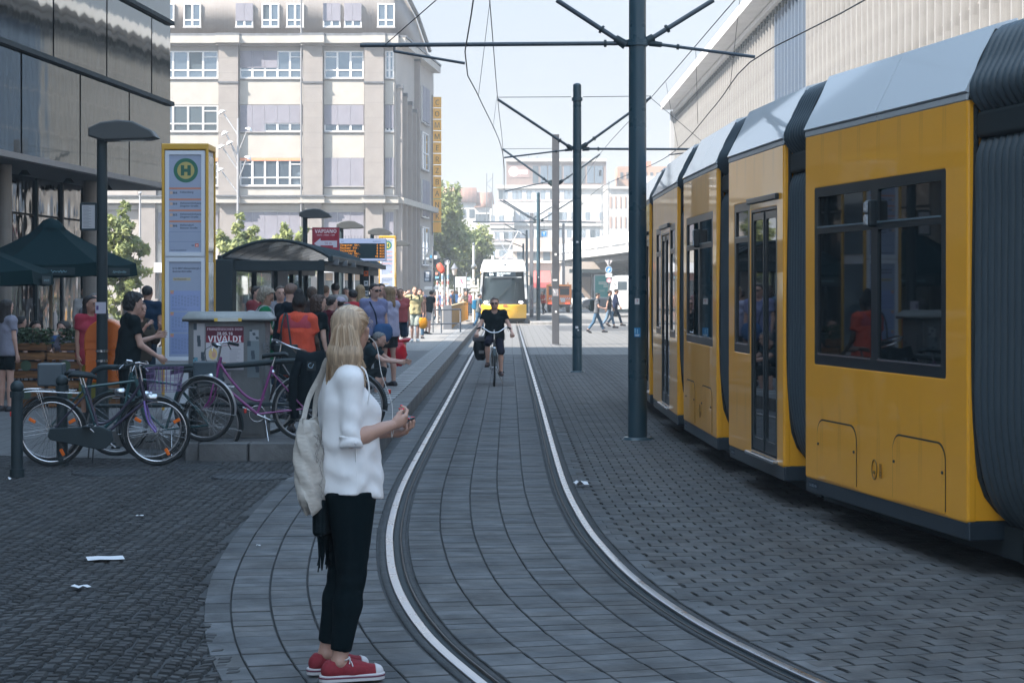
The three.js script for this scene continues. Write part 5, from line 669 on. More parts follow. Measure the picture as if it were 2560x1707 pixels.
// ---------------------------------------------------------------- cafe: parasols and crates
{
  const green = mat([.003, .026, .031], .9, { map: G.cloth, specularIntensity: .2 });
  const script = print(300, 50, (g, w, h) => { g.fillStyle = '#04262c'; g.fillRect(0, 0, w, h); g.strokeStyle = '#7fa3ad'; g.lineWidth = 4; g.beginPath(); for (let i = 0; i < 100; i++) { const x = 60 + i * 1.9, y = 27 + Math.sin(i * .62) * 8 * (0.6 + .4 * Math.sin(i * .17)); i % 17 === 0 ? g.moveTo(x, y) : g.lineTo(x, y); } g.stroke(); });
  function parasol(lb, x, D, yTop, R, turn) {
    const t = thing('parasol', lb, 'parasol', [x, 0, -D], turn), yE = yTop - .72, n = 6, c = (i, r, y) => V(Math.cos(i / n * 6.283) * r, y, Math.sin(i / n * 6.283) * r);
    for (let i = 0; i < n; i++) {
      const sag = (k, r) => { const a = c(i, r, 0), b = c(i + 1, r, 0), p = a.clone().lerp(b, k); return p; }, rows = [];
      for (let q = 0; q <= 5; q++) { const f = q / 5, r = lerp(.12, R, f), y = yTop - .72 * Math.pow(f, .8); rows.push([0, .25, .5, .75, 1].map((k) => sag(k, r).setY(y - .05 * f * Math.sin(k * Math.PI)))); }
      mesh('canopy_panel', loft(rows, false, false), green, t);
      mesh('valance', loft([[0, .25, .5, .75, 1].map((k) => sag(k, R).setY(yE - .05 * Math.sin(k * Math.PI))), [0, .25, .5, .75, 1].map((k) => sag(k, R * 1.02).setY(yE - .22 - .04 * Math.sin(k * Math.PI)))], false, false), green, t);
      const m = c(i, R, 0).lerp(c(i + 1, R, 0), .5), q = sheet('lettering', .8, .13, script, t, 0, 0, 0); q.position.set(m.x * 1.045, yE - .155, m.z * 1.045); q.rotation.y = Math.atan2(m.x, m.z);
      mesh('rib', bar(c(i, .06, yTop - .1), c(i, R - .03, yE - .02), .012), M.dark, t);
    }
    mesh('top_cap', lathe([[.001, yTop + .1], [.16, yTop + .04], [.3, yTop - .1]], n), green, t); mesh('pole', bar(V(0, 0, 0), V(0, yTop, 0), .03), mat([.3, .22, .14], .6), t); mesh('foot', cyl(.3, .08, 0, .04, 0), M.dark, t);
  }
  parasol('dark green cafe parasol in the middle left, its peak below the glass building', -8.28, 33, 2.98, 1.5, .25); parasol('dark green cafe parasol cut off by the left edge of the picture', -9.3, 30, 2.82, 1.85, .6);
  const wd = [mat([.3, .15, .06], .8, { map: G.wood }), mat([.24, .12, .05], .8, { map: G.wood }), mat([.34, .18, .08], .8, { map: G.wood })];
  const cr = thing('wooden_crate', 'slatted wooden crate at the bottom of the left stack', 'crate', [0, 0, 0], 0, 'crates stacked around the cafe terrace'), w = .56, h = .42, d = .4;
  for (let k = 0; k < 3; k++) for (const s of [-1, 1]) { mesh('slat', box(w, .1, .018, 0, .07 + k * .14, s * d / 2), wd[k], cr); mesh('slat', box(.018, .1, d - .02, s * (w / 2 - .01), .07 + k * .14, 0), wd[(k + 1) % 3], cr); }
  for (const [a, b] of [[-1, -1], [1, -1], [1, 1], [-1, 1]]) mesh('corner_post', box(.04, h, .04, a * (w / 2 - .04), h / 2, b * (d / 2 - .03)), wd[1], cr); mesh('bottom', box(w - .04, .02, d - .04, 0, .03, 0), wd[0], cr); mesh('round_print', cyl(.08, .004, 0, 0, 0, .08, 20).rotateX(Math.PI / 2).translate(0, .21, d / 2 + .011), mat([.06, .1, .06], .8), cr);
  [[-7.35, 0, 'bottom crate of the left stack beside the woman in the white shirt'], [-7.35, .43, 'upper crate of the left stack beside the woman in the white shirt'], [-6.74, 0, 'bottom crate of the middle stack of wooden crates'], [-6.74, .43, 'upper crate of the middle stack, dark inside'], [-6.1, 0, 'bottom crate of the right stack next to the person in the red polo shirt'], [-6.1, .43, 'upper crate of the right stack next to the person in the red polo shirt']].forEach(([x, y, lb], i) => { if (i) copy(cr, [x, y, -28], (i % 3 - 1) * .06, lb); else { cr.position.set(x, y, -28); cr.userData.label = lb; } });
  const lm = mat([.035, .06, .025], .8, { side: THREE.DoubleSide }), r = rng(77);
  [[-7.3, 'low green potted shrub on top of the left crates'], [-6.6, 'low dark potted shrub on top of the middle crates']].forEach(([x, lb]) => { const t = thing('potted_shrub', lb, 'plant', [x, .86, -28]); mesh('planter_box', rbox(.5, .12, .3, .02, 0, .06, 0), wd[1], t); const L = []; for (let i = 0; i < 420; i++) L.push(plane(.05, .03).rotateX(r() * 3).rotateY(r() * 6).translate((r() - .5) * .56, .1 + r() * .24, (r() - .5) * .36)); stuff(mesh('leaves', L, lm, t)); });
  const tb = thing('cafe_table', 'small round cafe table among the seated guests', 'table', [-7.4, 0, -31.5]); mesh('table_top', cyl(.36, .03, 0, .73, 0, .36, 24), M.dark, tb); mesh('column', bar(V(0, 0, 0), V(0, .72, 0), .03), M.dark, tb); mesh('foot', cyl(.22, .02, 0, .01, 0), M.dark, tb);
  const sg = thing('menu_board', 'grey folding menu board with a green mark behind the crates', 'board', [-6.0, .86, -28.3]); mesh('board', rbox(.5, .4, .03, .01, 0, .2, 0).rotateX(-.1), mat([.3, .32, .35], .6), sg); mesh('green_mark', cyl(.07, .01, 0, 0, 0).rotateX(Math.PI / 2 - .1).translate(.1, .12, .03), mat([.03, .3, .15], .6), sg); mesh('board_leg', box(.4, .3, .02, 0, .14, -.1), M.grey, sg);
}
// ---------------------------------------------------------------- bicycles
function bicycle(name, label, pos, turn, o = {}) {                  // x forward, wheels stand on y = 0
  const t = thing(name, label, 'bicycle', pos, turn, o.group), R = .345, FW = .56, RW = -.5, fm = mat(o.frame ?? [.02, .03, .035], .35, { clearcoat: .6 }), r0 = o.r ?? .013;
  const wheelAt = (x, yaw) => { const g = sub('wheel', t); g.position.set(x, R, 0); g.rotation.y = yaw; mesh('tyre', torus(R - .017, .018, 56, 10), M.rubber, g); mesh('rim', torus(R - .042, .011, 56, 8), o.rim ?? mat([.3, .3, .31], .4, { metalness: .9 }), g); mesh('hub', cyl(.022, .09, 0, 0, 0, .022, 12).rotateX(Math.PI / 2), M.alu, g); const S = []; for (let i = 0; i < 28; i++) { const a = i / 28 * 6.283, b = a + (i % 2 ? .9 : -.9); S.push(bar(V(Math.cos(b) * .02, Math.sin(b) * .02, i % 4 < 2 ? .03 : -.03), V(Math.cos(a) * (R - .045), Math.sin(a) * (R - .045), 0), .0013, .0013, 4)); } mesh('spokes', S, M.alu, g); for (const a of o.reflectors ?? []) mesh('reflector', rbox(.075, .035, .02, .008, 0, 0, 0).translate(.23, 0, 0).rotateZ(a), M.orangeReflector, g); };
  const st = o.steer ?? 0; wheelAt(RW, 0); wheelAt(FW, st);
  const BB = V(0, .29, 0), ST = V(-.16, .8, 0), HT = V(.4, .84, 0), HB = V(.44, .66, 0), q = (a, b, r = r0) => bar(a, b, r, r, 10);
  const F = [q(BB, ST, .015), q(HT.clone().add(V(-.015, .06, 0)), HB, .019), q(HB, BB, .016)]; for (const z of [-.05, .05]) F.push(q(V(RW, R, z), BB.clone().setZ(z * .6), .009), q(V(RW, R, z), ST.clone().setZ(z * .4).add(V(.01, -.06, 0)), .008));
  F.push(o.diamond ? q(HT, V(-.15, .77, 0), .015) : tube([HT, V(.28, .66, 0), V(.1, .47, 0), V(-.02, .43, 0), V(-.075, .46, 0)], .014, 24, 8)); mesh('frame', F, fm, t);
  const fk = sub('steering', t); fk.position.set(.44, .66, 0); fk.rotation.y = st; const off = FW - .44;
  mesh('fork', [-.055, .055].map((z) => tube([[-.005, .0, z * .5], [.02, -.12, z], [.05, -.22, z], [off, R - .66, z]], .011, 16, 8)), o.fork ? mat(o.fork, .35, { clearcoat: .6 }) : fm, fk); mesh('stem', [q(V(-.03, .2, 0), V(-.06, .36, 0), .012), q(V(-.06, .36, 0), V(.0, .37, 0), .011)], M.chrome, fk);
  const hb = o.bar ?? [[-.14, .36, -.3], [-.05, .39, -.2], [.02, .37, 0], [-.05, .39, .2], [-.14, .36, .3]]; mesh('handlebar', tube(hb, .011, 30, 8), M.chrome, fk); const e0 = V(...hb[0]), e1 = V(...hb[1]), g0 = V(...hb[hb.length - 1]), g1 = V(...hb[hb.length - 2]), gm = o.grip ?? M.black;
  mesh('grip', bar(e0, e0.clone().lerp(e1, .9), .017, .017, 10), gm, fk); mesh('grip', bar(g0, g0.clone().lerp(g1, .9), .017, .017, 10), gm, fk); mesh('brake_lever', [bar(e1, e0.clone().add(V(.07, -.05, .04)), .006), bar(g1, g0.clone().add(V(.07, -.05, -.04)), .006)], M.alu, fk);
  mesh('saddle', loft([[-.14, .07, .0], [-.1, .085, .02], [0, .055, .012], [.1, .025, .0], [.14, .012, -.012]].map(([x, w, y]) => [...Array(10)].map((_, i) => { const a = i / 10 * 6.283; return V(ST.x - .03 + x, ST.y + .11 + y + Math.sin(a) * .025, Math.cos(a) * w); }))), o.saddle ?? M.black, t); mesh('seat_post', q(ST, V(-.19, .9, 0), .012), M.chrome, t);
  const fender = (x, a0, a1, yaw, nm) => { const g = sub('mudguard', t); g.position.set(x, R, 0); g.rotation.y = yaw; mesh('guard', loft([...Array(18)].map((_, i) => { const a = lerp(a0, a1, i / 17); return [-.028, -.018, 0, .018, .028].map((z, k) => V(Math.cos(a) * (R + .022 - Math.abs(z) * .35), Math.sin(a) * (R + .022 - Math.abs(z) * .35), z)); }), false, false), o.guard ?? M.dark, g); mesh('stay', [-.03, .03].map((z) => bar(V(0, 0, z * 1.5), V(Math.cos(a1) * (R + .015), Math.sin(a1) * (R + .015), z), .0025)), M.alu, g); };
  if (o.guards !== 0) { fender(FW, .7, 3.3, st, 0); fender(RW, .2, 3.3, 0, 1); }
  mesh('chainwheel', torus(.085, .006, 28, 6).translate(0, .29, .05), M.alu, t); for (const s of [-1, 1]) { const a = (o.crank ?? 2.4) + (s > 0 ? 0 : Math.PI), e = V(Math.cos(a) * .17, .29 + Math.sin(a) * .17, s * .09); mesh('crank', bar(V(0, .29, s * .07), e, .009), M.alu, t); mesh('pedal', rbox(.09, .02, .09, .006, e.x, e.y, e.z + s * .05), M.black, t); }
  if (o.case) mesh('chain_case', poly([[-.52, .31], [-.5, .38], [0, .4], [.1, .36], [.12, .27], [.05, .19], [-.02, .18], [-.5, .28]], .03, .008).translate(0, 0, .05), M.dark, t); else mesh('chain', [bar(V(0, .375, .05), V(RW, R + .03, .05), .004), bar(V(0, .205, .05), V(RW, R - .03, .05), .004)], M.dark, t);
  if (o.rack) mesh('rack', [[-.06], [.06]].map(([z]) => tube([[-.22, .74, z], [-.7, .76, z], [-.78, .75, z]], .006, 12, 6)).concat([-.06, .06].map((z) => bar(V(RW, R, z * 1.2), V(-.62, .755, z), .005)), [-.35, -.5, -.65].map((x) => bar(V(x, .755, -.06), V(x, .755, .06), .005))), M.alu, t);
  mesh('headlamp', lathe([[.001, .07], [.04, .06], [.045, -.03], [.02, -.05], [.001, -.05]], 16).rotateZ(-Math.PI / 2).translate(.06, .03, 0), M.chrome, fk); mesh('tail_reflector', rbox(.02, .05, .06, .008, RW - R - .04, .5, 0), mat([.6, .04, .03], .25), t); mesh('kickstand', bar(V(-.08, .28, -.04), V(-.12, .01, -.16), .008), M.alu, t);
  const cab = tube([[.0, .36, -.12], [.1, .3, -.06], [.05, .1, 0], [-.02, .0, .02]], .003, 20, 5); mesh('brake_cable', cab, M.black, fk);
  if (o.basket) { const L = [], w = .17, d = .13, cx = .2, y0 = .1, y1 = .34; for (let k = 0; k < 5; k++) { const y = lerp(y0, y1, k / 4), e = 1 + .14 * k / 4; L.push(tube([[cx - d * e, y, -w * e], [cx + d * e, y, -w * e], [cx + d * e, y, w * e], [cx - d * e, y, w * e]].flatMap((p, i, A) => { const n = A[(i + 1) % 4]; return [p, [lerp(p[0], n[0], .5), y, lerp(p[2], n[2], .5)]]; }), .0025, 40, 5, true)); } for (let k = 0; k < 28; k++) { const u = k / 28 * 4, i = u | 0, f = u - i, c = [[-1, -1], [1, -1], [1, 1], [-1, 1]], a = c[i % 4], b = c[(i + 1) % 4], x = lerp(a[0], b[0], f), z = lerp(a[1], b[1], f); L.push(bar(V(cx + x * d, y0, z * w), V(cx + x * d * 1.14, y1, z * w * 1.14), .0022, .0022, 4)); } mesh('basket', L, mat(o.basket, .5), fk); }
  return t;
}
{
  bicycle('bicycle', 'bicycle with violet fork and wire basket parked in front, facing right', [-4.18, 0, -18.72], .06, { frame: [.035, .03, .06], fork: [.2, .12, .42], basket: [.16, .09, .22], reflectors: [-1.1, .5, 2.6], steer: -.1, case: 1, guard: mat([.04, .05, .055], .35), rim: mat([.6, .6, .62], .25, { metalness: .9 }), rack: 1, group: 'bicycles parked at the platform end' });
  const b2 = bicycle('bicycle', 'dark bicycle with green frame tube and a grey box, leaning behind the violet one', [-4.33, 0, -19.2], .08, { frame: [.012, .07, .08], diamond: 1, steer: .25, rack: 1, bar: [[-.02, .34, -.3], [-.02, .36, -.15], [0, .36, 0], [-.02, .36, .15], [-.02, .34, .3]], group: 'bicycles parked at the platform end' });
  mesh('rear_box', rbox(.26, .24, .24, .02, -.47, .91, 0), mat([.06, .085, .105], .35, { clearcoat: .3 }), b2);
  bicycle('bicycle', 'magenta step-through bicycle with pale mudguards standing on the kerb, facing left', [-2.72, .176, -19.62], Math.PI + .12, { frame: [.2, .03, .16], guard: mat([.5, .5, .5], .3, { metalness: .5 }), steer: -.35, crank: .4, group: 'bicycles parked at the platform end' });
  bicycle('bicycle', 'bicycle with chrome swept handlebar and brown grips, partly behind the woman', [-2.2, .176, -20.35], Math.PI - .25, { frame: [.03, .03, .035], grip: mat([.16, .08, .06], .7), saddle: mat([.12, .06, .04], .6), steer: .5, bar: [[-.3, .27, -.27], [-.12, .33, -.27], [.03, .4, -.08], [.04, .38, 0], [.03, .4, .08], [-.12, .33, .27], [-.3, .27, .27]], group: 'bicycles parked at the platform end' });
  copy(b2, [-3.72, 0, -19.75], Math.PI - .15, 'dark bicycle with a grey box wedged behind the railing, facing left', 'bicycles parked at the platform end');
  const jk = thing('black_jacket', 'black jacket with white lettering hung over the right end of the pipe railing', 'jacket', [-2.16, 0, -19.72]);
  mesh('jacket_body', loft([...Array(9)].map((_, i) => { const k = i / 8, y = lerp(1.12, .5, k), w = .12 + .08 * Math.sin(k * 2.6 + .3), d = .05 + .05 * Math.sin(k * 3); return [...Array(14)].map((_, j) => { const a = j / 14 * 6.283; return V(Math.cos(a) * w * (1 + .08 * Math.sin(a * 5 + i)), y + .03 * Math.cos(a * 2), Math.sin(a) * d * (1 + .15 * Math.sin(a * 4 + i * .7))); }); })), cloth([.008, .016, .022]), jk); mesh('sleeve', tube([[-.12, 1.02, .06], [-.17, .85, .09], [-.18, .6, .07], [-.16, .42, .06]], .05, 16, 10), cloth([.008, .016, .022]), jk); sheet('jacket_print', .1, .1, print(48, 48, (g) => { g.fillStyle = '#0c1a20'; g.fillRect(0, 0, 48, 48); g.strokeStyle = '#8fa6b4'; g.lineWidth = 4; g.beginPath(); g.arc(20, 22, 12, 1, 5); g.moveTo(26, 36); g.lineTo(36, 14); g.stroke(); }), jk, .02, .98, .112);
  // litter
  const paper = mat([.66, .66, .68], .8, { side: THREE.DoubleSide }), lit = (lb, px, py, w, d, r, h = .004) => { const D = FOCAL * EYE / (py - HY), t = thing('paper_scrap', lb, 'litter', [X(px, D), .012, -D], r); mesh('sheet', loft([0, .33, .66, 1].map((k, i) => [0, .5, 1].map((q, j) => V((k - .5) * w, h * (1 + Math.sin(i * 2 + j * 3)), (q - .5) * d))), false, false), paper, t); };
  lit('flat white sheet of paper lying on the cobbles at the lower left', 262, 1400, .24, .17, .3, .003); lit('small crumpled pale paper on the cobbles below the white sheet', 201, 1473, .09, .09, .8, .008); lit('white paper scrap beside the right rail, near the nearest mast', 1452, 1217, .13, .07, .4, .025); lit('tiny white scrap near the front bollard foot', 21, 1203, .04, .04, 0, .015); lit('tiny pale scrap among the cobbles left of the woman', 348, 1293, .06, .03, .5); lit('tiny white fleck by the stone border left of the woman', 645, 1368, .03, .02, .2);
}

// ---------------------------------------------------------------- people: joints joined by a smooth field, meshed by surface nets
const smin = (a, b, k) => { const h = Math.max(k - Math.abs(a - b), 0) / k; return Math.min(a, b) - h * h * k * 0.25; };
// bone: { a, b, ra, rb, k, cut (flat end at b), neg (carve), e (extra) }
function fieldMesh(bones, cell, o = {}) {
  let lo = V(1e9, 1e9, 1e9), hi = V(-1e9, -1e9, -1e9); const grow = o.grow ?? 0;
  for (const b of bones) if (!b.neg) { const r = Math.max(b.ra, b.rb) + grow + .03; for (const p of [b.a, b.b]) { lo.min(V(p.x - r, p.y - r, p.z - r)); hi.max(V(p.x + r, p.y + r, p.z + r)); } }
  const nx = Math.ceil((hi.x - lo.x) / cell) + 2, ny = Math.ceil((hi.y - lo.y) / cell) + 2, nz = Math.ceil((hi.z - lo.z) / cell) + 2, F = new Float32Array(nx * ny * nz).fill(1), at = (i, j, k) => (k * ny + j) * nx + i;
  for (const b of bones) {
    const k = b.k ?? .03, ra = b.ra + grow, rb = b.rb + grow, m = Math.max(ra, rb) + k + cell * 2, d = [0, 1, 2].map((c) => b.b.getComponent(c) - b.a.getComponent(c)), L2 = d[0] * d[0] + d[1] * d[1] + d[2] * d[2] || 1e-9, L = Math.sqrt(L2);
    const R = [0, 1, 2].map((c) => { const p = Math.min(b.a.getComponent(c), b.b.getComponent(c)) - m, q = Math.max(b.a.getComponent(c), b.b.getComponent(c)) + m, l = lo.getComponent(c); return [Math.max(0, Math.floor((p - l) / cell)), Math.min([nx, ny, nz][c] - 1, Math.ceil((q - l) / cell))]; });
    for (let z = R[2][0]; z <= R[2][1]; z++) for (let y = R[1][0]; y <= R[1][1]; y++) for (let x = R[0][0]; x <= R[0][1]; x++) {
      const px = lo.x + x * cell - b.a.x, py = lo.y + y * cell - b.a.y, pz = lo.z + z * cell - b.a.z, t0 = (px * d[0] + py * d[1] + pz * d[2]) / L2, t = t0 < 0 ? 0 : t0 > 1 ? 1 : t0, ex = px - d[0] * t, ey = py - d[1] * t, ez = pz - d[2] * t;
      let v = Math.sqrt(ex * ex + ey * ey + ez * ez) - (ra + (rb - ra) * t); if (b.cut) v = Math.max(v, (t0 - 1) * L);
      const i = at(x, y, z); F[i] = b.neg ? -smin(-F[i], v, k) : smin(F[i], v, k);
    }
  }
  if (o.mod) for (let z = 0; z < nz; z++) for (let y = 0; y < ny; y++) for (let x = 0; x < nx; x++) { const i = at(x, y, z); if (F[i] < .08) F[i] = o.mod(lo.x + x * cell, lo.y + y * cell, lo.z + z * cell, F[i]); }
  const idx = new Int32Array(nx * ny * nz).fill(-1), pos = [], tri = [];
  for (let z = 0; z < nz - 1; z++) for (let y = 0; y < ny - 1; y++) for (let x = 0; x < nx - 1; x++) {
    const i0 = at(x, y, z), f0 = F[i0] < 0; if (f0 === F[i0 + 1] < 0 && f0 === F[i0 + nx] < 0 && f0 === F[i0 + nx + 1] < 0) { const i1 = i0 + nx * ny; if (f0 === F[i1] < 0 && f0 === F[i1 + 1] < 0 && f0 === F[i1 + nx] < 0 && f0 === F[i1 + nx + 1] < 0) continue; }
    const c = []; for (let q = 0; q < 8; q++) c.push(F[at(x + (q & 1), y + (q >> 1 & 1), z + (q >> 2))]);
    let n = 0, sx = 0, sy = 0, sz = 0; for (let q = 0; q < 8; q++) for (const e of [1, 2, 4]) { if (q & e) continue; const w = q | e, va = c[q], vb = c[w]; if ((va < 0) === (vb < 0)) continue; const t = va / (va - vb); sx += (q & 1) + (e === 1 ? t : 0); sy += (q >> 1 & 1) + (e === 2 ? t : 0); sz += (q >> 2) + (e === 4 ? t : 0); n++; }
    idx[at(x, y, z)] = pos.length / 3; pos.push(lo.x + (x + sx / n) * cell, lo.y + (y + sy / n) * cell, lo.z + (z + sz / n) * cell);
  }
  const quad = (a, b, c, d, f) => { if (a < 0 || b < 0 || c < 0 || d < 0) return; f ? tri.push(a, b, c, a, c, d) : tri.push(a, c, b, a, d, c); };
  for (let z = 1; z < nz - 1; z++) for (let y = 1; y < ny - 1; y++) for (let x = 1; x < nx - 1; x++) {
    const v = F[at(x, y, z)] < 0;
    if (v !== F[at(x + 1, y, z)] < 0) quad(idx[at(x, y - 1, z - 1)], idx[at(x, y, z - 1)], idx[at(x, y, z)], idx[at(x, y - 1, z)], v);
    if (v !== F[at(x, y + 1, z)] < 0) quad(idx[at(x - 1, y, z - 1)], idx[at(x - 1, y, z)], idx[at(x, y, z)], idx[at(x, y, z - 1)], v);
    if (v !== F[at(x, y, z + 1)] < 0) quad(idx[at(x - 1, y - 1, z)], idx[at(x, y - 1, z)], idx[at(x, y, z)], idx[at(x - 1, y, z)], v);
  }
  const g = new THREE.BufferGeometry(); g.setAttribute('position', new THREE.Float32BufferAttribute(pos, 3)); g.setIndex(tri); g.computeVertexNormals(); return g;
}
const B = (a, b, ra, rb = ra, o = {}) => ({ a, b, ra, rb, ...o });
const SKIN = { pale: [.5, .3, .235], tan: [.38, .215, .155], dark: [.06, .036, .026] };
const nrm = (v) => V(...v).normalize();
function skeleton(h, p = {}) {
  const s = h / 1.75, fem = p.fem, J = { s }, drop = (p.drop ?? 0), hip = V(p.shift ?? 0, .93 * s - drop, p.hipZ ?? 0), lean = p.lean ?? 0, side = p.sideLean ?? 0, tw = p.twist ?? 0;
  const E = new THREE.Euler(lean, tw, side, 'YXZ'), T = (x, y, z) => V(x * s, y * s, z * s).applyEuler(E).add(hip); J.T = T; J.hip = hip;
  J.chest = T(0, .36, 0); J.neck = T(0, .55, -.012); J.neckTop = T(0, .62, .012); J.headC = T(0, .705, .022);
  const he = p.head ?? [0, 0, 0]; J.HE = new THREE.Matrix4().makeRotationFromEuler(new THREE.Euler(lean * .3 + he[1], tw + he[0], side * .5 + (he[2] ?? 0), 'YXZ'));
  J.H = (x, y, z) => V(x * s * 1.03, y * s * 1.03, z * s * 1.03).applyMatrix4(J.HE).add(J.headC);
  for (const [k, q] of [['L', 1], ['R', -1]]) {
    const sw = fem ? .158 : .182, ua = nrm(p['ua' + k] ?? [.14 * q, -1, 0]), fa = nrm(p['fa' + k] ?? [.06 * q, -1, .18]), th = nrm(p['th' + k] ?? [.02 * q, -1, 0]), sh = nrm(p['sh' + k] ?? [0, -1, -.03]);
    J['S' + k] = T(sw * q, .5, -.01); J['E' + k] = J['S' + k].clone().addScaledVector(ua, .29 * s); J['W' + k] = J['E' + k].clone().addScaledVector(fa, .25 * s); J['fa' + k] = fa; J['ua' + k] = ua;
    J['P' + k] = V(.088 * q * s, -.02 * s, 0).applyEuler(new THREE.Euler(0, tw * .5, 0)).add(hip); J['K' + k] = J['P' + k].clone().addScaledVector(th, .425 * s); J['A' + k] = J['K' + k].clone().addScaledVector(sh, .405 * s);
  }
  return J;
}
function handBones(J, k, s, curl, palm) {
  const q = k === 'L' ? 1 : -1, d = J['fa' + k].clone(), w = J['W' + k], n = palm ? nrm(palm) : V(-q, 0, .15).normalize(); const u = d.clone().cross(n).normalize().multiplyScalar(-q), nn = u.clone().cross(d).multiplyScalar(-q).normalize(), f = s * (J.fem ? .93 : 1), out = [], P = (a, b, c) => w.clone().addScaledVector(d, a * f).addScaledVector(u, b * f).addScaledVector(nn, c * f);
  out.push(B(w, P(.05, 0, 0), .025 * f, .024 * f, { k: .02 }), B(P(.035, .02, .002), P(.085, .027, .004), .014 * f, .013 * f, { k: .018 }), B(P(.035, -.016, .002), P(.082, -.026, .004), .014 * f, .012 * f, { k: .018 }), B(P(.03, 0, .0), P(.088, 0, .003), .015 * f, .014 * f, { k: .018 }));
  [[.03, .042, .026], [.01, .046, .028], [-.0105, .043, .026], [-.03, .034, .02]].forEach(([y, l1, l2], i) => { const c = curl * (1 + i * .08), a = P(.085 - Math.abs(y) * .15, y, .004), b1 = a.clone().addScaledVector(d, Math.cos(c * .6) * l1 * f).addScaledVector(nn, Math.sin(c * .6) * l1 * f).addScaledVector(u, y * .15), b2 = b1.clone().addScaledVector(d, Math.cos(c * 1.4) * l2 * f).addScaledVector(nn, Math.sin(c * 1.4) * l2 * f), b3 = b2.clone().addScaledVector(d, Math.cos(c * 2) * .02 * f).addScaledVector(nn, Math.sin(c * 2) * .02 * f); out.push(B(a, b1, .0095 * f, .0085 * f, { k: .006 }), B(b1, b2, .0085 * f, .0078 * f, { k: .004 }), B(b2, b3, .0078 * f, .0066 * f, { k: .004 })); });
  const t0 = P(.025, .022, .008), t1 = P(.055, .042, .024), t2 = P(.085, .045, .034); out.push(B(t0, t1, .014 * f, .0105 * f, { k: .014 }), B(t1, t2, .0105 * f, .008 * f, { k: .005 })); J['tip' + k] = P(.1, 0, .03 * curl); J['palm' + k] = P(.07, 0, .022); return out;
}
const torsoBones = (J, fem, fat = 0) => { const T = J.T, s = J.s, b = [B(T(-.075, .0, -.01), T(.075, 0, -.01), (.105 + fat * .02) * s), B(T(-.055, .16, 0), T(.055, .16, 0), ((fem ? .082 : .095) + fat * .03) * s), B(T(-.085, .36, .005), T(.085, .36, .005), (fem ? .088 : .105) * s), B(T(-.07, .02, -.01), T(-.075, .34, 0), (.09 + fat * .02) * s), B(T(.07, .02, -.01), T(.075, .34, 0), (.09 + fat * .02) * s), B(J.SL, J.SR, .058 * s, .058 * s), B(T(0, .3, .0), T(0, .53, -.015), .09 * s, .062 * s)]; if (fem) b.push(B(T(-.068, .33, .075), T(-.062, .325, .085), .05 * s), B(T(.068, .33, .075), T(.062, .325, .085), .05 * s)); return b.map((q) => ({ ...q, k: .045 })); };
const headBones = (J) => { const H = J.H, s = J.s; return [B(H(0, .032, -.03), H(0, .03, .022), .077 * s, .073 * s, { k: .02 }), B(H(0, -.01, .03), H(0, -.075, .052), .056 * s, .033 * s, { k: .03 }), B(H(-.03, -.04, .01), H(.03, -.04, .01), .045 * s, .045 * s, { k: .03 }), B(H(0, .008, .088), H(0, -.028, .104), .009 * s, .0135 * s, { k: .012 }), B(H(-.03, .024, .078), H(.03, .024, .078), .013 * s, .013 * s, { k: .014 }), B(H(-.018, -.06, .083), H(.018, -.06, .083), .009 * s, .009 * s, { k: .008 }), B(H(-.079, .012, -.006), H(-.077, -.028, .002), .014 * s, .009 * s, { k: .008 }), B(H(.079, .012, -.006), H(.077, -.028, .002), .014 * s, .009 * s, { k: .008 }), B(H(-.034, .003, .098), H(-.03, .003, .1), .014 * s, .014 * s, { neg: 1, k: .012 }), B(H(.034, .003, .098), H(.03, .003, .1), .014 * s, .014 * s, { neg: 1, k: .012 }), B(J.neck, J.neckTop, .056 * s, .052 * s, { k: .03 }), B(J.neckTop, H(0, -.03, -.015), .052 * s, .055 * s, { k: .03 })]; };
const wrinkle = (amp, seed) => (x, y, z, d) => d + amp * (Math.sin(x * 31 + 2.2 * Math.sin(y * 17 + seed) + seed) * Math.sin(y * 23 + 1.7 * Math.sin(z * 29 + seed)) + .5 * Math.sin(z * 47 + y * 31 + seed * 3));
let pseed = 1;
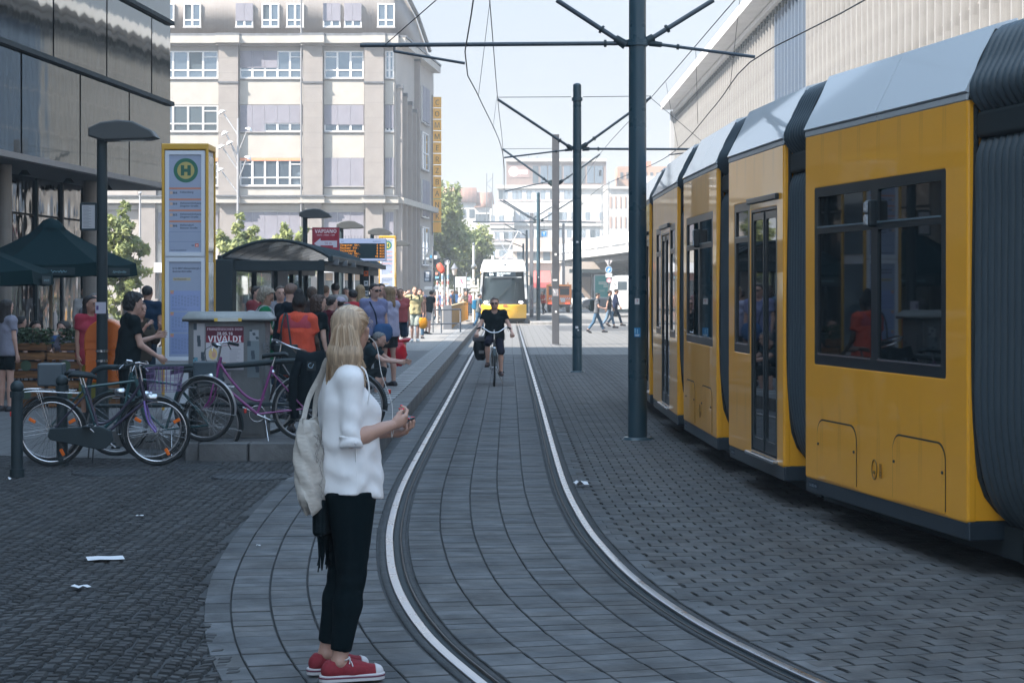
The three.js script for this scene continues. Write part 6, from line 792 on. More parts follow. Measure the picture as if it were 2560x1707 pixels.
function person(label, at, yaw, o = {}) {
  const h = o.h ?? 1.72, p = o.pose ?? {}; p.fem = o.fem; const J = skeleton(h, p), s = J.s, fem = o.fem; J.fem = fem;
  const t = thing('person', label, 'person', at, yaw, o.group), cell = o.cell ?? .017, skin = mat(SKIN[o.skin ?? 'pale'], .55), seed = pseed++ * 1.7, fat = o.fat ?? 0, bare = o.bare;
  // body: one surface, thinner where clothes cover it
  const ex = [B(J.neck, J.neckTop, .056 * s, .052 * s)], limbs = [];
  for (const k of ['L', 'R']) limbs.push(B(J['S' + k], J['E' + k], .047 * s, .038 * s, { k: .03 }), B(J['E' + k], J['W' + k], .039 * s, .025 * s, { k: .015 }), B(J['P' + k], J['K' + k], .078 * s, .05 * s, { k: .035 }), B(J['K' + k], J['K' + k].clone().lerp(J['A' + k], .35), .049 * s, .052 * s, { k: .02 }), B(J['K' + k].clone().lerp(J['A' + k], .35), J['A' + k], .052 * s, .034 * s, { k: .02 }), B(J['A' + k], J['A' + k].clone().add(V(0, -.05 * s, .05 * s)), .034 * s, .03 * s, { k: .02 }));
  const G0 = [fieldMesh([...torsoBones(J, fem, fat).map((b) => ({ ...b, ra: b.ra - .012, rb: b.rb - .012 })), ...limbs, ...ex], cell), fieldMesh(headBones(J), Math.min(cell * .5, .009))];
  for (const k of ['L', 'R']) if (!o['hide' + k]) G0.push(fieldMesh(handBones(J, k, s, p['curl' + k] ?? .6, p['palm' + k]), Math.min(cell * .38, .0085)));
  mesh('body', G0, skin, t);
  // top
  if (o.top) {
    const sl = o.sleeve ?? .55, T0 = torsoBones(J, fem, fat).map((b) => ({ ...b, ra: b.ra + .004, rb: b.rb + .004 })), len = o.topLen ?? -.06;
    const bs = [...T0, B(J.T(-.07, len - .05, -.005), J.T(-.075, .2, 0), .105 * s, .095 * s, { k: .05 }), B(J.T(.07, len - .05, -.005), J.T(.075, .2, 0), .105 * s, .095 * s, { k: .05 })];
    if (sl > 0) for (const k of ['L', 'R']) { const a = J['S' + k], b = sl <= 1 ? a.clone().lerp(J['E' + k], sl) : J['E' + k]; bs.push(B(a, b, .056 * s, .054 * s, { k: .03, cut: sl <= 1 ? 1 : 0 })); if (sl > 1) bs.push(B(J['E' + k], J['E' + k].clone().lerp(J['W' + k], sl - 1), .05 * s, .038 * s, { k: .02, cut: 1 })); }
    const inv = J.T(0, 0, 0), up = J.T(0, 1, 0).sub(inv).normalize(), hem = len * s, wr = wrinkle(o.wr ?? .0045, seed), nk = J.T(0, .6, .035), strap = sl <= 0;
    mesh(o.topName ?? 'shirt', roundUV(fieldMesh(bs, cell, { grow: o.loose ?? .012, mod: (x, y, z, d) => { d = wr(x, y, z, d); const yy = (x - inv.x) * up.x + (y - inv.y) * up.y + (z - inv.z) * up.z; d = Math.max(d, hem - yy); d = Math.max(d, (strap ? .085 : .078) * s - Math.hypot(x - nk.x, (y - nk.y) * (o.vneck ? .7 : 1), z - nk.z)); return d; } }), J.hip), o.top.isMaterial ? o.top : cloth(o.top), t, true);
  }
  // bottom
  if (o.bottom) {
    const ll = o.legLen ?? 1.92, bs = [B(J.T(-.07, .03, -.008), J.T(.07, .03, -.008), .108 * s, .108 * s, { k: .04 })], w = o.legW ?? 0;
    if (o.skirt) bs.push(B(J.T(0, .06, 0), J.PL.clone().lerp(J.PR, .5).add(V(0, -o.skirt * s, .02)), .12 * s, (.17 + w) * s, { k: .05, cut: 1 }));
    else for (const k of ['L', 'R']) { const a = J['P' + k], kn = J['K' + k], an = J['A' + k]; if (ll <= 1) bs.push(B(a, a.clone().lerp(kn, ll), .085 * s, (.07 + w) * s, { k: .04, cut: 1 })); else bs.push(B(a, kn, .085 * s, (.056 + w) * s, { k: .04 }), B(kn, kn.clone().lerp(an, (ll - 1)), (.056 + w) * s, (.046 + w) * s, { k: .02, cut: 1 })); }
    mesh(o.skirt ? 'skirt' : ll <= 1.2 ? 'shorts' : 'trousers', roundUV(fieldMesh(bs, cell, { grow: .008, mod: wrinkle(.004, seed + 4) }), J.hip), o.bottom.isMaterial ? o.bottom : cloth(o.bottom), t, true);
  }
  for (const k of ['L', 'R']) if (o.shoes !== 0) { const a = J['A' + k], fd = nrm(p['ft' + k] ?? [0.1 * (k === 'L' ? 1 : -1), 0, 1]); const b0 = a.clone().add(V(0, -.045 * s, 0)).addScaledVector(fd, -.035 * s), b1 = b0.clone().addScaledVector(fd, .1 * s).add(V(0, -.005, 0)), b2 = b0.clone().addScaledVector(fd, .19 * s).add(V(0, -.012, 0)); const bot = Math.min(b0.y, b2.y) - .03 * s; mesh('shoe', fieldMesh([B(b0, b1, .038 * s, .04 * s), B(b1, b2, .04 * s, .034 * s), B(a.clone().add(V(0, -.01, 0)), b0, .036 * s, .036 * s)], Math.min(cell, .014), { grow: .006, mod: p['ft' + k] ? undefined : (x, y, z, d) => Math.max(d, bot - y) }), mat(o.shoes ?? [.02, .02, .025], .6), t); }
  // hair
  if (o.hair) {
    const H = J.H, st = o.hairStyle ?? 'short', inv = J.HE.clone().invert(), hb = [B(H(0, .036, -.034), H(0, .034, .02), .081 * s, .077 * s, { k: .02 })], q = V(0, 0, 0); let low = -.06, add = .006;
    if (st === 'long') { hb.push(B(H(0, 0, -.04), H(0, -.2, -.075), .078 * s, .06 * s, { k: .04 }), B(H(-.06, .0, -.01), H(-.075, -.19, -.03), .03 * s, .034 * s, { k: .03 }), B(H(.06, .0, -.01), H(.075, -.19, -.03), .03 * s, .034 * s, { k: .03 })); low = -.4; }
    if (st === 'bob') { hb.push(B(H(0, 0, -.035), H(0, -.08, -.055), .084 * s, .07 * s, { k: .03 }), B(H(-.06, .0, 0), H(-.07, -.09, -.01), .034 * s, .03 * s), B(H(.06, .0, 0), H(.07, -.09, -.01), .034 * s, .03 * s)); low = -.13; add = .01; }
    if (st === 'bun') { hb.push(B(H(0, .1, -.05), H(0, .15, -.06), .06 * s, .045 * s, { k: .02 })); low = -.1; }
    if (st === 'curly') { hb.push(B(H(0, .05, -.03), H(0, .05, .02), .09 * s, .085 * s), B(H(0, -.03, -.05), H(0, 0, -.05), .075 * s, .075 * s)); low = -.09; }
    if (st === 'pony') { hb.push(B(H(0, .04, -.1), H(0, -.02, -.15), .03 * s, .03 * s), B(H(0, -.02, -.15), H(0, -.2, -.12), .032 * s, .018 * s)); low = -.3; }
    const rough = st === 'curly' || st === 'bob' ? .008 : .003;
    mesh('hair', roundUV(fieldMesh(hb, Math.min(cell * .6, .011), { grow: add, mod: (x, y, z, d) => { q.set(x - J.headC.x, y - J.headC.y, z - J.headC.z).applyMatrix4(inv).divideScalar(s); const zl = q.y > .098 ? .12 : q.y > .07 ? lerp(.045, .12, (q.y - .07) / .028) : q.y > .03 ? lerp(.012, .045, (q.y - .03) / .04) : q.y > -.02 ? lerp(-.012, .012, (q.y + .02) / .05) : -.012; return Math.max(d + rough * (Math.sin(q.x * 130) * Math.sin(q.y * 110 + q.z * 60) + .6 * Math.sin(q.z * 170 + q.x * 40)), (q.z - zl) * s, (low - q.y) * s); } }), J.headC), mat(o.hair, .6, { map: G.hair, bumpMap: G.hairB, bumpScale: .004 }), t, true);
  }
  if (o.cap) { const H = J.H; mesh('cap', fieldMesh([B(H(0, .05, -.03), H(0, .05, .02), .084 * s, .08 * s)], .01, { grow: .006, mod: (x, y, z, d) => Math.max(d, J.headC.y + .035 * s - y) }), cloth(o.cap), t); mesh('cap_brim', fieldMesh([B(H(-.04, .045, .1), H(.04, .045, .1), .022, .022), B(H(-.03, .042, .13), H(.03, .042, .13), .018, .018)], .01, { mod: (x, y, z, d) => Math.max(d, Math.abs(y - H(0, .045, .1).y) - .006) }), cloth(o.cap), t); }
  if (o.glasses) { const H = J.H, m = mat([.006, .008, .01], .1); for (const q of [-1, 1]) { mesh('lens', fieldMesh([B(H(q * .022, .006, .1), H(q * .048, .004, .09), .017 * s, .015 * s)], .006), m, t); mesh('temple', bar(H(q * .062, .01, .078), H(q * .08, .012, -.01), .003), m, t); } mesh('bridge', bar(H(-.02, .01, .102), H(.02, .01, .102), .004), m, t); }
  else if (!o.noface) { const H = J.H; for (const q of [-1, 1]) { mesh('eye', [ball(.0105 * s, 0, 0, 0, 1.25, .75, .8, 8)].map((g) => g.translate(...H(q * .0315, .003, .0865).toArray())), mat([.04, .03, .028], .3), t); mesh('eyebrow', bar(H(q * .018, .022, .094), H(q * .046, .021, .083), .004), mat(o.hair ?? [.1, .07, .05], .8), t); } mesh('mouth', bar(H(-.018, -.061, .0915), H(.018, -.061, .0915), .0045), mat([.32, .12, .1], .6), t); }
  t.userData.J = undefined; delete t.userData.J; return Object.assign(t, { J });
}
const inWorld = (t, v) => v.clone().applyEuler(t.rotation).add(t.position);
const bagOf = (name, label, cat, wpos, turn, geos, m, extra) => { const b = thing(name, label, cat, wpos.toArray(), turn); mesh('bag_body', geos, m, b); if (extra) extra(b); return b; };
const pouch = (w, h, d, seed = 0) => loft([...Array(9)].map((_, i) => { const k = i / 8, e = Math.pow(Math.sin(Math.PI * clamp(k * .82 + .12)), .45); return [...Array(16)].map((_, j) => { const a = j / 16 * 6.283; return V(Math.sign(Math.cos(a)) * Math.pow(Math.abs(Math.cos(a)), .7) * w / 2 * e * (1 + .05 * Math.sin(i * 2 + j * 3 + seed)), -h * k, Math.sign(Math.sin(a)) * Math.pow(Math.abs(Math.sin(a)), .8) * d / 2 * e * (1 + .12 * Math.sin(j * 2 + i + seed))); }); }));
const backpack = (label, t, m, w = .28, hh = .4, d = .14) => { const J = t.J, c = inWorld(t, J.T(0, .5, -.15 - d / 2 + .02)), b = thing('backpack', label, 'backpack', c.toArray(), t.rotation.y); mesh('bag_body', rbox(w, hh, d, .05, 0, -hh * .45, 0, 3), m, b); mesh('front_pocket', rbox(w * .75, hh * .4, .05, .02, 0, -hh * .62, -d / 2 - .01, 2), m, b); for (const q of [-1, 1]) mesh('strap', tube([[q * .1, -.02, d / 2], [q * .11, .07, d / 2 + .08], [q * .12, .02, d / 2 + .2], [q * .13, -.18, d / 2 + .2], [q * .14, -.33, d / 2 + .02]], .014, 20, 6), m, b); return b; };
const walk = (a, b = a) => ({ thL: [.0, -1, a], shL: [0, -1, a - .18], thR: [0, -1, -b + .2], shR: [0, -1, -b - .25], ftR: [0, -.5, .9], uaL: [.12, -1, -.3], faL: [.05, -1, .1], uaR: [-.12, -1, .25], faR: [-.05, -1, .55], lean: .06, drop: .03 });
{
  const Z = .18, at = (px, D, y = Z) => [X(px, D), y, -D], R = Math.PI / 2, grp = 'people waiting on the platform', g2 = 'people at the cafe and plaza on the left', g3 = 'people in the far crowd by the platform end';
  const BLK = [.009, .018, .022], NAVY = [.012, .03, .06], JEAN = [.09, .17, .27], DJEAN = [.02, .045, .08];
  // crossing at the right
  let q = person('person with black backpack, grey shirt and blue jeans striding right over the crossing', at(1491, 75, 0), R, { h: 1.66, cell: .026, top: [.16, .17, .19], bottom: JEAN, hair: [.02, .016, .014], pose: { ...walk(.5), uaL: [.1, -1, .3], faL: [-.2, -.3, 1], uaR: [-.1, -1, .3], faR: [.2, -.25, 1], head: [0, .15] } }); backpack('black backpack on the crossing person in the grey shirt', q, cloth(BLK), .3, .48, .18);
  person('person in dark grey T-shirt and pale jeans, middle of the three crossing', at(1522, 84, 0), R, { h: 1.76, cell: .026, top: [.06, .068, .078], bottom: [.17, .26, .36], hair: [.015, .012, .012], skin: 'tan', pose: { ...walk(.42), uaR: [-.15, -1, -.35], faR: [-.1, -1, -.15], uaL: [.15, -1, .35], faL: [.1, -1, .4] }, legLen: 1.75 });
  person('person in navy shirt and dark jeans at the back of the crossing three', at(1538, 88, 0), R, { h: 1.82, cell: .028, top: [.02, .03, .07], bottom: DJEAN, hair: [.015, .012, .012], skin: 'tan', sleeve: 1.6, pose: walk(.5) });
  person('person in white shirt bending behind the dark grey car', at(1511, 162, 0), R * 1.2, { h: 1.62, cell: .035, top: [.7, .7, .7], bottom: DJEAN, hair: [.02, .02, .02], pose: { lean: .5 } });
  q = person('person with blue backpack and grey shirt walking right behind the cyclist', at(1196, 81, 0), R, { h: 1.6, cell: .026, top: [.14, .17, .18], bottom: [.05, .14, .26], hair: [.02, .016, .014], pose: walk(.38) }); backpack('bright blue backpack on the person walking behind the cyclist', q, cloth([.03, .2, .38]), .28, .42, .18);
  person('person in a red top and dark leggings running beside the orange truck', at(1359, 125, 0), -.6, { h: 1.64, cell: .03, fem: 1, top: [.5, .08, .05], bottom: BLK, hair: [.03, .02, .015], hairStyle: 'long', pose: { lean: .25, thL: [0, -1, .7], shL: [0, -1, -.3], thR: [0, -1, -.3], shR: [0, -.6, -.8], faL: [0, 0, 1], faR: [0, -.2, 1] } });
  // platform, from far to near
  q = person('person in pale yellow shirt and light shorts shading the eyes with one hand', at(1037, 56.6), .12, { h: 1.68, cell: .022, top: [.62, .55, .32], bottom: [.5, .56, .52], legLen: .95, legW: .02, hair: [.22, .16, .1], shoes: [.6, .6, .6], pose: { uaR: [-.9, -.05, .3], faR: [.75, .55, .5], palmR: [0, -.3, -1], uaL: [.2, -1, 0], faL: [.1, -1, .2], thL: [0, -1, .1], thR: [0, -1, -.05], head: [0, -.12] } }); backpack('dark backpack worn by the person in the pale yellow shirt', q, cloth(BLK));
  { const c = inWorld(q, q.J.palmL); bagOf('shopping_bag', 'orange yellow shopping bag in the hand of the person in pale yellow', 'bag', c.add(V(0, -.06, 0)), .3, pouch(.3, .34, .12), mat([.8, .33, .02], .5)); const d = inWorld(q, q.J.hip).add(V(-.24, -.32, .1)); const w = thing('water_bottle', 'clear water bottle hanging beside the pale yellow shirted person', 'bottle', d.toArray()); mesh('bottle_body', lathe([[.001, 0], [.035, 0], [.038, .05], [.036, .16], [.014, .2], [.014, .23], [.001, .23]]), mat([.3, .42, .5], .15), w); mesh('bottle_cap', cyl(.016, .02, 0, .235, 0), mat([.1, .2, .4], .4), w); }
  person('brown-haired person just behind the one shading the eyes', at(1049, 60), .2, { h: 1.6, cell: .024, fem: 1, top: [.4, .25, .2], bottom: JEAN, hair: [.09, .05, .03], hairStyle: 'bob', group: grp });
  q = person('person in black T-shirt and pale shorts leaning at the far railing', at(1069, 66), 2.4, { h: 1.62, cell: .024, top: BLK, bottom: [.45, .45, .5], legLen: .8, hair: [.012, .012, .012], noface: 1, pose: { lean: .3, drop: .04, thL: [.1, -1, .4], shL: [0, -1, -.4] } });
  q = person('person in coral red T-shirt and navy shorts looking up, on the platform', at(1000, 44.7), .25, { h: 1.62, cell: .02, top: [.46, .115, .12], bottom: NAVY, legLen: 1.0, legW: .02, hair: [.03, .02, .016], skin: 'tan', pose: { head: [-.2, -.25], thL: [.05, -1, .12], thR: [-.04, -1, -.08] } }); { const c = inWorld(q, q.J.palmR); bagOf('shoulder_bag', 'black bag hanging between the lavender top and the coral red T-shirt', 'bag', c.add(V(.0, .18, .05)), .4, pouch(.3, .42, .14, 2), cloth(BLK)); }
  q = person('smiling person with dark sunglasses in lavender blue T-shirt, facing us', at(931, 30), .55, { h: 1.7, cell: .016, fat: .5, top: [.25, .27, .46], bottom: BLK, hair: [.02, .015, .013], glasses: 1, group: undefined, pose: { sideLean: -.05, head: [.15, 0], uaR: [-.18, -1, -.05], faR: [.1, -1, .3] } });
  { const c = inWorld(q, q.J.T(.1, .16, .17)), b = bagOf('shoulder_bag', 'blue denim shoulder bag on the person with sunglasses', 'bag', c, .5, pouch(.34, .3, .14, 1), cloth([.05, .13, .3])); mesh('strap', tube([[-.1, -.05, 0], [-.16, .18, .04], [-.2, .36, -.08]], .012, 16, 6), cloth([.03, .05, .1]), b); }
  q = person('blonde person in pale lavender tank top and dark shorts, seen from behind', at(972, 30.6), Math.PI + .75, { h: 1.66, cell: .016, fem: 1, sleeve: 0, top: [.48, .48, .66], bottom: [.045, .05, .055], legLen: .55, hair: [.3, .2, .11], hairStyle: 'long', noface: 1, pose: { head: [.4, 0], uaR: [-.1, -1, .1], faR: [-.05, -1, .15], uaL: [.12, -1, .05], faL: [.05, -1, .1], thL: [.02, -1, .08] } });
  { const c = inWorld(q, q.J.palmL); const c2 = inWorld(q, q.J.palmR); const w = c.x > c2.x ? c : c2, b = thing('plastic_bag', 'shiny red plastic bag in the hand of the blonde person in shorts', 'bag', w.add(V(.04, .02, .03)).toArray(), .3); mesh('bag_body', [pouch(.34, .4, .2, 3).translate(0, -.08, 0)], mat([.5, .012, .03], .16), b); mesh('bag_knot', lathe([[.02, -.12], [.05, -.06], [.03, 0], [.06, .05], [.001, .04]], 10), mat([.5, .012, .03], .2), b); mesh('bag_flap', loft([[V(0, -.1, 0), V(.04, -.06, .02), V(.02, -.04, -.02)], [V(.2, -.08, 0), V(.24, -.02, .04), V(.2, .0, -.03)]]), mat([.55, .02, .03], .2), b); }
  q = person('crouching person in dark shirt and sandals with one bare forearm stretched out', at(918, 29.2, .12), R * .9, { h: 1.72, cell: .016, top: [.015, .035, .045], bottom: [.02, .03, .035], legLen: 1.25, hair: [.2, .2, .2], shoes: [.05, .03, .02], noface: 1, pose: { drop: .62, hipZ: -.18, lean: .55, thL: [.15, .25, 1], shL: [.02, -1, -.15], thR: [-.15, .25, 1], shR: [0, -1, -.1], uaR: [-.1, -.55, .8], faR: [.05, -.12, 1], uaL: [.1, -.6, .8], faL: [0, -.1, 1], curlR: 1.5 } });
  person('person with dark hair and bright red collar behind the grey-haired one', at(882, 33), Math.PI + .4, { h: 1.6, cell: .018, top: [.55, .05, .07], bottom: DJEAN, hair: [.014, .012, .014], noface: 1, skin: 'tan' });
  person('grey-haired person mostly hidden behind the blonde woman in the white blouse', at(868, 25), Math.PI, { h: 1.42, cell: .017, top: [.14, .02, .045], sleeve: 1.7, bottom: DJEAN, hair: [.12, .14, .16], noface: 1 });
  person('person wearing a white cap in the waiting crowd', at(850, 30), Math.PI - .5, { h: 1.47, cell: .018, top: [.4, .4, .5], bottom: DJEAN, hair: [.05, .03, .02], cap: [.55, .5, .6], noface: 1 });
  person('dark-haired person in a maroon top, left of the white cap', at(827, 27.5), Math.PI - .9, { h: 1.5, cell: .018, top: [.13, .02, .035], bottom: DJEAN, sleeve: 1.6, hair: [.02, .014, .012], noface: 1 });
  person('brown bob-haired person in black, right of the orange blouse', at(794, 23.2), Math.PI - 1.0, { h: 1.54, cell: .017, fem: 1, top: BLK, bottom: BLK, hair: [.075, .04, .028], hairStyle: 'bob', noface: 1, sleeve: .6 });
  person('brown-haired person standing in the shelter behind the bob-haired one', at(779, 34), Math.PI + .3, { h: 1.63, cell: .02, top: [.05, .04, .04], bottom: DJEAN, hair: [.08, .05, .035], hairStyle: 'curly', noface: 1 });
  person('grey-haired person in the shelter next to the round post', at(864, 42), 0, { h: 1.64, cell: .022, top: [.3, .33, .38], bottom: DJEAN, hair: [.25, .24, .23] });
  person('person in light blue at the post with orange stickers', at(896, 44), Math.PI, { h: 1.6, cell: .022, top: [.12, .38, .52], bottom: JEAN, hair: [.05, .035, .025], noface: 1 });
  [[700, 29, 1.66, [.3, .3, .34], [.1, .07, .05], 'short', .3, 'person in grey top deeper under the shelter, left of the orange blouse'], [728, 36, 1.7, [.1, .2, .32], [.2, .13, .08], 'bob', Math.PI, 'person in dusty blue under the middle of the shelter'], [812, 37, 1.68, [.42, .3, .22], [.16, .1, .06], 'short', 2.6, 'person in tan shirt under the right end of the shelter'], [838, 38, 1.74, [.5, .5, .52], [.02, .016, .014], 'short', 3.4, 'tall dark-haired person in white shirt beside the departure board post'], [900, 36, 1.7, [.5, .42, .3], [.35, .25, .14], 'long', Math.PI, 'fair long-haired person in beige just left of the person with sunglasses'], [952, 38, 1.72, [.62, .58, .56], [.03, .02, .02], 'bob', .2, 'dark-haired person in white half hidden behind the blonde in shorts'], [640, 31, 1.66, [.25, .05, .06], [.04, .03, .025], 'short', 1.2, 'person in dark red at the near end of the shelter behind the cabinet'], [916, 50, 1.7, [.06, .08, .12], [.05, .03, .02], 'short', 0, 'person in black standing far back on the platform behind the sunglasses'], [985, 52, 1.68, [.5, .3, .3], [.1, .06, .04], 'long', .4, 'long-haired person in pink behind the coral red T-shirt']].forEach(([px, D, h, c, hc, st, yw, lb], i) => person(lb, at(px, D), yw, { h, cell: .022, fem: st !== 'short', top: c, bottom: i % 2 ? JEAN : DJEAN, hair: hc, hairStyle: st, noface: yw > 1 }));
  q = person('person in neon orange blouse with dark hair bun, seen from behind', at(746, 20.8), Math.PI - .12, { h: 1.545, cell: .015, fem: 1, fat: .6, skin: 'dark', sleeve: .6, loose: .024, top: mat([.82, .1, .045], .9, { map: G.cloth, bumpMap: G.clothB, bumpScale: .02 }), topLen: -.22, topName: 'blouse', bottom: BLK, hair: [.012, .012, .014], hairStyle: 'bun', noface: 1, pose: { head: [.25, .05], uaL: [.25, -1, .1], faL: [0, -.7, .7], uaR: [-.25, -1, .1], faR: [0, -.7, .7] } });
  { const J = q.J, bl = []; mesh('yoke', fieldMesh([B(J.SL, J.SR, .064 * J.s), B(J.T(-.085, .42, 0), J.T(.085, .42, 0), .1 * J.s)].map((b) => ({ ...b, k: .045 })), .015, { grow: .024, mod: (x, y, z, d) => Math.max(d, J.T(0, .375, 0).y - y, z + .0, .085 - Math.hypot(x, y - J.T(0, .6, 0).y, z - .03)) }), cloth([.55, .09, .12]), q);
    const c = inWorld(q, J.T(.12, .2, -.19)), b = thing('tote_bag', 'flat black tote bag hanging over the orange blouse', 'bag', c.toArray(), q.rotation.y); mesh('bag_body', rbox(.27, .34, .05, .015, 0, -.17, 0, 2), mat([.012, .026, .032], .45), b); mesh('handle', tube([[-.06, 0, -.01], [-.03, .2, -.0], [.0, .33, .05], [.03, .34, .14]], .011, 20, 6), M.dark, b); mesh('handle', tube([[.06, 0, -.01], [.05, .2, -.0], [.03, .33, .05], [.05, .34, .14]], .011, 20, 6), M.dark, b); }
  q = person('person with dark headphones and shaved head in a black shirt, looking down', at(712, 23), Math.PI - .85, { h: 1.68, cell: .016, fat: .6, top: [.008, .016, .026], bottom: DJEAN, hair: [.2, .12, .09], noface: 1, pose: { lean: .12, head: [.1, .35], faR: [.3, -.3, .9], faL: [-.3, -.3, .9] } });
  { const H = q.J.H, hp = thing('headphones', 'dark over-ear headphones on the shaved head', 'headphones', q.position.toArray(), q.rotation.y); mesh('band', tube([H(-.09, 0, 0), H(-.088, .08, 0), H(-.05, .125, 0), H(.05, .125, 0), H(.088, .08, 0), H(.09, 0, 0)], .009, 30, 8), M.dark, hp); for (const s of [-1, 1]) mesh('ear_cup', fieldMesh([B(H(s * .085, -.01, 0), H(s * .095, -.01, 0), .034)], .007), mat([.03, .02, .05], .3), hp); }
  q = person('person with short grey hair and green top beside the utility cabinet', at(661, 24), R + .25, { h: 1.62, cell: .017, fem: 1, top: [.02, .2, .09], bottom: [.015, .07, .035], hair: [.33, .28, .22], hairStyle: 'curly', skin: 'tan', topLen: -.25, pose: { head: [0, .3], uaR: [-.1, -1, .2], faR: [.1, -.2, 1], uaL: [.1, -1, .2], faL: [0, -.2, 1] } }); backpack('white backpack on the person in the green top', q, cloth([.5, .53, .56]), .24, .34, .12);
  // left plaza and cafe
  person('person in navy T-shirt walking away next to the front stop pylon', at(367, 32, 0), Math.PI - .1, { h: 1.85, cell: .017, top: [.012, .04, .085], bottom: [.012, .03, .05], hair: [.012, .012, .012], noface: 1, skin: 'tan', pose: { thL: [0, -1, .15], thR: [0, -1, -.15], shR: [0, -1, -.3] } });
  person('curly dark-haired person in black T-shirt reaching right behind the railing', at(318, 21.7, 0), R + .45, { h: 1.74, cell: .015, fat: .3, top: BLK, bottom: BLK, hair: [.014, .014, .016], hairStyle: 'curly', noface: 1, pose: { lean: .08, head: [.1, .1], uaR: [-.12, -1, .25], faR: [.1, -.6, .9], uaL: [.1, -1, .4], faL: [-.1, .3, 1] } });
  q = person('long brown-haired person in a patterned brown top holding a phone to the mouth', at(347, 25.2, 0), .9, { h: 1.62, cell: .017, fem: 1, top: [.07, .06, .045], bottom: BLK, hair: [.1, .06, .04], hairStyle: 'long', sleeve: 1.7, pose: { uaR: [-.1, -.8, .5], faR: [.25, .8, .6], uaL: [.1, -.8, .5], faL: [-.25, .7, .7] } });
  { const b = thing('phone', 'dark phone held by the brown-haired person', 'phone', inWorld(q, q.J.palmR).toArray(), .9); mesh('phone_body', rbox(.07, .14, .009, .004), M.black, b); mesh('phone_screen', box(.062, .125, .002, 0, 0, .006), mat([.05, .06, .07], .1), b); }
  person('person in red polo shirt and olive skirt with long dark hair, facing us', at(224, 25.6, 0), .75, { h: 1.7, cell: .016, fem: 1, fat: .4, top: [.48, .055, .09], bottom: [.26, .25, .06], skirt: .62, hair: [.02, .014, .012], hairStyle: 'long', skin: 'tan', topLen: -.16, pose: { head: [.25, .05] } });
  person('person in pale grey T-shirt and black shorts at the left edge, from behind', at(14, 27, 0), Math.PI - .6, { h: 1.64, cell: .017, fem: 1, top: [.34, .34, .42], bottom: BLK, legLen: .6, hair: [.02, .014, .012], hairStyle: 'long', noface: 1 });
  person('balding person in white shirt walking away under the parasol', at(212, 42, 0), Math.PI + .2, { h: 1.84, cell: .022, top: [.72, .7, .7], bottom: DJEAN, noface: 1, sleeve: 1.4 });
  q = person('person in pale shirt behind the parasol pole, from behind', at(110, 42, 0), Math.PI, { h: 1.84, cell: .022, top: [.55, .53, .62], bottom: NAVY, hair: [.1, .06, .04], noface: 1 }); bagOf('shoulder_bag', 'white and orange bag on the person behind the parasol pole', 'bag', inWorld(q, q.J.T(-.2, .3, -.12)), .4, pouch(.24, .48, .1, 4), mat([.7, .62, .58], .6));
  person('dark figure standing at the back of the cafe on the left', at(26, 41, 0), Math.PI, { h: 1.84, cell: .024, top: [.2, .13, .12], bottom: BLK, hair: [.015, .012, .012], hairStyle: 'bob', noface: 1 });
  const sit = { drop: .46, hipZ: -.2, thL: [.12, .0, 1], shL: [0, -1, .05], thR: [-.12, 0, 1], shR: [0, -1, .05], uaL: [.15, -.8, .5], faL: [-.2, -.1, 1], uaR: [-.15, -.8, .5], faR: [.2, -.1, 1] };
  [[72, 36, 'dark-clothed person seated at the cafe under the left parasol', BLK, [.015, .012, .012], 2.4, 'short'], [132, 30.5, 'seated cafe guest in a pale top with dark hair above the crates', [.32, .3, .38], [.02, .014, .012], -.9, 'long'], [178, 31, 'seated cafe guest in a blue shirt right of the one in the pale top', [.07, .15, .34], [.02, .014, .012], 1.1, 'short'], [98, 30.2, 'seated cafe guest in black leaning over the table', BLK, [.02, .015, .014], .6, 'bob']].forEach(([px, D, lb, c, hc, yw, st]) => {
    person(lb, at(px, D, .0), yw, { h: 1.72, cell: .02, top: c, bottom: DJEAN, hair: hc, hairStyle: st, noface: 1, pose: { ...sit } });
    const b = thing('cafe_chair', 'dark cafe chair under the ' + lb.replace(/ with dark hair.*| above.*| right of.*| under.*| leaning.*/, ''), 'chair', at(px, D, 0), yw); mesh('seat', rbox(.42, .04, .42, .015, 0, .4, -.2), M.dark, b); mesh('backrest', rbox(.42, .4, .03, .012, 0, .68, -.42), M.dark, b); for (const [x, z] of [[-.18, -.02], [.18, -.02], [-.18, -.4], [.18, -.4]]) mesh('leg', bar(V(x, 0, z), V(x, .4, z), .014), M.dark, b);
  });
  person('grey-haired person just behind the one in the red polo shirt', at(233, 32, 0), .4, { h: 1.72, cell: .02, top: [.2, .2, .22], bottom: DJEAN, hair: [.3, .29, .28] });
  person('pale-faced person right of the nearest lamp post, behind the curly head', at(338, 36, 0), -.3, { h: 1.7, cell: .022, top: [.5, .45, .5], bottom: JEAN, hair: [.4, .3, .22] });
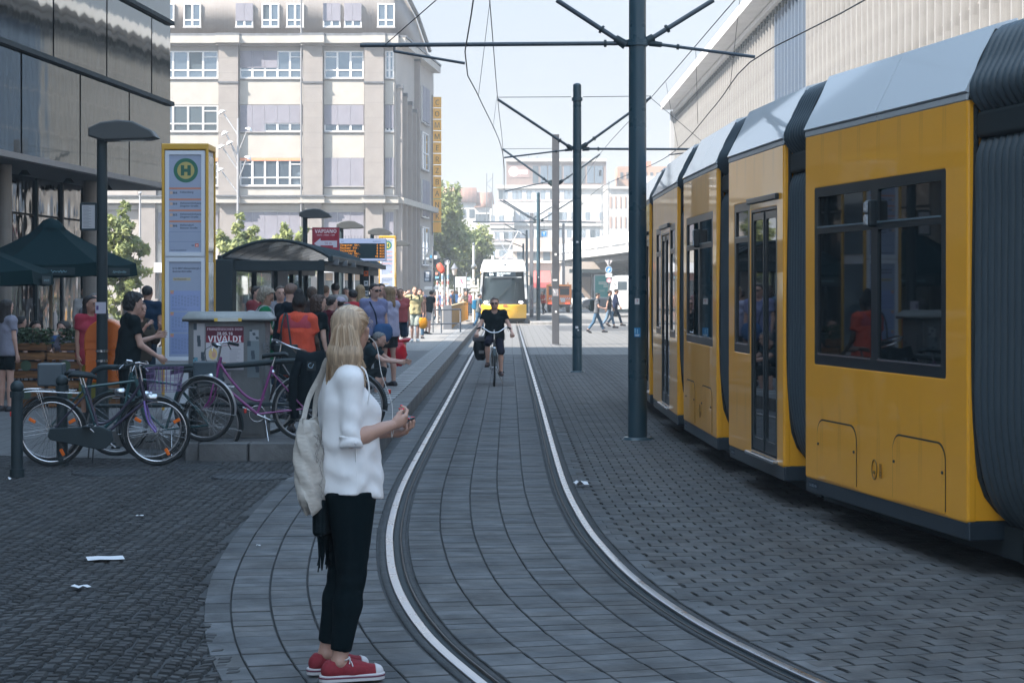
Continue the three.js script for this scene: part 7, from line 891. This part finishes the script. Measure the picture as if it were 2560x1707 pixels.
  // far crowd
  [[1012, 96, [.45, .28, .2], 1.7], [1090, 98, [.4, .22, .18], 1.72], [1103, 112, [.2, .24, .5], 1.62], [1118, 106, [.3, .12, .12], 1.66], [1130, 110, [.05, .12, .28], 1.7], [1141, 118, [.04, .12, .3], 1.74], [1150, 104, [.4, .36, .32], 1.55], [1162, 102, [.2, .2, .19], 1.72], [1174, 124, [.3, .1, .15], 1.6], [1040, 100, [.5, .5, .5], 1.6], [1057, 110, [.16, .2, .4], 1.65]].forEach(([px, D, c, h], i) => person(['far person in a rust top left of the round sign back', 'far person with bare shoulders right of the round sign back', 'far person in violet blue between the two sticker posts', 'far person in dark red by the taller sticker post', 'far person in navy behind the wooden barrier', 'far person in bright blue behind the wooden barrier', 'far person with pale hair at the curved end of the barrier', 'far person in grey walking at the end of the barrier', 'far person in plum beside the crossing sign', 'far person in pale top behind the platform railing', 'far person in blue grey behind the platform railing'][i], [X(px, D), 0, -D], i * 1.9, { h, cell: .034, fem: i % 2, top: c, bottom: i % 3 ? DJEAN : [.3, .28, .26], legLen: i % 3 ? 1.9 : .7, hair: i === 6 ? [.5, .42, .3] : [.05, .035, .025], noface: 1, skin: i % 4 ? 'pale' : 'tan', hairStyle: i % 2 ? 'bob' : 'short', pose: i % 2 ? walk(.25) : undefined }));
  // cyclist
  const CD = 34.5, cx = X(1236, CD), by = bicycle('bicycle', 'black city bicycle ridden towards us between the rails', [cx, 0, -CD], -R, { frame: [.01, .012, .014], steer: .04, rack: 1, crank: .35, bar: [[-.16, .4, -.31], [-.08, .43, -.24], [.02, .34, -.08], [.04, .33, 0], [.02, .34, .08], [-.08, .43, .24], [-.16, .4, .31]] });
  person('cyclist with sunglasses and black V-neck T-shirt riding towards us', [cx, .0, -CD], 0, { h: 1.62, cell: .015, fat: .2, top: BLK, vneck: 1, bottom: [.016, .018, .035], legLen: 1.05, legW: .012, hair: [.11, .075, .055], glasses: 1, shoes: [.05, .025, .025], pose: { drop: -.02, hipZ: -.22, lean: .12, thL: [.1, -.62, .8], shL: [.0, -1, -.1], thR: [-.12, -.2, 1], shR: [0, -1, -.25], uaL: [.42, -.9, .35], faL: [.25, -.62, .9], uaR: [-.42, -.9, .35], faR: [-.25, -.62, .9], curlL: 1.6, curlR: 1.6, palmL: [0, -1, 0], palmR: [0, -1, 0] } });
  const pn = thing('pannier_bag', 'large black pannier bag on the rear rack of the ridden bicycle', 'bag', [cx - .27, .9, -CD - .62]); mesh('bag_body', pouch(.28, .46, .36, 1), cloth([.012, .018, .022]), pn); mesh('flap', rbox(.3, .1, .34, .03, 0, -.05, 0, 2), mat([.1, .1, .11], .7), pn); mesh('reflector_patch', rbox(.1, .06, .01, .004, .02, -.3, .19), mat([.2, .2, .2], .4), pn);
}

// ---------------------------------------------------------------- the woman in front
{
  const h = 1.7, p = { fem: 1, head: [1.12, .02, 0], lean: -.02, thR: [-.01, -1, -.01], shR: [0, -1, -.15], thL: [.02, -1, -.03], shL: [0, -1, -.2], uaR: [-.1, -1, -.02], faR: [.4, .2, .82], uaL: [.14, -1, .08], faL: [-.55, .02, .85] }, J = skeleton(h, p), s = J.s; J.fem = 1;
  const yaw = Math.PI / 2 + .28, t = thing('person', 'blonde person in sheer white blouse and black leggings standing in front, looking away', 'person', [-.755, .012, -8.5], yaw), skin = mat([.5, .295, .225], .5, { map: G.plaster }), T = J.T, H = J.H;
  const limbs = []; for (const k of ['L', 'R']) limbs.push(B(J['S' + k].clone().add(V(0, -.03, 0)), J['E' + k], .036 * s, .038 * s, { k: .03 }), B(J['E' + k], J['E' + k].clone().lerp(J['W' + k], .3), .044 * s, .043 * s, { k: .015 }), B(J['E' + k].clone().lerp(J['W' + k], .3), J['W' + k], .043 * s, .026 * s, { k: .015 }), B(J['P' + k], J['K' + k], .09 * s, .05 * s, { k: .035 }), B(J['K' + k], J['A' + k].clone().lerp(J['K' + k], .65), .05 * s, .055 * s, { k: .02 }), B(J['A' + k].clone().lerp(J['K' + k], .65), J['A' + k], .055 * s, .036 * s, { k: .02 }), B(J['A' + k], J['A' + k].clone().add(V(0, -.05, .06)), .036 * s, .03 * s, { k: .02 }), B(J['A' + k].clone().add(V(-.03, .005, -.005)), J['A' + k].clone().add(V(.03, .005, -.005)), .016, .016, { k: .015 }));
  const tb = torsoBones(J, 1, .35).map((b, i) => i === 5 ? { ...b, ra: .045, rb: .045 } : b), hR = handBones(J, 'R', s, 1.05, [.6, .5, -.5]), hL = handBones(J, 'L', s, .9, [-.2, .9, .1]);
  mesh('body', [fieldMesh([...tb.map((b) => ({ ...b, ra: b.ra - .02, rb: b.rb - .02 })), ...limbs, B(J.neck, J.neckTop, .05 * s, .048 * s)], .011), fieldMesh(headBones(J), .005), fieldMesh(hR, .0042), fieldMesh(hL, .0042)], skin, t);
  for (const hb of [hR, hL]) for (const i of [6, 9, 12, 15]) mesh('nail', ball(.0062, ...hb[i].b.clone().add(V(0, .002, .002)).toArray(), 1, .7, 1.2, 8), mat([.6, .02, .04], .2), t); mesh('nail', ball(.0075, ...hR[hR.length - 1].b.clone().add(V(0, .004, 0)).toArray(), 1, .7, 1.1, 8), mat([.6, .02, .04], .2), t);
  // blouse
  const wm = mat([.84, .83, .84], .95, { map: G.paint, side: THREE.DoubleSide }), hip0 = T(0, 0, 0);
  const bl = [...tb.map((b) => ({ ...b, ra: b.ra + .004, rb: b.rb + .004 }))]; bl[5] = B(J.SL.clone().lerp(J.SR, .13).add(V(0, -.005, 0)), J.SR.clone().lerp(J.SL, .13).add(V(0, -.005, 0)), .05 * s, .05 * s, { k: .05 }); for (const q of [-1, 1]) bl.push(B(T(q * .062, -.16, -.005), T(q * .065, .22, .01), .138 * s, .096 * s, { k: .05 }), B(T(q * .05, .3, .07), T(q * .06, -.05, .06), .055 * s, .07 * s, { k: .06 }), B(T(q * .07, .42, -.05), T(q * .06, .0, -.07), .055 * s, .06 * s, { k: .06 }));
  const fold = (x, y, z) => { const dy = y - hip0.y, low = sstep(.4, -.1, dy); return sstep(.5, -.05, dy) * .0055 * Math.pow(Math.abs(Math.sin(4.5 * Math.atan2(x, z) + 1.6 * Math.sin(y * 5 + 1))), 1.5) + low * (.007 * Math.sin(z * 30 + x * 21 + 3 * Math.sin(y * 9)) + .007 * Math.sin(y * 58 + 4 * Math.sin(x * 13 + z * 9)) * Math.sin(x * 20 + z * 15)) + .0016 * Math.sin(x * 31 + y * 27) * Math.sin(z * 33 + y * 19); };
  const neckCut = (x, y, z) => .082 - Math.hypot(x, (y - T(0, .61, 0).y) * .9, z - .03);
  for (const k of ['L', 'R']) { const a = J['S' + k], e = J['E' + k].clone().addScaledVector(J['ua' + k], .03), q = k === 'L' ? 1 : -1; bl.push(B(T(q * .06, .53, -.01), a.clone().add(V(-q * .004, -.018, 0)), .044 * s, .045 * s, { k: .06 }), B(a.clone().add(V(-q * .004, -.018, 0)), e, .047 * s, .042 * s, { k: .016, cut: 1 })); }
  mesh('blouse', roundUV(fieldMesh(bl, .0085, { grow: .005, mod: (x, y, z, d) => { const hem = -.07 + .022 * Math.cos(z * 12 + .6) + .02 * z; return Math.max(d + fold(x, y, z) + .003 * Math.sin(y * 64 + z * 30 + x * 20) * sstep(.17, .21, Math.abs(x)) * sstep(1.36, 1.15, y), hem - (y - hip0.y), neckCut(x, y, z)); } }), V(0, 0, .01)), wm, t, true);
  for (const k of ['R', 'L']) { const e = J['E' + k].clone().addScaledVector(J['ua' + k], .035), u = J['ua' + k]; mesh('cuff', fieldMesh([B(e.clone().addScaledVector(u, -.045), e.clone().addScaledVector(u, .004), .0525 * s, .0515 * s, { cut: 1, k: .01 })], .007, { mod: (x, y, z, d) => Math.max(d + .004 * Math.sin(y * 120 + x * 60), (x - e.x) * -u.x + (y - e.y) * -u.y + (z - e.z) * -u.z - .05) }), wm, t); mesh('cuff_button', ball(.008, e.x + (k === 'R' ? -.064 : .064), e.y + .02, e.z + .01, .5, 1, 1, 10), mat([.55, .54, .55], .3), t); }
  mesh('shoulder_seam', [[-1]].map(([q]) => tube([T(q * .1, .555, .02), T(q * .165, .53, .055), T(q * .185, .43, .07), T(q * .17, .36, .06)], .0035, 20, 6)), wm, t); mesh('side_seam', tube([T(-.185, .26, 0), T(-.19, .12, 0), T(-.208, -.02, .0)], .003, 16, 6), wm, t);
  // leggings
  const lg = [B(T(-.07, .03, -.012), T(.07, .03, -.012), .124 * s, .124 * s, { k: .04 })]; for (const k of ['L', 'R']) { const P = J['P' + k], K = J['K' + k], A = J['A' + k], C = K.clone().lerp(A, .33); lg.push(B(P, K, .115 * s, .064 * s, { k: .04 }), B(P.clone().add(V(0, .02, -.05)), P.clone().lerp(K, .35).add(V(0, 0, -.015)), .085 * s, .07 * s, { k: .05 }), B(K, C, .059 * s, .064 * s, { k: .02 }), B(C, K.clone().lerp(A, .86), .063 * s, .045 * s, { k: .02, cut: 1 })); }
  mesh('leggings', roundUV(fieldMesh(lg, .0105, { grow: .004, mod: (x, y, z, d) => Math.max(d + .0016 * Math.sin(y * 90 + 2 * Math.sin(x * 30 + z * 20)) * sstep(.25, .0, Math.abs(y - .48)), y - hip0.y + .035) }), V(0, 0, 0)), mat([.005, .013, .017], .95, { map: G.cloth, specularIntensity: .15 }), t, true);
  // canvas shoes
  for (const k of ['L', 'R']) {
    const A = J['A' + k], yw = k === 'R' ? .02 : .1, g = sub('shoe', t); g.position.set(A.x, 0, A.z); g.rotation.y = yw; const red = mat([.3, .02, .035], .85, { map: G.cloth, bumpMap: G.clothB, bumpScale: .006 }), wh = mat([.62, .6, .62], .6, { map: G.paint });
    mesh('upper', fieldMesh([B(V(0, .045, -.045), V(0, .043, .06), .036, .038, { k: .03 }), B(V(0, .043, .06), V(.004, .034, .165), .038, .034, { k: .03 }), B(V(0, .06, -.035), V(0, .085, -.02), .036, .034, { k: .03 }), B(V(0, .07, .02), V(0, .05, .1), .028, .026, { k: .03 }), B(V(0, .14, -.01), V(0, .1, .0), .026, .026, { neg: 1, k: .01 })], .0055, { mod: (x, y, z, d) => Math.max(d, .014 - y, y - .092 - .15 * Math.abs(z + .02)) }), red, g);
    const out = (w0, e = 0) => { const P = []; for (let i = 0; i <= 20; i++) { const a = i / 20 * Math.PI; P.push([Math.cos(a) * (w0 + e), .15 + Math.sin(a) * (.062 + e)]); } for (let i = 0; i <= 20; i++) { const a = Math.PI + i / 20 * Math.PI; P.push([Math.cos(a) * (w0 * .84 + e), -.045 + Math.sin(a) * (.045 + e)]); } return P; };
    const lay = (e, y0, y1) => poly(out(.045, e), y1 - y0, .002).rotateX(Math.PI / 2).translate(0, y1, 0); mesh('sole', lay(.0, .002, .028), wh, g); mesh('sole_stripe', lay(.002, .017, .021), mat([.12, .03, .06], .7), g); mesh('toe_cap', fieldMesh([B(V(.004, .034, .165), V(.004, .032, .175), .037, .034)], .005, { mod: (x, y, z, d) => Math.max(d, .02 - y, .165 - z) }), wh, g);
    for (let i = 0; i < 5; i++) { const z = .02 + i * .022, y = .1 - i * .008; mesh('lace', tube([[-.032, y - .014, z], [-.012, y + .003, z + .006], [.012, y + .003, z + .012], [.032, y - .014, z + .016]], .0042, 10, 6), wh, g); } mesh('lace_bow', [torus(.016, .0035, 16, 5).rotateX(1.1).translate(-.022, .103, .03), torus(.016, .0035, 16, 5).rotateX(1.1).translate(.02, .103, .03), tube([[0, .105, .03], [-.03, .09, .05], [-.045, .07, .055]], .003, 8, 5)], wh, g);
  }
  // hair: combed back to a half ponytail that falls over the nape
  const r = rng(404), cols = [[.46, .325, .215], [.54, .4, .275], [.62, .48, .35], [.33, .215, .13]].map((c) => mat(c, .42, { sheen: .4, sheenRoughness: .4, sheenColor: new THREE.Color(.6, .5, .35) })), hg = sub('hair', t), inv = J.HE.clone().invert(), q = V(0, 0, 0);
  mesh('hair_base', roundUV(fieldMesh([B(H(0, .036, -.034), H(0, .034, .018), .08 * s, .076 * s, { k: .02 }), B(H(-.018, .05, -.085), H(-.03, -.1, -.1), .032, .046, { k: .04 }), B(H(.018, .05, -.085), H(.03, -.1, -.1), .032, .046, { k: .04 }), B(H(-.03, -.1, -.1), H(-.028, -.24, -.085), .046, .034, { k: .03 }), B(H(.03, -.1, -.1), H(.028, -.24, -.085), .046, .034, { k: .03 })], .0075, { grow: .003, mod: (x, y, z, d) => { q.set(x - J.headC.x, y - J.headC.y, z - J.headC.z).applyMatrix4(inv).divideScalar(s); const zl = q.y > .08 ? .12 : q.y > .02 ? lerp(.012, .12, (q.y - .02) / .06) : q.y > -.02 ? lerp(-.02, .012, (q.y + .02) / .04) : -.03; return Math.max(d + .0007 * Math.sin(Math.atan2(q.x, -q.z - .02) * 70), q.z - zl); } }), J.headC), mat([.5, .355, .235], .45, { map: G.hair, bumpMap: G.hairB, bumpScale: .004 }), hg, true);
  const E = V(0, .033, -.008), ell = (d, e) => H(E.x + d.x * (.0825 + e), E.y + d.y * (.0825 + e), E.z + d.z * (.107 + e)), root = V(0, .28, -1).normalize(), sets = [[], [], [], []];
  for (let i = 0; i < 520; i++) { const side = r() < .5 ? -1 : 1, a = r() * 2.15, e = lerp(.72, -.12, Math.pow(a / 2.15, 1.4)) + (r() - .3) * .5, d0 = V(Math.sin(a) * Math.cos(e) * side, Math.sin(e), Math.cos(a) * Math.cos(e)), rt = root.clone().add(V((r() - .5) * .3, (r() - .5) * .22, 0)).normalize(), up = .0015 + r() * .004, pts = []; for (let k = 0; k <= 7; k++) { const w = k / 7, d = d0.clone().multiplyScalar(1 - w).addScaledVector(rt, w).add(V(0, .35 * w * (1 - w), 0)).normalize(); pts.push(ell(d, up + .004 * Math.sin(w * 3.1))); } sets[(r() * 4) | 0].push(tube(pts, .0012 + r() * .001, 12, 4)); }
  for (let i = 0; i < 120; i++) { const side = r() < .5 ? -1 : 1, a = 1.9 + r() * 1.2, e = -.35 - r() * .45, d0 = V(Math.sin(a) * Math.cos(e) * side, Math.sin(e), Math.cos(a) * Math.cos(e)), pts = []; for (let k = 0; k <= 6; k++) { const w = k / 6, d = d0.clone().lerp(root, w).normalize(); pts.push(ell(d, .003 + r() * .001)); } sets[(r() * 4) | 0].push(tube(pts, .0014 + r() * .001, 10, 4)); }
  for (let i = 0; i < 720; i++) { const u = (r() * 2 - 1), v = r(), lock = Math.round(u * 6) / 6, x1 = lerp(u, lock, .55) * .072, back = -.1 - .036 * v * Math.sqrt(1 - u * u * .8), L = .25 + .11 * r() - .04 * Math.abs(u), ph = r() * 6, sw = .05 * lock; const pts = [ell(root.clone().add(V(u * .18, .06 * v, 0)).normalize(), .004)]; for (let k = 1; k <= 8; k++) { const w = k / 8; pts.push(H(lerp(u * .03, x1 + sw * w * .4, Math.pow(w, .6)) + .003 * Math.sin(w * 5 + ph), .055 - L * w, back - .03 * Math.sin(w * 2.2) + .06 * w * w + .003 * Math.sin(w * 6 + ph))); } sets[((lock * 6 + 6 + (r() * 1.7 | 0)) | 0) % 4].push(tube(pts, .0012 + r() * .0011, 14, 4)); }
  for (let i = 0; i < 12; i++) { const side = -1, d0 = V(side * (.9 + r() * .1), -.1 + r() * .5, .25 + r() * .3).normalize(), a = ell(d0, .003), b = a.clone().add(V((r() - .6) * .03, (r() - .5) * .03, (r() - .2) * .03)); sets[(r() * 4) | 0].push(tube([a, a.clone().lerp(b, .5).add(V(0, .008, .004)), b], .0007, 8, 3)); }
  sets.forEach((g, i) => stuff(mesh('hair_strands', g, cols[i], hg)));
  // things she carries
  const W = (v) => inWorld(t, v), ph = thing('phone', 'dark smartphone in the hands of the blonde person in front', 'phone', W(J.palmR.clone().lerp(J.palmL, .5)).add(V(-.01, .015, .0)).toArray(), yaw + .5); mesh('phone_body', rbox(.072, .008, .142, .004), M.black, ph); ph.rotation.x = .35; mesh('phone_screen', box(.064, .002, .126, 0, .0045, 0), mat([.03, .035, .04], .08), ph);
  const bag = thing('tote_bag', 'cream cotton tote bag with grey line drawing hanging behind the blonde person', 'bag', W(T(-.07, .27, -.2)).toArray(), yaw - .62), cm = mat([.62, .575, .52], .95, { map: G.cloth, bumpMap: G.clothB, bumpScale: .03 });
  const prof = (k) => [lerp(.085, .165, Math.pow(k, .5)) * (k > .9 ? 1 - (k - .9) * 1.4 : 1), .024 + .07 * Math.pow(Math.sin(Math.PI * Math.min(1, k * .9 + .02)), .9)];
  mesh('bag_body', roundUV(loft([...Array(17)].map((_, i) => { const k = i / 16, [w, d] = prof(k), y = (.03 - .41 * k); return [...Array(24)].map((_, j) => { const a = j / 24 * 6.283, c = Math.cos(a), n = Math.sin(a); return V(Math.sign(c) * Math.pow(Math.abs(c), .8) * w * .8 + .006 * Math.sin(i * 1.3 + j), y + (k > .8 ? .018 * Math.sin(j * 1.2) : 0) + (i === 0 ? .012 * Math.cos(2 * a) : 0), Math.sign(n) * Math.pow(Math.abs(n), .85) * d * .62 + .05 * k * k + .007 * Math.sin(i * .9 + j * 1.7)); }); })), V(0, 0, -.3)), cm, bag, true);
  const sh = W(T(.05, .56, -.07)).sub(bag.position).applyAxisAngle(V(0, 1, 0), -bag.rotation.y), fr = W(T(.13, .5, .02)).sub(bag.position).applyAxisAngle(V(0, 1, 0), -bag.rotation.y), strapAt = (x) => { const P = [V(x, .02, .0), V(lerp(x, sh.x, .35), lerp(.02, sh.y, .4), lerp(0, sh.z, .4) - .02), V(lerp(x, sh.x, .8), lerp(.02, sh.y, .8), lerp(0, sh.z, .82) - .02), sh.clone().add(V(x * .1, .015, -.01)), fr]; const c = new THREE.CatmullRomCurve3(P), n = 24; return loft([...Array(n + 1)].map((_, i) => { const o = c.getPoint(i / n), tg = c.getTangent(i / n), sd = V(1, 0, .3).cross(tg).cross(tg).normalize(), nn = tg.clone().cross(sd); return [[-.014, -.002], [.014, -.002], [.014, .002], [-.014, .002]].map(([a, b]) => o.clone().addScaledVector(sd, a).addScaledVector(nn, b)); })); };
  mesh('strap', strapAt(-.06), cm, bag); mesh('strap', strapAt(.06), cm, bag);
  { const rr = rng(9), on = (u, k) => { const [w, d] = prof(k), a = Math.PI * (.3 + .4 * u), c = Math.cos(a), n = Math.sin(a); return V(Math.sign(c) * Math.pow(Math.abs(c), .8) * w * .8, .03 - .41 * k, Math.pow(Math.abs(n), .85) * d * .62 + .05 * k * k + .0075); }, lm = mat([.2, .19, .185], .9);
    for (let q = 0; q < 5; q++) { const pts = []; let u = .25 + .13 * q; for (let i = 0; i < 26; i++) { const k = (q % 2 ? .45 : .16) + i * (q % 2 ? .016 : .012); u = clamp(u + (rr() - .5) * .16, .12, .88); pts.push(on(u, k)); } mesh('line_drawing', tube(pts, .0013, 90, 4), lm, bag); } }
  const fb = thing('fringed_bag', 'small black fringed bag hanging at the hip below the cream tote', 'bag', W(T(-.05, -.07, -.13)).toArray(), yaw - .5), fm = cloth([.006, .014, .018]); mesh('bag_body', rbox(.19, .17, .06, .025, 0, -.085, 0, 3), fm, fb); const F = []; for (let i = 0; i < 22; i++) { const x = -.09 + i * .0085, L = .1 + .07 * Math.abs(Math.sin(i * 2.3)); F.push(tube([[x, -.16, .0], [x + .006 * Math.sin(i), -.16 - L * .5, .004], [x + .012 * Math.sin(i * 1.7), -.16 - L, .006 * Math.cos(i)]], .0032, 8, 5)); } F.forEach((g) => mesh('tassel', g, fm, fb));
  const ear = H(-.084, -.02, .01), cb = thing('earphones', 'thin white earphone cable running down from the ear of the blonde person', 'earphones', t.position.toArray(), yaw); mesh('cable', tube([ear, ear.clone().add(V(-.01, -.03, .03)), T(-.1, .5, .15), T(-.08, .36, .2), T(-.06, .2, .2), J.palmR.clone().add(V(0, 0, -.02))], .0016, 40, 5), M.white, cb); mesh('earbud', ball(.008, ...ear.toArray()), M.white, cb);
}
renderer.render(scene, camera);
